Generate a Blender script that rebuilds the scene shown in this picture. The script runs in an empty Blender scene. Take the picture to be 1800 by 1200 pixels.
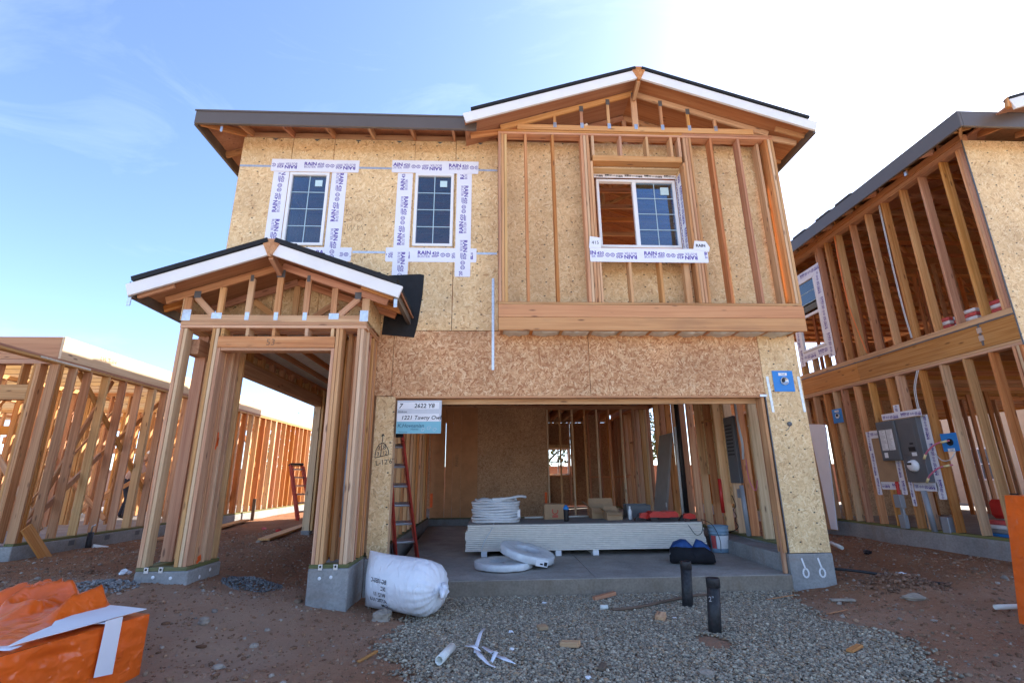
import bpy, bmesh, math, random
import numpy as np
from math import sin, cos, radians, pi, sqrt, atan2, hypot
from mathutils import Vector, Matrix

random.seed(7)
RNG = np.random.default_rng(7)
scene = bpy.context.scene
COL = scene.collection

# ------------------------------------------------------------------ camera
PITCH, YAW, ROLL = radians(15.7), radians(2.74), radians(0.56)
fwd = Vector((sin(YAW) * cos(PITCH), cos(YAW) * cos(PITCH), sin(PITCH)))
r0 = Vector((cos(YAW), -sin(YAW), 0.0))
u0 = r0.cross(fwd)
right = r0 * cos(ROLL) - u0 * sin(ROLL)
upv = u0 * cos(ROLL) + r0 * sin(ROLL)
cam_data = bpy.data.cameras.new("camera")
cam_data.lens = 17.02
cam_data.sensor_width = 36.0
cam_data.sensor_fit = 'HORIZONTAL'
cam_data.clip_start = 0.05
cam_data.clip_end = 2000.0
cam = bpy.data.objects.new("camera", cam_data)
COL.objects.link(cam)
M = Matrix.Identity(4)
for i in range(3):
    M[i][0], M[i][1], M[i][2] = right[i], upv[i], -fwd[i]
M.translation = Vector((0, 0, 1.37))
cam.matrix_world = M
scene.camera = cam

# ------------------------------------------------------------------ sky, sun, exposure
SUN_AZ, SUN_EL = radians(55.0), radians(40.2)      # azimuth from +Y towards +X
world = bpy.data.worlds.new("World")
scene.world = world
world.use_nodes = True
wn = world.node_tree.nodes
wl = world.node_tree.links
wn.clear()
w_out = wn.new("ShaderNodeOutputWorld")
w_bg = wn.new("ShaderNodeBackground")
w_sky = wn.new("ShaderNodeTexSky")
w_sky.sky_type = 'NISHITA'
w_sky.sun_disc = False
w_sky.sun_elevation = SUN_EL
w_sky.sun_rotation = SUN_AZ
w_sky.altitude = 600.0
w_sky.air_density = 0.7
w_sky.dust_density = 0.75
w_sky.ozone_density = 2.0
# thin cirrus over the whole sky
w_tc = wn.new("ShaderNodeTexCoord")
w_map = wn.new("ShaderNodeMapping")
w_map.inputs['Scale'].default_value = (1.2, 3.0, 5.0)
w_map.inputs['Rotation'].default_value = (0.2, 0.3, 0.5)
w_noise = wn.new("ShaderNodeTexNoise")
w_noise.inputs['Scale'].default_value = 1.6
w_noise.inputs['Detail'].default_value = 8.0
w_noise.inputs['Roughness'].default_value = 0.62
w_noise.inputs['Distortion'].default_value = 0.8
w_ramp = wn.new("ShaderNodeValToRGB")
w_ramp.color_ramp.elements[0].position = 0.52
w_ramp.color_ramp.elements[0].color = (0, 0, 0, 1)
w_ramp.color_ramp.elements[1].position = 0.85
w_ramp.color_ramp.elements[1].color = (0.10, 0.10, 0.10, 1)
w_mix = wn.new("ShaderNodeMix")
w_mix.data_type = 'RGBA'
w_mix.inputs['B'].default_value = (6.5, 7.0, 7.8, 1)
wl.new(w_tc.outputs['Generated'], w_map.inputs['Vector'])
wl.new(w_map.outputs['Vector'], w_noise.inputs['Vector'])
wl.new(w_noise.outputs['Fac'], w_ramp.inputs['Fac'])
wl.new(w_ramp.outputs['Color'], w_mix.inputs['Factor'])
wl.new(w_sky.outputs['Color'], w_mix.inputs['A'])
wl.new(w_mix.outputs['Result'], w_bg.inputs['Color'])
w_bg.inputs['Strength'].default_value = 0.15
wl.new(w_bg.outputs['Background'], w_out.inputs['Surface'])

sun_data = bpy.data.lights.new("sun", 'SUN')
sun_data.energy = 5.0
sun_data.angle = radians(0.53)
sun_data.color = (1.0, 0.94, 0.84)
sun = bpy.data.objects.new("sun", sun_data)
COL.objects.link(sun)
sd = Vector((sin(SUN_AZ) * cos(SUN_EL), cos(SUN_AZ) * cos(SUN_EL), sin(SUN_EL)))
sun.rotation_euler = sd.to_track_quat('Z', 'Y').to_euler()
sun.location = sd * 60

vs = scene.view_settings
vs.view_transform = 'Standard'
vs.look = 'None'
vs.exposure = 1.70
vs.gamma = 1.0
vs.use_curve_mapping = False
scene.cycles.max_bounces = 7
scene.cycles.diffuse_bounces = 4
scene.cycles.glossy_bounces = 3
scene.cycles.transmission_bounces = 4
scene.cycles.transparent_max_bounces = 8
scene.cycles.sample_clamp_indirect = 6.0
scene.cycles.use_adaptive_sampling = True
scene.cycles.adaptive_threshold = 0.02
scene.cycles.use_denoising = True

# ------------------------------------------------------------------ material helpers
def new_mat(name):
    m = bpy.data.materials.new(name)
    m.use_nodes = True
    nt = m.node_tree
    b = nt.nodes["Principled BSDF"]
    return m, nt, b

def nd(nt, typ, **kw):
    n = nt.nodes.new(typ)
    for k, v in kw.items():
        if k in n.inputs:
            n.inputs[k].default_value = v
        else:
            setattr(n, k, v)
    return n

def link(nt, a, ao, b, bi):
    nt.links.new(a.outputs[ao], b.inputs[bi])

def ramp(nt, stops, interp='LINEAR'):
    r = nt.nodes.new("ShaderNodeValToRGB")
    cr = r.color_ramp
    cr.interpolation = interp
    while len(cr.elements) < len(stops):
        cr.elements.new(0.5)
    for e, (p, c) in zip(cr.elements, stops):
        e.position = p
        e.color = (*c, 1) if len(c) == 3 else c
    return r

def math_node(nt, op, a=None, b=None):
    n = nt.nodes.new("ShaderNodeMath")
    n.operation = op
    for i, v in enumerate((a, b)):
        if v is None:
            continue
        if isinstance(v, (int, float)):
            n.inputs[i].default_value = v
        else:
            nt.links.new(v, n.inputs[i])
    return n.outputs[0]

def mixc(nt, fac, a, b, mode='MIX'):
    n = nt.nodes.new("ShaderNodeMix")
    n.data_type = 'RGBA'
    n.blend_type = mode
    for key, v in (('Factor', fac), ('A', a), ('B', b)):
        if isinstance(v, (int, float)):
            n.inputs[key].default_value = v
        elif isinstance(v, tuple):
            n.inputs[key].default_value = (*v, 1) if len(v) == 3 else v
        else:
            nt.links.new(v, n.inputs[key])
    return n.outputs['Result']

def object_vec(nt, spread=19.0):
    """object coordinates shifted by a random amount per object"""
    tc = nt.nodes.new("ShaderNodeTexCoord")
    oi = nt.nodes.new("ShaderNodeObjectInfo")
    k = nt.nodes.new("ShaderNodeVectorMath")
    k.operation = 'SCALE'
    k.inputs[0].default_value = (spread, spread * 0.73, spread * 1.31)
    nt.links.new(oi.outputs['Random'], k.inputs['Scale'])
    a = nt.nodes.new("ShaderNodeVectorMath")
    a.operation = 'ADD'
    nt.links.new(tc.outputs['Object'], a.inputs[0])
    nt.links.new(k.outputs[0], a.inputs[1])
    return a.outputs[0], oi.outputs['Random']

def mapped(nt, vec, scale, rot=(0, 0, 0), loc=(0, 0, 0)):
    m = nt.nodes.new("ShaderNodeMapping")
    m.inputs['Scale'].default_value = scale
    m.inputs['Rotation'].default_value = rot
    m.inputs['Location'].default_value = loc
    nt.links.new(vec, m.inputs['Vector'])
    return m.outputs[0]

def mapped_rot(nt, vec, scale, rot, loc):
    """turn first, then stretch"""
    m = nt.nodes.new("ShaderNodeMapping")
    m.vector_type = 'TEXTURE'
    m.inputs['Scale'].default_value = (1.0 / scale[0], 1.0 / scale[1], 1.0 / scale[2])
    m.inputs['Rotation'].default_value = rot
    m.inputs['Location'].default_value = loc
    nt.links.new(vec, m.inputs['Vector'])
    return m.outputs[0]

def noise(nt, vec, scale=1.0, detail=4.0, rough=0.5, dist=0.0):
    n = nd(nt, "ShaderNodeTexNoise", Scale=scale, Detail=detail, Roughness=rough, Distortion=dist)
    nt.links.new(vec, n.inputs['Vector'])
    return n.outputs['Fac']

def bump(nt, b, height, strength=0.3, dist=0.01):
    n = nd(nt, "ShaderNodeBump", Strength=strength, Distance=dist)
    nt.links.new(height, n.inputs['Height'])
    nt.links.new(n.outputs['Normal'], b.inputs['Normal'])

def crease(m, scale, strength, dist, stretch=(1, 1, 1)):
    nt = m.node_tree
    b = nt.nodes["Principled BSDF"]
    tc = nt.nodes.new("ShaderNodeTexCoord")
    v = mapped(nt, tc.outputs['Object'], stretch)
    hs = []
    for i, sc_ in enumerate((scale, scale * 2.3)):
        n = nt.nodes.new("ShaderNodeTexNoise")
        n.noise_type = 'RIDGED_MULTIFRACTAL'
        n.inputs['Scale'].default_value = sc_
        n.inputs['Detail'].default_value = 3.0
        n.inputs['Distortion'].default_value = 0.5
        nt.links.new(v, n.inputs['Vector'])
        hs.append(math_node(nt, 'MULTIPLY', n.outputs['Fac'], 1.0 / (1 + i)))
    bump(nt, b, math_node(nt, 'ADD', hs[0], hs[1]), strength, dist)

def lumber_mat(name, dark, mid, light, vary=0.28):
    m, nt, b = new_mat(name)
    vec, rnd = object_vec(nt)
    g1 = noise(nt, mapped(nt, vec, (55, 55, 1.1)), 1.0, 5, 0.6, 0.4)
    g2 = noise(nt, mapped(nt, vec, (14, 14, 0.5)), 1.0, 3, 0.5, 1.2)
    g = math_node(nt, 'ADD', math_node(nt, 'MULTIPLY', g1, 0.5), math_node(nt, 'MULTIPLY', g2, 0.5))
    cr = ramp(nt, [(0.34, dark), (0.5, mid), (0.66, light)])
    nt.links.new(g, cr.inputs['Fac'])
    # knots
    v = nd(nt, "ShaderNodeTexVoronoi", Scale=1.0, Randomness=1.0)
    nt.links.new(mapped(nt, vec, (9, 9, 2.4)), v.inputs['Vector'])
    kr = ramp(nt, [(0.07, (1, 1, 1)), (0.15, (0, 0, 0))])
    nt.links.new(v.outputs['Distance'], kr.inputs['Fac'])
    col = mixc(nt, math_node(nt, 'MULTIPLY', kr.outputs['Color'], 0.75), cr.outputs['Color'], (0.14, 0.06, 0.03))
    # pitch and dirt stains
    st = noise(nt, mapped(nt, vec, (3.0, 3.0, 0.9)), 1.0, 4, 0.6)
    sr = ramp(nt, [(0.55, (0, 0, 0)), (0.75, (1, 1, 1))])
    nt.links.new(st, sr.inputs['Fac'])
    col = mixc(nt, math_node(nt, 'MULTIPLY', sr.outputs['Color'], 0.3), col, (0.22, 0.12, 0.07))
    hsv = nt.nodes.new("ShaderNodeHueSaturation")
    nt.links.new(col, hsv.inputs['Color'])
    nt.links.new(math_node(nt, 'ADD', math_node(nt, 'MULTIPLY', rnd, vary), 1.0 - vary * 0.5), hsv.inputs['Value'])
    fr = math_node(nt, 'FRACT', math_node(nt, 'MULTIPLY', rnd, 7.31))
    nt.links.new(math_node(nt, 'ADD', math_node(nt, 'MULTIPLY', fr, 0.020), 0.484), hsv.inputs['Hue'])
    fs = math_node(nt, 'FRACT', math_node(nt, 'MULTIPLY', rnd, 13.7))
    nt.links.new(math_node(nt, 'ADD', math_node(nt, 'MULTIPLY', fs, 0.3), 0.82), hsv.inputs['Saturation'])
    nt.links.new(hsv.outputs['Color'], b.inputs['Base Color'])
    b.inputs['Roughness'].default_value = 0.72
    b.inputs['Specular IOR Level'].default_value = 0.25
    bump(nt, b, g1, 0.25, 0.004)
    return m

def osb_mat(name, tones, contrast=1.0, nails=True, fine_k=1.0):
    """overlapping strands: five rotated layers of long cells, the cell with the highest random height on top"""
    m, nt, b = new_mat(name)
    vec, rnd = object_vec(nt)
    warp = nd(nt, "ShaderNodeTexNoise", Scale=14.0, Detail=2.0)
    nt.links.new(vec, warp.inputs['Vector'])
    wv = nt.nodes.new("ShaderNodeVectorMath")
    wv.operation = 'MULTIPLY_ADD'
    nt.links.new(warp.outputs['Color'], wv.inputs[0])
    wv.inputs[1].default_value = (0.012, 0.012, 0.0)
    nt.links.new(vec, wv.inputs[2])
    vw = wv.outputs[0]
    best = None
    tone = None
    angles = (8, 52, -38, 97, -70, 28, -12, 74)
    for i, a in enumerate(angles):
        vo = nd(nt, "ShaderNodeTexVoronoi", Scale=1.0, Randomness=1.0, voronoi_dimensions='2D')
        nt.links.new(mapped_rot(nt, vw, ((12.0 + i * 1.1) * fine_k, (50 + 7 * (i % 3)) * fine_k, 1), (0, 0, radians(a)), (i * 3.7, i * 5.1, 0)), vo.inputs['Vector'])
        sep = nt.nodes.new("ShaderNodeSeparateColor")
        nt.links.new(vo.outputs['Color'], sep.inputs[0])
        h, t = sep.outputs[0], sep.outputs[1]
        if best is None:
            best, tone = h, t
        else:
            gt = math_node(nt, 'GREATER_THAN', h, best)
            best = math_node(nt, 'MAXIMUM', h, best)
            mx = nt.nodes.new("ShaderNodeMix")
            mx.data_type = 'FLOAT'
            nt.links.new(gt, mx.inputs['Factor'])
            nt.links.new(tone, mx.inputs['A'])
            nt.links.new(t, mx.inputs['B'])
            tone = mx.outputs['Result']
    cr = ramp(nt, tones)
    nt.links.new(tone, cr.inputs['Fac'])
    big = noise(nt, vec, 1.7, 3, 0.5)
    br = ramp(nt, [(0.3, (0.86, 0.84, 0.82)), (0.7, (1.08, 1.07, 1.04))])
    nt.links.new(big, br.inputs['Fac'])
    col = mixc(nt, 1.0, cr.outputs['Color'], br.outputs['Color'], 'MULTIPLY')
    fine = noise(nt, mapped(nt, vec, (60, 160, 1)), 1.0, 3, 0.6)
    fr = ramp(nt, [(0.3, (0.8, 0.78, 0.74)), (0.6, (1.05, 1.05, 1.05))])
    nt.links.new(fine, fr.inputs['Fac'])
    col = mixc(nt, 0.7, col, fr.outputs['Color'], 'MULTIPLY')
    # dark slivers between strands
    lo = ramp(nt, [(0.62, (1, 1, 1)), (0.70, (0, 0, 0))])
    nt.links.new(best, lo.inputs['Fac'])
    col = mixc(nt, math_node(nt, 'MULTIPLY', lo.outputs['Color'], 0.42 * contrast), col, (0.30, 0.165, 0.075))
    if nails:
        vn = nd(nt, "ShaderNodeTexVoronoi", Scale=1.0, Randomness=0.35, voronoi_dimensions='2D')
        nt.links.new(mapped(nt, vec, (3.3, 5.2, 1)), vn.inputs['Vector'])
        nr = ramp(nt, [(0.038, (1, 1, 1)), (0.052, (0, 0, 0))])
        nt.links.new(vn.outputs['Distance'], nr.inputs['Fac'])
        col = mixc(nt, nr.outputs['Color'], col, (0.06, 0.04, 0.03))
    nt.links.new(col, b.inputs['Base Color'])
    b.inputs['Roughness'].default_value = 0.6
    b.inputs['Specular IOR Level'].default_value = 0.3
    bump(nt, b, best, 0.25, 0.004)
    return m

def plain_mat(name, color, rough=0.6, metal=0.0, var=0.12, scale=6.0, spec=0.4, bmp=0.0, bscale=40.0, coat=0.0):
    m, nt, b = new_mat(name)
    vec, rnd = object_vec(nt)
    n = noise(nt, vec, scale, 5, 0.6)
    lo = tuple(max(0, c * (1 - var)) for c in color)
    hi = tuple(min(1, c * (1 + var)) for c in color)
    cr = ramp(nt, [(0.3, lo), (0.7, hi)])
    nt.links.new(n, cr.inputs['Fac'])
    nt.links.new(cr.outputs['Color'], b.inputs['Base Color'])
    b.inputs['Roughness'].default_value = rough
    b.inputs['Metallic'].default_value = metal
    b.inputs['Specular IOR Level'].default_value = spec
    b.inputs['Coat Weight'].default_value = coat
    if bmp:
        bump(nt, b, noise(nt, vec, bscale, 4, 0.6), bmp, 0.01)
    return m

MT = {}
MT['lumber'] = lumber_mat('lumber', (0.40, 0.185, 0.07), (0.58, 0.305, 0.125), (0.68, 0.42, 0.20), 0.24)
MT['lumber_red'] = lumber_mat('reddish lumber', (0.36, 0.145, 0.055), (0.52, 0.25, 0.10), (0.60, 0.33, 0.15), 0.24)
MT['lumber_pale'] = lumber_mat('pale lumber', (0.50, 0.29, 0.135), (0.63, 0.41, 0.205), (0.70, 0.49, 0.27), 0.2)
MT['lvl'] = lumber_mat('laminated beam', (0.46, 0.205, 0.060), (0.57, 0.28, 0.085), (0.63, 0.335, 0.11), 0.1)
MT['joist'] = lumber_mat('pale joist', (0.64, 0.46, 0.26), (0.72, 0.55, 0.33), (0.77, 0.61, 0.39), 0.08)
MT['treated'] = lumber_mat('treated sill', (0.10, 0.11, 0.045), (0.17, 0.17, 0.07), (0.24, 0.22, 0.10))
MT['ply'] = lumber_mat('roof deck underside', (0.36, 0.165, 0.07), (0.45, 0.225, 0.10), (0.51, 0.28, 0.13), 0.1)  # deck colour darkened to read as shade under the roof
MT['ply_wall'] = plain_mat('smooth sheathing', (0.48, 0.23, 0.105), 0.75, 0, 0.14, 4.0, 0.25)
MT['osb'] = osb_mat('oriented strand board', [(0.0, (0.52, 0.30, 0.14)), (0.08, (0.68, 0.45, 0.235)), (0.45, (0.78, 0.545, 0.285)), (0.8, (0.83, 0.61, 0.345)), (1.0, (0.87, 0.68, 0.42))])
MT['osb_red'] = osb_mat('reddish strand board', [(0.0, (0.38, 0.155, 0.065)), (0.25, (0.51, 0.255, 0.12)), (0.55, (0.62, 0.345, 0.175)), (0.8, (0.70, 0.435, 0.24)), (1.0, (0.77, 0.54, 0.33))], 1.0, False, 1.05)
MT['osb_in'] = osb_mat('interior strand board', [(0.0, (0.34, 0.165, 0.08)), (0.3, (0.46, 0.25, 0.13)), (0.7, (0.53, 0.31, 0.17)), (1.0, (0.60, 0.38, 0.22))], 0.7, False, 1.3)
MT['white_board'] = plain_mat('primed white fascia', (0.78, 0.77, 0.76), 0.55, 0, 0.05, 3)
MT['dark_metal'] = plain_mat('brown grey gutter metal', (0.145, 0.115, 0.095), 0.38, 0.3, 0.06, 2)
MT['felt'] = plain_mat('black roofing felt', (0.018, 0.018, 0.020), 0.75, 0, 0.25, 8, 0.3, 0.2, 60)
MT['tile'] = plain_mat('roof tile', (0.06, 0.055, 0.052), 0.8, 0, 0.3, 5, 0.3)
MT['galv'] = plain_mat('galvanised steel', (0.62, 0.63, 0.65), 0.38, 0.85, 0.15, 25)
MT['steel_grey'] = plain_mat('grey painted steel', (0.125, 0.13, 0.14), 0.45, 0.1, 0.08, 4)
MT['conduit'] = plain_mat('grey conduit', (0.30, 0.32, 0.35), 0.5, 0.2, 0.06, 4)
MT['tape'] = plain_mat('white flashing tape', (0.80, 0.80, 0.86), 0.35, 0, 0.03, 5, 0.5, 0.08, 14)
MT['tape_ink'] = plain_mat('purple ink', (0.10, 0.055, 0.33), 0.5, 0, 0.05)
MT['black_ink'] = plain_mat('black ink', (0.02, 0.02, 0.025), 0.6, 0, 0.05)
MT['grey_ink'] = plain_mat('grey print', (0.35, 0.36, 0.38), 0.6, 0, 0.05)
MT['pencil'] = plain_mat('dark marker on wood', (0.24, 0.14, 0.075), 0.7, 0, 0.2)
MT['vinyl'] = plain_mat('white vinyl', (0.82, 0.82, 0.83), 0.35, 0, 0.02)
MT['muntin'] = plain_mat('muntin bar in glass', (0.42, 0.55, 0.60), 0.4, 0, 0.02)
MT['sticker'] = plain_mat('pale window sticker', (0.55, 0.72, 0.74), 0.5, 0, 0.04)
MT['blue_plate'] = plain_mat('blue flashing plate', (0.03, 0.23, 0.62), 0.4, 0, 0.06)
MT['black'] = plain_mat('black plastic', (0.014, 0.014, 0.016), 0.45, 0, 0.3, 8)
MT['abs'] = plain_mat('dusty black pipe', (0.022, 0.021, 0.023), 0.5, 0, 0.6, 30, 0.4)
MT['pvc'] = plain_mat('white pipe', (0.78, 0.77, 0.72), 0.35, 0, 0.06)
MT['red'] = plain_mat('red plastic', (0.55, 0.03, 0.022), 0.4, 0, 0.15)
MT['ladder_red'] = plain_mat('red fibreglass', (0.42, 0.045, 0.03), 0.45, 0, 0.15, 8)
MT['alu'] = plain_mat('aluminium', (0.62, 0.63, 0.65), 0.38, 0.8, 0.08)
MT['cardboard'] = plain_mat('cardboard', (0.40, 0.255, 0.145), 0.8, 0, 0.1)
MT['gypsum'] = plain_mat('gypsum board edge', (0.80, 0.735, 0.65), 0.75, 0, 0.1, 10)
MT['paper_grey'] = plain_mat('grey board face', (0.30, 0.28, 0.265), 0.8, 0, 0.08)
MT['blue_cloth'] = plain_mat('blue nylon', (0.022, 0.07, 0.22), 0.7, 0, 0.2, 10, 0.3, 0.4, 30)
MT['black_cloth'] = plain_mat('black nylon', (0.012, 0.012, 0.016), 0.8, 0, 0.3, 10, 0.3, 0.4, 30)
MT['bucket'] = plain_mat('pale blue plastic', (0.24, 0.36, 0.48), 0.45, 0, 0.06)
MT['white_plastic'] = plain_mat('white woven plastic', (0.80, 0.80, 0.84), 0.38, 0, 0.04, 3, 0.5, 0.25, 9)
MT['wrap'] = plain_mat('clear wrapped tube', (0.66, 0.68, 0.70), 0.25, 0, 0.1, 9, 0.6)
MT['orange'] = plain_mat('orange plastic wrap', (0.80, 0.125, 0.012), 0.28, 0, 0.14, 3.0, 0.5, 0.5, 16)
crease(MT['orange'], 4.0, 0.55, 0.035, (1.0, 1.6, 2.2))
crease(MT['white_plastic'], 5.0, 0.7, 0.03, (2.0, 1.2, 1.0))
crease(MT['wrap'], 9.0, 0.35, 0.012)
MT['orange_spray'] = plain_mat('orange spray paint', (0.90, 0.13, 0.02), 0.6, 0, 0.15)
MT['insul'] = plain_mat('white insulation', (0.70, 0.66, 0.58), 0.95, 0, 0.12, 12, 0.1, 0.8, 30)
MT['stone'] = plain_mat('grey rock', (0.34, 0.28, 0.225), 0.9, 0, 0.25, 9, 0.2, 0.6, 25)
MT['rust'] = plain_mat('brown hose', (0.16, 0.10, 0.07), 0.8, 0, 0.2)
MT['paper'] = plain_mat('white paper', (0.80, 0.80, 0.82), 0.7, 0, 0.03)
MT['sign_teal'] = plain_mat('teal sign band', (0.19, 0.46, 0.55), 0.5, 0, 0.05)
MT['sign_ink'] = plain_mat('dark teal ink', (0.03, 0.10, 0.16), 0.5, 0, 0.05)
MT['sign_grey'] = plain_mat('grey sign band', (0.56, 0.58, 0.62), 0.5, 0, 0.05)
MT['skin'] = plain_mat('skin', (0.45, 0.26, 0.18), 0.55, 0, 0.08)
MT['pink_cloth'] = plain_mat('dusty pink shirt', (0.50, 0.36, 0.33), 0.85, 0, 0.1)
MT['denim'] = plain_mat('dark denim', (0.03, 0.035, 0.055), 0.85, 0, 0.2)
MT['stucco_cream'] = plain_mat('cream stucco', (0.62, 0.52, 0.38), 0.9, 0, 0.06)
MT['leaf'] = plain_mat('foliage', (0.075, 0.12, 0.03), 0.6, 0, 0.4, 1.2)
MT['bark'] = plain_mat('bark', (0.12, 0.085, 0.06), 0.9, 0, 0.3)
MT['block'] = plain_mat('tan pink block', (0.46, 0.29, 0.22), 0.9, 0, 0.12, 3)
MT['red_wrap'] = plain_mat('red and white wrapper', (0.62, 0.10, 0.10), 0.5, 0, 0.2)
MT['wire_grey'] = plain_mat('grey cable', (0.55, 0.56, 0.58), 0.5, 0, 0.05)
MT['wire_orange'] = plain_mat('orange cable', (0.75, 0.20, 0.05), 0.5, 0, 0.05)
MT['wire_pink'] = plain_mat('pink cable', (0.60, 0.16, 0.24), 0.5, 0, 0.05)
MT['wire_yellow'] = plain_mat('yellow connector', (0.72, 0.60, 0.30), 0.5, 0, 0.05)

def concrete_mat(name, c, stain):
    m, nt, b = new_mat(name)
    tc = nt.nodes.new("ShaderNodeTexCoord")
    v = tc.outputs['Object']
    n1 = noise(nt, v, 2.2, 7, 0.65)
    n2 = noise(nt, v, 38, 4, 0.6)
    cr = ramp(nt, [(0.3, tuple(x * 0.72 for x in c)), (0.55, c), (0.75, tuple(min(1, x * 1.2) for x in c))])
    nt.links.new(n1, cr.inputs['Fac'])
    f2 = ramp(nt, [(0.3, (0.82, 0.82, 0.82)), (0.6, (1.05, 1.05, 1.05))])
    nt.links.new(n2, f2.inputs['Fac'])
    col = mixc(nt, 1.0, cr.outputs['Color'], f2.outputs['Color'], 'MULTIPLY')
    n3 = noise(nt, mapped(nt, v, (0.9, 0.9, 3.0), (0, 0, 0), (4, 2, 1)), 1.6, 5, 0.6)
    sr = ramp(nt, [(0.52, (0, 0, 0)), (0.72, (1, 1, 1))])
    nt.links.new(n3, sr.inputs['Fac'])
    col = mixc(nt, math_node(nt, 'MULTIPLY', sr.outputs['Color'], 0.55), col, stain)
    nt.links.new(col, b.inputs['Base Color'])
    b.inputs['Roughness'].default_value = 0.85
    b.inputs['Specular IOR Level'].default_value = 0.25
    bump(nt, b, n2, 0.25, 0.004)
    return m

MT['concrete'] = concrete_mat('concrete stem wall', (0.33, 0.32, 0.31), (0.25, 0.175, 0.125))
MT['slab'] = concrete_mat('garage slab', (0.39, 0.35, 0.31), (0.27, 0.22, 0.18))
MT['slab_edge'] = concrete_mat('soiled slab edge', (0.28, 0.225, 0.175), (0.20, 0.14, 0.095))

def glass_mat(name, tint, k):
    m, nt, b = new_mat(name)
    nt.nodes.remove(b)
    out = [n for n in nt.nodes if n.type == 'OUTPUT_MATERIAL'][0]
    tr = nd(nt, "ShaderNodeBsdfTransparent", Color=tint)
    gl = nd(nt, "ShaderNodeBsdfGlossy", Color=(0.95, 0.97, 1, 1), Roughness=0.02)
    fr = nd(nt, "ShaderNodeFresnel", IOR=1.55)
    mx = nt.nodes.new("ShaderNodeMixShader")
    nt.links.new(math_node(nt, 'MULTIPLY', fr.outputs[0], k), mx.inputs[0])
    nt.links.new(tr.outputs[0], mx.inputs[1])
    nt.links.new(gl.outputs[0], mx.inputs[2])
    nt.links.new(mx.outputs[0], out.inputs['Surface'])
    return m
MT['glass'] = glass_mat('window glass', (0.55, 0.64, 0.72, 1), 1.9)
MT['glass_blue'] = glass_mat('blue window glass', (0.42, 0.66, 0.85, 1), 2.6)  # blue tint stands in for the sky reflected in the bay pane

def dirt_mat():
    m, nt, b = new_mat('reddish brown dirt')
    tc = nt.nodes.new("ShaderNodeTexCoord")
    v = tc.outputs['Object']
    n1 = noise(nt, v, 0.9, 8, 0.65, 0.4)
    n2 = noise(nt, v, 11, 7, 0.7)
    n3 = noise(nt, v, 60, 5, 0.7)
    cr = ramp(nt, [(0.28, (0.21, 0.096, 0.052)), (0.5, (0.345, 0.18, 0.105)), (0.72, (0.45, 0.272, 0.172))])
    s = math_node(nt, 'ADD', math_node(nt, 'MULTIPLY', n1, 0.45), math_node(nt, 'ADD', math_node(nt, 'MULTIPLY', n2, 0.35), math_node(nt, 'MULTIPLY', n3, 0.2)))
    nt.links.new(s, cr.inputs['Fac'])
    # greyer packed soil patches
    pr = ramp(nt, [(0.40, (0, 0, 0)), (0.60, (1, 1, 1))])
    nt.links.new(noise(nt, v, 0.55, 4, 0.55), pr.inputs['Fac'])
    col = mixc(nt, math_node(nt, 'MULTIPLY', pr.outputs['Color'], 0.65), cr.outputs['Color'], (0.42, 0.28, 0.195))
    # freshly dug red soil between and behind the houses
    sx_ = nt.nodes.new("ShaderNodeSeparateXYZ")
    nt.links.new(v, sx_.inputs[0])
    dug = math_node(nt, 'ADD', math_node(nt, 'MULTIPLY', math_node(nt, 'SUBTRACT', sx_.outputs[1], 5.7), 1.1), math_node(nt, 'MULTIPLY', math_node(nt, 'SUBTRACT', n1, 0.5), 4.0))
    dr = ramp(nt, [(0.0, (0, 0, 0)), (1.0, (1, 1, 1))])
    nt.links.new(dug, dr.inputs['Fac'])
    red = mixc(nt, 1.0, cr.outputs['Color'], (0.80, 0.70, 0.60), 'MULTIPLY')
    col = mixc(nt, dr.outputs['Color'], col, red)
    # small pale stones in the soil
    vo = nd(nt, "ShaderNodeTexVoronoi", Scale=42.0, Randomness=1.0)
    nt.links.new(v, vo.inputs['Vector'])
    vr = ramp(nt, [(0.14, (1, 1, 1)), (0.2, (0, 0, 0))])
    nt.links.new(vo.outputs['Distance'], vr.inputs['Fac'])
    sp = nt.nodes.new("ShaderNodeSeparateColor")
    nt.links.new(vo.outputs['Color'], sp.inputs[0])
    on = math_node(nt, 'GREATER_THAN', sp.outputs[0], 0.85)
    col = mixc(nt, math_node(nt, 'MULTIPLY', math_node(nt, 'MULTIPLY', vr.outputs['Color'], on), 0.8), col, (0.42, 0.36, 0.31))
    nt.links.new(col, b.inputs['Base Color'])
    b.inputs['Roughness'].default_value = 0.95
    b.inputs['Specular IOR Level'].default_value = 0.15
    hsum = math_node(nt, 'ADD', math_node(nt, 'MULTIPLY', n2, 0.8), math_node(nt, 'MULTIPLY', n3, 0.4))
    bump(nt, b, hsum, 0.9, 0.05)
    return m
MT['dirt'] = dirt_mat()

def vcol_mat(name, rough=0.85):
    m, nt, b = new_mat(name)
    a = nt.nodes.new("ShaderNodeVertexColor")
    a.layer_name = "tone"
    tc = nt.nodes.new("ShaderNodeTexCoord")
    n = noise(nt, tc.outputs['Object'], 90, 3, 0.6)
    f = ramp(nt, [(0.3, (0.75, 0.75, 0.75)), (0.7, (1.15, 1.15, 1.15))])
    nt.links.new(n, f.inputs['Fac'])
    nt.links.new(mixc(nt, 1.0, a.outputs['Color'], f.outputs['Color'], 'MULTIPLY'), b.inputs['Base Color'])
    b.inputs['Roughness'].default_value = rough
    b.inputs['Specular IOR Level'].default_value = 0.25
    return m
MT['gravel'] = vcol_mat('blue grey gravel')
MT['pebble'] = vcol_mat('loose stones')

# ------------------------------------------------------------------ object helpers
WM = {}

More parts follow.
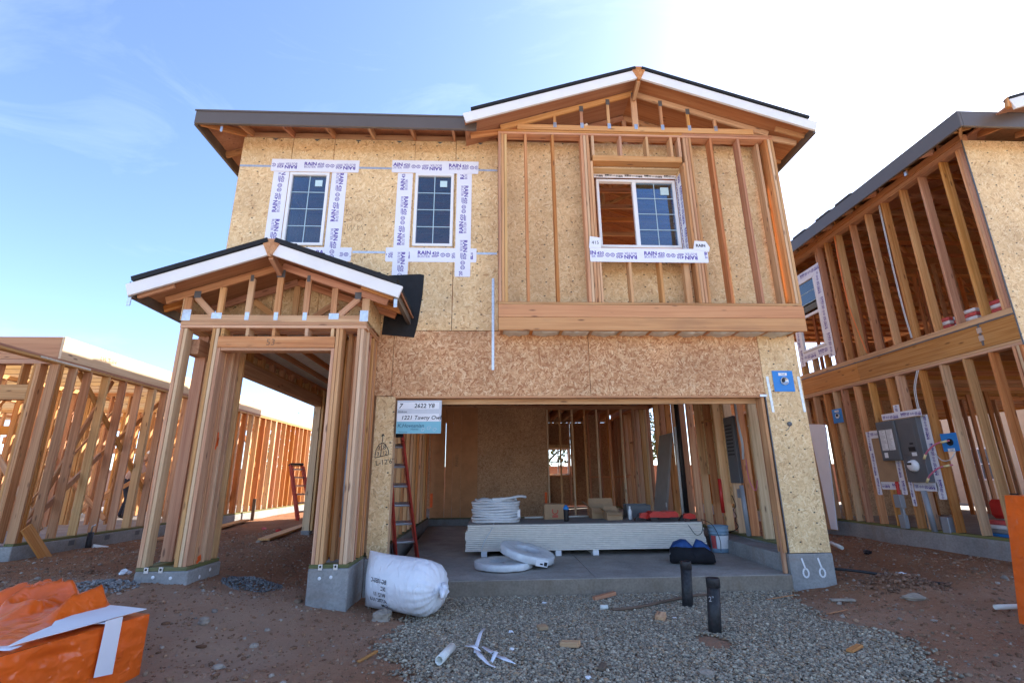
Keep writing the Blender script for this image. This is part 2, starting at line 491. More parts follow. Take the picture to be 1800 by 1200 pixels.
def put(o, Mw, parent=None):
    COL.objects.link(o)
    if parent is not None:
        o.parent = parent
        o.matrix_basis = WM[parent.name].inverted() @ Mw
    else:
        o.matrix_basis = Mw
    WM[o.name] = Mw.copy()
    return o

def tag(o, label, cat, group=None):
    o['label'] = label
    o['category'] = cat
    if group:
        o['group'] = group
    return o

def thing(name, loc, label, cat, group=None):
    o = bpy.data.objects.new(name, None)
    o.empty_display_size = 0.1
    put(o, Matrix.Translation(Vector(loc)))
    return tag(o, label, cat, group)

def raw(name, verts, faces, mat, parent=None, smooth=False, Mw=None):
    me = bpy.data.meshes.new(name)
    me.from_pydata([tuple(v) for v in verts], [], faces)
    me.materials.append(MT[mat])
    if smooth:
        me.polygons.foreach_set('use_smooth', [True] * len(me.polygons))
    me.update()
    return put(bpy.data.objects.new(name, me), Mw or Matrix.Identity(4), parent)

def boxdata(sx, sy, sz, c=0.0):
    x, y, z = sx / 2, sy / 2, sz / 2
    if c <= 0:
        v = [(a * x, b * y, d * z) for a in (-1, 1) for b in (-1, 1) for d in (-1, 1)]
        f = [(0, 1, 3, 2), (4, 6, 7, 5), (0, 4, 5, 1), (2, 3, 7, 6), (0, 2, 6, 4), (1, 5, 7, 3)]
        return v, f
    bm = bmesh.new()
    bmesh.ops.create_cube(bm, size=1.0)
    for q in bm.verts:
        q.co = Vector((q.co.x * sx, q.co.y * sy, q.co.z * sz))
    bmesh.ops.bevel(bm, geom=list(bm.edges), offset=c, segments=1, affect='EDGES')
    bm.verts.index_update()
    v = [tuple(q.co) for q in bm.verts]
    f = [tuple(q.index for q in p.verts) for p in bm.faces]
    bm.free()
    return v, f

MESHES = {}
def boxmesh(sx, sy, sz, mat, c=0.0):
    key = (round(sx, 3), round(sy, 3), round(sz, 3), mat, c)
    if key not in MESHES:
        v, f = boxdata(max(sx, .001), max(sy, .001), max(sz, .001), c)
        me = bpy.data.meshes.new(mat + '_piece')
        me.from_pydata(v, [], f)
        me.materials.append(MT[mat])
        me.update()
        MESHES[key] = me
    return MESHES[key]

def basis(xa, ya, za, loc):
    Mx = Matrix.Identity(4)
    for i in range(3):
        Mx[i][0], Mx[i][1], Mx[i][2], Mx[i][3] = xa[i], ya[i], za[i], loc[i]
    return Mx

def bar(name, a, b, w, t, side, mat, parent=None, c=0.003):
    """a stick from a to b; w across the direction 'side', t across the other one; grain along its length"""
    a, b = Vector(a), Vector(b)
    za = (b - a)
    Ln = za.length
    za.normalize()
    xa = Vector(side)
    xa = (xa - za * xa.dot(za)).normalized()
    ya = za.cross(xa)
    me = boxmesh(w, t, Ln, mat, c)
    return put(bpy.data.objects.new(name, me), basis(xa, ya, za, (a + b) / 2), parent)

def blk(name, x0, x1, y0, y1, z0, z1, mat, parent=None, c=0.003):
    dx, dy, dz = x1 - x0, y1 - y0, z1 - z0
    cx, cy, cz = (x0 + x1) / 2, (y0 + y1) / 2, (z0 + z1) / 2
    if dz >= dx and dz >= dy:
        return bar(name, (cx, cy, z0), (cx, cy, z1), dx, dy, (1, 0, 0), mat, parent, c)
    if dx >= dy:
        return bar(name, (x0, cy, cz), (x1, cy, cz), dz, dy, (0, 0, 1), mat, parent, c)
    return bar(name, (cx, y0, cz), (cx, y1, cz), dx, dz, (1, 0, 0), mat, parent, c)

class Face:
    """a wall face: u to the right, v up, n out of the wall"""
    def __init__(s, o, u, v):
        s.o, s.u, s.v = Vector(o), Vector(u).normalized(), Vector(v).normalized()
        s.n = s.u.cross(s.v)
    def p(s, u, v, d=0.0):
        return s.o + s.u * u + s.v * v + s.n * d
    def M(s, u, v, d=0.0):
        return basis(s.u, s.v, s.n, s.p(u, v, d))
    def plate(s, name, u0, u1, v0, v1, d0, d1, mat, parent=None, c=0.0):
        me = boxmesh(u1 - u0, v1 - v0, d1 - d0, mat, c)
        return put(bpy.data.objects.new(name, me), s.M((u0 + u1) / 2, (v0 + v1) / 2, (d0 + d1) / 2), parent)
    def poly(s, name, pts, d0, d1, mat, parent=None):
        cu = sum(p[0] for p in pts) / len(pts)
        cv = sum(p[1] for p in pts) / len(pts)
        n = len(pts)
        v = [(p[0] - cu, p[1] - cv, 0) for p in pts] + [(p[0] - cu, p[1] - cv, d1 - d0) for p in pts]
        f = [tuple(range(n - 1, -1, -1)), tuple(range(n, 2 * n))]
        f += [(i, (i + 1) % n, n + (i + 1) % n, n + i) for i in range(n)]
        return raw(name, v, f, mat, parent, False, s.M(cu, cv, d0))

FAC = Face((0, 6.40, 0), (1, 0, 0), (0, 0, 1))          # our facade, n = -Y
def face_y(y):
    return Face((0, y, 0), (1, 0, 0), (0, 0, 1))
RSIDE = Face((7.28, 0, 0), (0, -1, 0), (0, 0, 1))       # right house, side wall facing -X; u = -Y

def tube(name, pts, r, mat, parent=None, seg=8, closed_ends=True, radii=None):
    pts = [Vector(p) for p in pts]
    base = pts[0].copy()
    V, F = [], []
    n = len(pts)
    prev = None
    for i, p in enumerate(pts):
        d = (pts[min(i + 1, n - 1)] - pts[max(i - 1, 0)]).normalized()
        if prev is None:
            x = d.orthogonal().normalized()
        else:
            x = (prev - d * prev.dot(d)).normalized()
        prev = x
        y = d.cross(x)
        rr = radii[i] if radii else r
        for k in range(seg):
            a = 2 * pi * k / seg
            V.append(p - base + x * rr * cos(a) + y * rr * sin(a))
    for i in range(n - 1):
        for k in range(seg):
            F.append((i * seg + k, i * seg + (k + 1) % seg, (i + 1) * seg + (k + 1) % seg, (i + 1) * seg + k))
    if closed_ends:
        F.append(tuple(range(seg - 1, -1, -1)))
        F.append(tuple((n - 1) * seg + k for k in range(seg)))
    return raw(name, V, F, mat, parent, True, Matrix.Translation(base))

def lathe(name, prof, loc, mat, parent=None, seg=24, axis=None, smooth=True):
    """profile of (radius, height) turned about the z axis (or 'axis')"""
    V, F = [], []
    for r, h in prof:
        for k in range(seg):
            a = 2 * pi * k / seg
            V.append((r * cos(a), r * sin(a), h))
    n = len(prof)
    for i in range(n - 1):
        for k in range(seg):
            F.append((i * seg + k, i * seg + (k + 1) % seg, (i + 1) * seg + (k + 1) % seg, (i + 1) * seg + k))
    F.append(tuple(range(seg - 1, -1, -1)))
    F.append(tuple((n - 1) * seg + k for k in range(seg)))
    Mw = Matrix.Translation(Vector(loc))
    if axis is not None:
        Mw = Mw @ Vector(axis).to_track_quat('Z', 'Y').to_matrix().to_4x4()
    return raw(name, V, F, mat, parent, smooth, Mw)

# lettering: flat glyph meshes made from the built-in font
GLYPH = {}
def glyphs(text, size, shear=0.0, weight=0.0):
    key = (text, size, shear, weight)
    if key not in GLYPH:
        cu = bpy.data.curves.new('lettering', 'FONT')
        cu.body = text
        cu.size = size
        cu.shear = shear
        cu.offset = weight
        cu.resolution_u = 2
        cu.fill_mode = 'BOTH'
        o = bpy.data.objects.new('lettering', cu)
        COL.objects.link(o)
        bpy.context.view_layer.update()
        dg = bpy.context.evaluated_depsgraph_get()
        me = o.evaluated_get(dg).to_mesh()
        V = [tuple(v.co) for v in me.vertices]
        F = [tuple(p.vertices) for p in me.polygons]
        o.evaluated_get(dg).to_mesh_clear()
        bpy.data.objects.remove(o)
        bpy.data.curves.remove(cu)
        w = max([v[0] for v in V] or [0])
        GLYPH[key] = (V, F, w)
    return GLYPH[key]

def add_mesh(V, F, v2, f2, fn):
    k = len(V)
    V.extend(fn(*v) for v in v2)
    F.extend(tuple(i + k for i in f) for f in f2)

def write(face, text, u, v, size, mat, parent, d=0.003, shear=0.0, weight=0.0, rot=0.0, name='lettering'):
    gv, gf, w = glyphs(text, size, shear, weight)
    Mw = face.M(u, v, d) @ Matrix.Rotation(rot, 4, 'Z')
    return raw(name, gv, gf, mat, parent, False, Mw)

def ribbon_data(lines, width):
    """flat strokes in a plane for marker writing"""
    V, F = [], []
    for ln in lines:
        for (a, b) in zip(ln[:-1], ln[1:]):
            dx, dy = b[0] - a[0], b[1] - a[1]
            L = hypot(dx, dy) or 1e-6
            nx, ny = -dy / L * width / 2, dx / L * width / 2
            k = len(V)
            V += [(a[0] + nx, a[1] + ny, 0), (a[0] - nx, a[1] - ny, 0), (b[0] - nx, b[1] - ny, 0), (b[0] + nx, b[1] + ny, 0)]
            F.append((k, k + 1, k + 2, k + 3))
    return V, F

def strokes(face, lines, u, v, width, mat, parent, d=0.003, scale=1.0, name='marker_writing'):
    V, F = ribbon_data([[(x * scale, y * scale) for x, y in ln] for ln in lines], width)
    return raw(name, V, F, mat, parent, False, face.M(u, v, d))

def tape_strip(face, u0, u1, v0, v1, d, parent, phase=0.0, vertical=False, word2='420', ink='tape_ink', name='flashing_tape', sag=None):
    """printed flashing tape; 'vertical' runs the print up the strip"""
    w, h = u1 - u0, v1 - v0
    ob = face.poly(name, [(u0 + 0.008, v0), (u1 - 0.008, v0), (u1, v0 + 0.02), (u1 + 0.002, v1), (u0, v1), (u0 - 0.002, v0 + 0.02)], d, d + 0.0025, 'tape', parent)
    L, Wd = (h, w) if vertical else (w, h)
    s = Wd / 0.21
    V, F = [], []
    def unit(x, flip):
        parts = []
        a = glyphs('RAIN', 0.080 * s, 0, 0.0026)
        parts.append((a, 0, 0.108 * s))
        b = glyphs('BUSTER', 0.050 * s, 0, 0)
        parts.append((b, 0.002, 0.064 * s))
        c = glyphs(word2, 0.064 * s, 0.1, 0.0014)
        parts.append((c, 0.195 * s, 0.108 * s))
        for g, ox, oy in parts:
            def fn(px, py, pz, ox=ox, oy=oy):
                X, Y = px + ox, py + oy
                if flip:
                    X, Y = 0.30 * s - X, 0.21 * s - Y
                X += x
                return (X, Y, 0)
            add_mesh(V, F, g[0], g[1], fn)
        bars = [(0.195, 0.088, 0.10, 0.010), (0.195, 0.072, 0.08, 0.007)]
        for bx, by, bw, bh in bars:
            q = [(bx, by), (bx + bw, by), (bx + bw, by + bh), (bx, by + bh)]
            pts = []
            for X, Y in q:
                X, Y = X * s, Y * s
                if flip:
                    X, Y = 0.30 * s - X, 0.21 * s - Y
                pts.append((X + x, Y, 0))
            k = len(V)
            V.extend(pts)
            F.append((k, k + 1, k + 2, k + 3))
        for j in range(0 if flip else 2):        # the two round pictograms
            cx, cy = (0.345 + 0.070 * j) * s, 0.105 * s
            if flip:
                cx, cy = 0.30 * s - cx, 0.21 * s - cy
            for ro, ri in ((0.031, 0.023),):
                k = len(V)
                for t in range(12):
                    a = 2 * pi * t / 12
                    V.append((x + cx + ro * s * cos(a), cy + ro * s * sin(a), 0))
                    V.append((x + cx + ri * s * cos(a), cy + ri * s * sin(a), 0))
                for t in range(12):
                    t2 = (t + 1) % 12
                    F.append((k + 2 * t, k + 2 * t2, k + 2 * t2 + 1, k + 2 * t + 1))
            for dy in (-0.012, 0.006):
                k = len(V)
                V.extend([(x + cx - 0.013 * s, cy + dy * s, 0), (x + cx + 0.013 * s, cy + dy * s, 0), (x + cx + 0.013 * s, cy + (dy + 0.008) * s, 0), (x + cx - 0.013 * s, cy + (dy + 0.008) * s, 0)])
                F.append((k, k + 1, k + 2, k + 3))
    x = -phase
    flip = False
    while x < L:
        unit(x, flip)
        x += (0.40 if flip else 0.46) * s
        flip = not flip
    # keep only whole faces inside the strip
    keep = []
    for f in F:
        if all(0.004 < V[i][0] < L - 0.004 for i in f):
            keep.append(f)
    used = sorted({i for f in keep for i in f})
    if used:
        mp = {i: k for k, i in enumerate(used)}
        V2 = [V[i] for i in used]
        F2 = [tuple(mp[i] for i in f) for f in keep]
        if vertical:
            V2 = [(Wd - y, xx, 0) for xx, y, z in V2]
            F2 = F2
        raw('lettering', V2, F2, ink, ob, False, face.M(u0, v0, d + 0.0040))
    return ob

# ================================================================== GROUND
def sstep(a, b, x):
    t = np.clip((x - a) / (b - a), 0, 1)
    return t * t * (3 - 2 * t)

def base_h(x, y):
    x = np.asarray(x, float)
    y = np.asarray(y, float)
    left = 0.33 * sstep(-1.0, -3.6, x) * sstep(3.9, 5.7, y) * (1 - 0.25 * sstep(-3.9, -6.5, x))
    rgt = 0.18 * sstep(3.5, 6.2, x) * sstep(3.6, 6.6, y)
    h = left + rgt
    mid = 0.12 * sstep(15, 19, y)
    h = np.maximum(h, mid)
    # soil heaped against the corner footings
    h += 0.10 * np.exp(-(((x - 4.75) / 0.45) ** 2 + ((y - 6.15) / 0.40) ** 2))
    h += 0.05 * np.exp(-(((x + 3.9) / 0.5) ** 2 + ((y - 5.9) / 0.5) ** 2))
    # worn rut between the houses on the right
    h -= 0.05 * np.exp(-((x - 5.6 - 0.05 * (y - 6)) / 0.35) ** 2) * sstep(5.5, 7, y)
    # wheel ruts and a trodden path across the soil
    for (ax, ay, bx, by, w, d) in ((-5.5, 4.0, -1.2, 3.0, 0.13, 0.035), (-5.8, 5.1, -1.5, 4.2, 0.13, 0.03), (4.2, 3.2, 6.1, 8.5, 0.14, 0.035), (-4.6, 6.6, -5.4, 13.0, 0.30, 0.04), (-2.6, 5.6, -2.5, 10.0, 0.35, 0.05)):
        L_ = hypot(bx - ax, by - ay)
        t = ((x - ax) * (bx - ax) + (y - ay) * (by - ay)) / L_ ** 2
        q = ((x - ax) * (by - ay) - (y - ay) * (bx - ax)) / L_ + 0.08 * np.sin(t * 9)
        on = sstep(-0.05, 0.1, t) * sstep(1.05, 0.9, t)
        h = h - d * on * np.exp(-(q / w) ** 2) + 0.45 * d * on * np.exp(-((np.abs(q) - 1.7 * w) / (0.6 * w)) ** 2)
    inside = (x > -1.46) & (x < 4.28) & (y > 6.46) & (y < 17.0)
    h = np.where(inside, np.minimum(h, 0.05), h)
    return h

def in_gravel(x, y):
    lx = np.interp(y, [1.0, 3.6, 4.1, 4.4, 5.2, 5.7, 6.45], [-0.2, -0.55, -0.68, -0.90, -0.94, -0.78, -0.62])
    rx = np.interp(y, [1.0, 3.3, 3.8, 4.2, 4.8, 5.3, 5.9, 6.45], [2.0, 2.9, 3.23, 3.55, 3.62, 3.36, 3.5, 3.75])
    wob = 0.07 * np.sin(x * 5.1 + y * 7.3) + 0.06 * np.sin(y * 11.7 + 1.3) + 0.05 * np.sin(y * 23.0 + x * 3)
    return (x > lx + wob) & (x < rx + wob) & (y < 6.40)

def axis_pts(lo, hi, step, far, n):
    mid = np.arange(lo, hi + 1e-6, step)
    g = step * np.cumsum(1.16 ** np.arange(1, 200))
    up = hi + g[g < far - hi]
    dn = lo - g[g < far + lo]
    return np.concatenate([[-far], dn[::-1], mid, up, [far]])

def wave_noise(x, y, amp, f, seed):
    r = np.random.default_rng(seed)
    o = np.zeros_like(x)
    for k in range(9):
        a = r.uniform(0, 2 * pi)
        ff = f * r.uniform(0.6, 2.2)
        o += np.sin((x * cos(a) + y * sin(a)) * ff + r.uniform(0, 6.28)) * r.uniform(0.4, 1.0)
    return o * amp / 4.0

def ground_z(x, y):
    x = np.asarray(x, float)
    y = np.asarray(y, float)
    z = base_h(x, y)
    g = in_gravel(x, y)
    z = z + np.where(g, 0.0, wave_noise(x, y, 0.018, 2.2, 3) + wave_noise(x, y, 0.010, 7.0, 4) + wave_noise(x, y, 0.006, 19.0, 5))
    return z

gx = axis_pts(-8.0, 8.0, 0.045, 400.0, 0)
gy = axis_pts(2.6, 11.5, 0.05, 400.0, 0)
GX, GY = np.meshgrid(gx, gy)
near = np.exp(-np.maximum(0, np.hypot(GX, GY - 7) - 12) / 10)
GZ = base_h(GX, GY) + np.where(in_gravel(GX, GY), -0.012, near * (wave_noise(GX, GY, 0.018, 2.2, 3) + wave_noise(GX, GY, 0.010, 7.0, 4) + wave_noise(GX, GY, 0.006, 19.0, 5)))
nx, ny = len(gx), len(gy)
me = bpy.data.meshes.new('ground')
co = np.stack([GX, GY, GZ], -1).reshape(-1, 3)
ii = np.arange(nx * ny).reshape(ny, nx)
quads = np.stack([ii[:-1, :-1], ii[:-1, 1:], ii[1:, 1:], ii[1:, :-1]], -1).reshape(-1, 4)
me.vertices.add(len(co))
me.vertices.foreach_set('co', co.ravel())
me.loops.add(quads.size)
me.loops.foreach_set('vertex_index', quads.ravel())
me.polygons.add(len(quads))
me.polygons.foreach_set('loop_start', np.arange(0, quads.size, 4))
me.polygons.foreach_set('loop_total', np.full(len(quads), 4))
me.polygons.foreach_set('use_smooth', np.ones(len(quads), bool))
me.update(calc_edges=True)
me.materials.append(MT['dirt'])
ground = put(bpy.data.objects.new('ground', me), Matrix.Identity(4))
ground['kind'] = 'structure'

ICO = bmesh.new()
bmesh.ops.create_icosphere(ICO, subdivisions=1, radius=1.0)
ICO.verts.index_update()
ICO_V = np.array([tuple(v.co) for v in ICO.verts])
ICO_F = np.array([[v.index for v in f.verts] for f in ICO.faces])
ICO.free()

def stone_field(name, px, py, pz, size, mat, palette, flat=(0.45, 0.8)):
    n = len(px)
    nv = len(ICO_V)
    sc = np.stack([RNG.uniform(0.75, 1.3, n), RNG.uniform(0.6, 1.0, n), RNG.uniform(*flat, n)], -1) * size[:, None]
    V = ICO_V[None] * RNG.uniform(0.78, 1.18, (n, nv, 1)) * sc[:, None]
    a = RNG.uniform(0, 2 * pi, n)
    b = RNG.normal(0, 0.35, n)
    ca, sa = np.cos(a)[:, None], np.sin(a)[:, None]
    cb, sb = np.cos(b)[:, None], np.sin(b)[:, None]
    x, y, z = V[..., 0], V[..., 1], V[..., 2]
    y, z = y * cb - z * sb, y * sb + z * cb
    x, y = x * ca - y * sa, x * sa + y * ca
    V = np.stack([x + px[:, None], y + py[:, None], z + pz[:, None]], -1).reshape(-1, 3)
    F = (ICO_F[None] + (np.arange(n) * nv)[:, None, None]).reshape(-1, 3)
    me = bpy.data.meshes.new(name)
    me.vertices.add(len(V))
    me.vertices.foreach_set('co', V.ravel())
    me.loops.add(F.size)
    me.loops.foreach_set('vertex_index', F.ravel())
    me.polygons.add(len(F))
    me.polygons.foreach_set('loop_start', np.arange(0, F.size, 3))
    me.polygons.foreach_set('loop_total', np.full(len(F), 3))
    me.update(calc_edges=True)
    pal = np.array(palette)
    c = pal[RNG.integers(0, len(pal), n)] * RNG.uniform(0.7, 1.3, (n, 1))
    c = np.concatenate([c, np.ones((n, 1))], 1)
    ca_ = me.color_attributes.new('tone', 'FLOAT_COLOR', 'POINT')
    ca_.data.foreach_set('color', np.repeat(c, nv, 0).astype(np.float32).ravel())
    me.materials.append(MT[mat])
    o = put(bpy.data.objects.new(name, me), Matrix.Identity(4))
    o['kind'] = 'stuff'
    return o

# gravel drive
n = 125000
px = RNG.uniform(-1.3, 4.1, n)
py = RNG.uniform(2.9, 6.41, n)
k = in_gravel(px, py)
for _ in range(3):                                   # thinning, ragged edge
    jx, jy = px + RNG.normal(0, 0.20, n), np.minimum(py + RNG.normal(0, 0.20, n), 6.39)
    k = k & (in_gravel(jx, jy) | (RNG.uniform(0, 1, n) < 0.30))
px, py = px[k], py[k]
bare = ((px - 1.93) / 0.16) ** 2 + ((py - 4.62) / 0.22) ** 2 < RNG.uniform(0.5, 1.2, len(px))   # dug-up soil by the near pipe
px, py = px[~bare], py[~bare]
thin = wave_noise(px, py, 1.0, 2.6, 21) + 0.6 * wave_noise(px, py, 1.0, 6.0, 22)
k = RNG.uniform(0, 1, len(px)) > np.clip((thin - 0.75) * 1.1, 0, 0.8)
px, py = px[k], py[k]
sz = RNG.gamma(5.0, 0.0088 / 5.0, len(px)) + 0.002
gravel = stone_field('gravel', px, py, base_h(px, py) + RNG.uniform(-0.004, 0.010, len(px)), sz, 'gravel',
                     [(0.31, 0.26, 0.195), (0.38, 0.32, 0.24), (0.23, 0.19, 0.145), (0.43, 0.35, 0.25), (0.35, 0.295, 0.225), (0.50, 0.43, 0.32), (0.36, 0.25, 0.155)])
tag(gravel, 'blue grey crushed gravel bed in front of the garage slab', 'gravel')
# stones and clods loose on the soil
n = 42000
px = RNG.uniform(-8, 8, n)
py = 2.8 + 9.0 * RNG.uniform(0, 1, n) ** 1.5
k = ~in_gravel(px, py) & ~((px > -1.5) & (px < 4.35) & (py > 6.35)) & ~((px < -7.0) & (py > 8.0)) & ~((px > 7.2) & (py > 6.0))
px, py = px[k], py[k]
sz = 0.004 + RNG.gamma(1.5, 0.0048, len(px))
sz = np.minimum(sz, 0.05)
peb = stone_field('loose_stones', px, py, ground_z(px, py) + sz * 0.15, sz, 'pebble',
                  [(0.26, 0.135, 0.078), (0.31, 0.185, 0.115), (0.20, 0.10, 0.058), (0.34, 0.28, 0.23), (0.27, 0.15, 0.09), (0.28, 0.165, 0.10), (0.23, 0.12, 0.07), (0.24, 0.13, 0.075), (0.30, 0.20, 0.135)])
tag(peb, 'scattered stones and dirt clods lying on the brown soil', 'stones')
# heap of clods by the right footing and a pile of gravel by the left one
def heap(name, cx, cy, rx, ry, n, s, pal, label, cat, lift=0.06):
    a = RNG.uniform(0, 2 * pi, n)
    r = np.sqrt(RNG.uniform(0, 1, n))
    x, y = cx + rx * r * np.cos(a), cy + ry * r * np.sin(a)
    z = ground_z(x, y) + lift * (1 - r) + RNG.uniform(-0.005, 0.01, n)
    o = stone_field(name, x, y, z, s * RNG.uniform(0.5, 1.4, n), 'pebble', pal)
    tag(o, label, cat)
heap('dirt_clods', 4.85, 6.05, 0.60, 0.28, 300, 0.022, [(0.22, 0.12, 0.075), (0.26, 0.15, 0.10), (0.18, 0.095, 0.06)], 'heap of reddish dirt clods beside the right concrete footing', 'dirt', 0.05)
heap('gravel_heap', -2.72, 6.25, 0.33, 0.25, 700, 0.014, [(0.17, 0.17, 0.175), (0.21, 0.21, 0.21), (0.14, 0.14, 0.145)], 'small heap of dark gravel between the two porch footings', 'gravel', 0.09)
heap('gravel_spill', -3.95, 5.55, 0.40, 0.22, 500, 0.014, [(0.25, 0.24, 0.23), (0.20, 0.19, 0.19), (0.30, 0.28, 0.26)], 'spilled grey gravel beside the outer porch footing', 'gravel', 0.03)

# unseen street behind the camera, added pale to bounce sunlight onto the fronts
def flat(name, x0, x1, y0, y1, z, mat):
    o = raw(name, [(x0, y0, z), (x1, y0, z), (x1, y1, z), (x0, y1, z)], [(0, 1, 2, 3)], mat)
    o['kind'] = 'structure'
    return o
MT['pale_concrete'] = concrete_mat('sunlit pale pavement', (0.60, 0.57, 0.51), (0.50, 0.46, 0.40))
flat('pavement', -60, 60, -2.6, -0.6, 0.05, 'pale_concrete')
bounce_kerb = blk('kerb', -60, 60, -2.9, -2.602, -0.1, 0.052, 'pale_concrete', None, 0.01)
bounce_kerb['kind'] = 'structure'
flat('road', -60, 60, -13, -2.904, -0.06 + 0.09, 'pale_concrete')
# ================================================================== OUR HOUSE
house = thing('framed_house', (0.3, 6.4, 0.0), 'two-storey timber-framed house under construction with tan strand board front and gabled porch', 'house')
XLW, XRW = -3.72, 4.31        # outer faces of the side walls
YB = 17.0                     # back wall

def stud(x0, x1, y0, y1, z0, z1, mat='lumber', parent=None, name='stud'):
    if mat == 'lumber' and random.random() < 0.32:
        mat = 'lumber_pale'
    return blk(name, x0, x1, y0, y1, z0, z1, mat, parent or house)

# ---- foundation and slab
def hexa(name, c8, mat, parent):
    """box given by its eight corners: four bottom, four top (counter clockwise)"""
    f = [(3, 2, 1, 0), (4, 5, 6, 7), (0, 1, 5, 4), (1, 2, 6, 5), (2, 3, 7, 6), (3, 0, 4, 7)]
    o = Vector(c8[0])
    return raw(name, [Vector(p) - o for p in c8], f, mat, parent, False, Matrix.Translation(o))

hexa('slab', [(-1.232, 6.40, -0.3), (1.298, 6.40, -0.3), (1.298, 12.5, -0.3), (-1.46, 12.5, -0.3), (-1.23, 6.40, 0.185), (1.298, 6.40, 0.185), (1.298, 12.5, 0.27), (-1.46, 12.5, 0.27)], 'slab', house)
hexa('slab', [(1.306, 6.40, -0.3), (3.74, 6.40, -0.3), (3.74, 12.5, -0.3), (1.306, 12.5, -0.3), (1.306, 6.40, 0.185), (3.74, 6.40, 0.185), (3.74, 12.5, 0.27), (1.306, 12.5, 0.27)], 'slab', house)
hexa('slab', [(-3.5, 12.62, -0.3), (4.16, 12.62, -0.3), (4.16, 17, -0.3), (-3.5, 17, -0.3), (-3.5, 12.62, 0.42), (4.16, 12.62, 0.42), (4.16, 17, 0.42), (-3.5, 17, 0.42)], 'slab', house)
blk('stem_wall', 3.745, XRW, 6.39, 6.62, -0.4, 0.42, 'concrete', house, 0.006)
blk('stem_wall', 4.10, XRW, 6.622, YB, -0.4, 0.42, 'concrete', house, 0.006)
blk('stem_wall', 3.745, 4.098, 6.622, 12.5, -0.4, 0.40, 'concrete', house, 0.006)
blk('stem_wall', -1.50, -1.235, 6.39, 6.60, -0.4, 0.44, 'concrete', house, 0.006)
blk('stem_wall', -1.62, -1.462, 6.602, 12.5, -0.4, 0.44, 'concrete', house, 0.006)
blk('stem_wall', -3.72, 4.098, 12.505, 12.615, -0.4, 0.43, 'concrete', house, 0.006)
blk('footing', -3.72, -3.17, 5.72, 6.38, -0.3, 0.455, 'concrete', house, 0.012)
blk('footing', -1.93, -1.50, 5.72, 6.38, -0.3, 0.455, 'concrete', house, 0.012)
blk('footing', -3.72, -3.55, 10.4, 10.6, -0.3, 0.40, 'concrete', house, 0.012)
blk('slab_edge', -1.231, 3.742, 6.385, 6.3985, -0.3, 0.178, 'slab_edge', house, 0.003)
# key hole paint marks on the right stem wall
for ux in (3.93, 4.14):
    ring = [(0.035 * sin(2 * pi * t / 14), 0.05 * cos(2 * pi * t / 14)) for t in range(15)]
    strokes(face_y(6.39), [ring, [(0.0, 0.05), (-0.015, 0.11), (-0.03, 0.17)]], ux, 0.20, 0.022, 'paper', house, 0.004, 1.0, 'paint_mark')
for (x, z) in ((-3.52, 0.40), (-3.34, 0.39), (-1.80, 0.36), (-1.68, 0.37)):
    lathe('paint_mark', [(0.018, 0), (0.016, 0.002)], (x, 5.718, z), 'paper', house, 12, (0, -1, 0))
for (y, z) in ((5.95, 0.36), (6.15, 0.40)):
    lathe('paint_mark', [(0.02, 0), (0.018, 0.002)], (-3.168, y, z), 'paper', house, 12, (1, 0, 0))

# ---- porch columns (clusters of studs on treated sills)
def sill(x0, x1, y0, y1, z=0.457, parent=None):
    return blk('sill_plate', x0, x1, y0, y1, z, z + 0.036, 'treated', parent or house)
ZS = 0.494
sill(-3.715, -3.19, 5.725, 5.865); sill(-3.19 - 0.14, -3.19, 5.868, 6.36); sill(-3.715, -3.575, 5.868, 6.36)
sill(-1.925, -1.505, 5.725, 5.865); sill(-1.645, -1.505, 5.868, 6.36)
for x in (-3.60, -3.45, -1.80, -1.64):                        # strap anchors over the sill
    blk('strap_anchor', x - 0.022, x + 0.022, 5.712, 5.724, 0.44, 0.498, 'galv', house, 0.002)
    lathe('anchor_hole', [(0.012, 0), (0.012, 0.002)], (x, 5.7115, 0.475), 'black', house, 10, (0, -1, 0))
ZT = 3.138
def col(xs, y0, y1, z1=ZT, mats=('lumber', 'lumber')):
    for i, (a, b) in enumerate(xs):
        stud(a, b, y0 + 0.004 * (i % 2), y1, ZS, z1, mats[i % len(mats)])
col([(-3.712, -3.672), (-3.668, -3.630)], 5.725, 5.862)       # outer corner pair
col([(-3.332, -3.294), (-3.290, -3.252)], 5.725, 5.862, ZT)   # king studs
stud(-3.248, -3.210, 5.731, 5.865, ZS, 2.895)                 # trimmer under the header
for i, y in enumerate((5.872, 5.914, 6.03, 6.16, 6.30)):      # return face towards the doorway
    stud(-3.338 + 0.01 * (i % 2), -3.200, y, y + 0.037, ZS, ZT if i % 2 else 2.98, 'lumber' if i % 3 else 'lumber_red')
stud(-3.71, -3.58, 6.10, 6.138, ZS, ZT, 'lumber_red'); stud(-3.71, -3.58, 6.31, 6.348, ZS, ZT)
stud(-1.908, -1.870, 5.731, 5.865, ZS, 2.895)                 # trimmer
col([(-1.866, -1.828), (-1.824, -1.786)], 5.725, 5.862)
stud(-1.775, -1.735, 5.95, 6.09, ZS, ZT, 'lumber_red')
stud(-1.735, -1.697, 6.06, 6.20, ZS, ZT); stud(-1.69, -1.652, 6.10, 6.24, ZS, ZT, 'lumber_red')
col([(-1.612, -1.574), (-1.570, -1.532)], 5.722, 5.862)       # corner pair at the garage
for i, y in enumerate((5.868, 5.99, 6.14, 6.27, 6.32)):
    stud(-1.632, -1.504 - 0.006 * (i % 2), y, y + 0.037, ZS, ZT, 'lumber_red' if i % 2 else 'lumber')
stud(-1.86, -1.822, 5.90, 6.04, ZS, ZT); stud(-1.815, -1.777, 6.20, 6.34, ZS, ZT, 'lumber_red'); stud(-1.78, -1.742, 6.30, 6.36, ZS, ZT); stud(-1.90, -1.862, 6.24, 6.36, ZS, ZT, 'lumber_red')
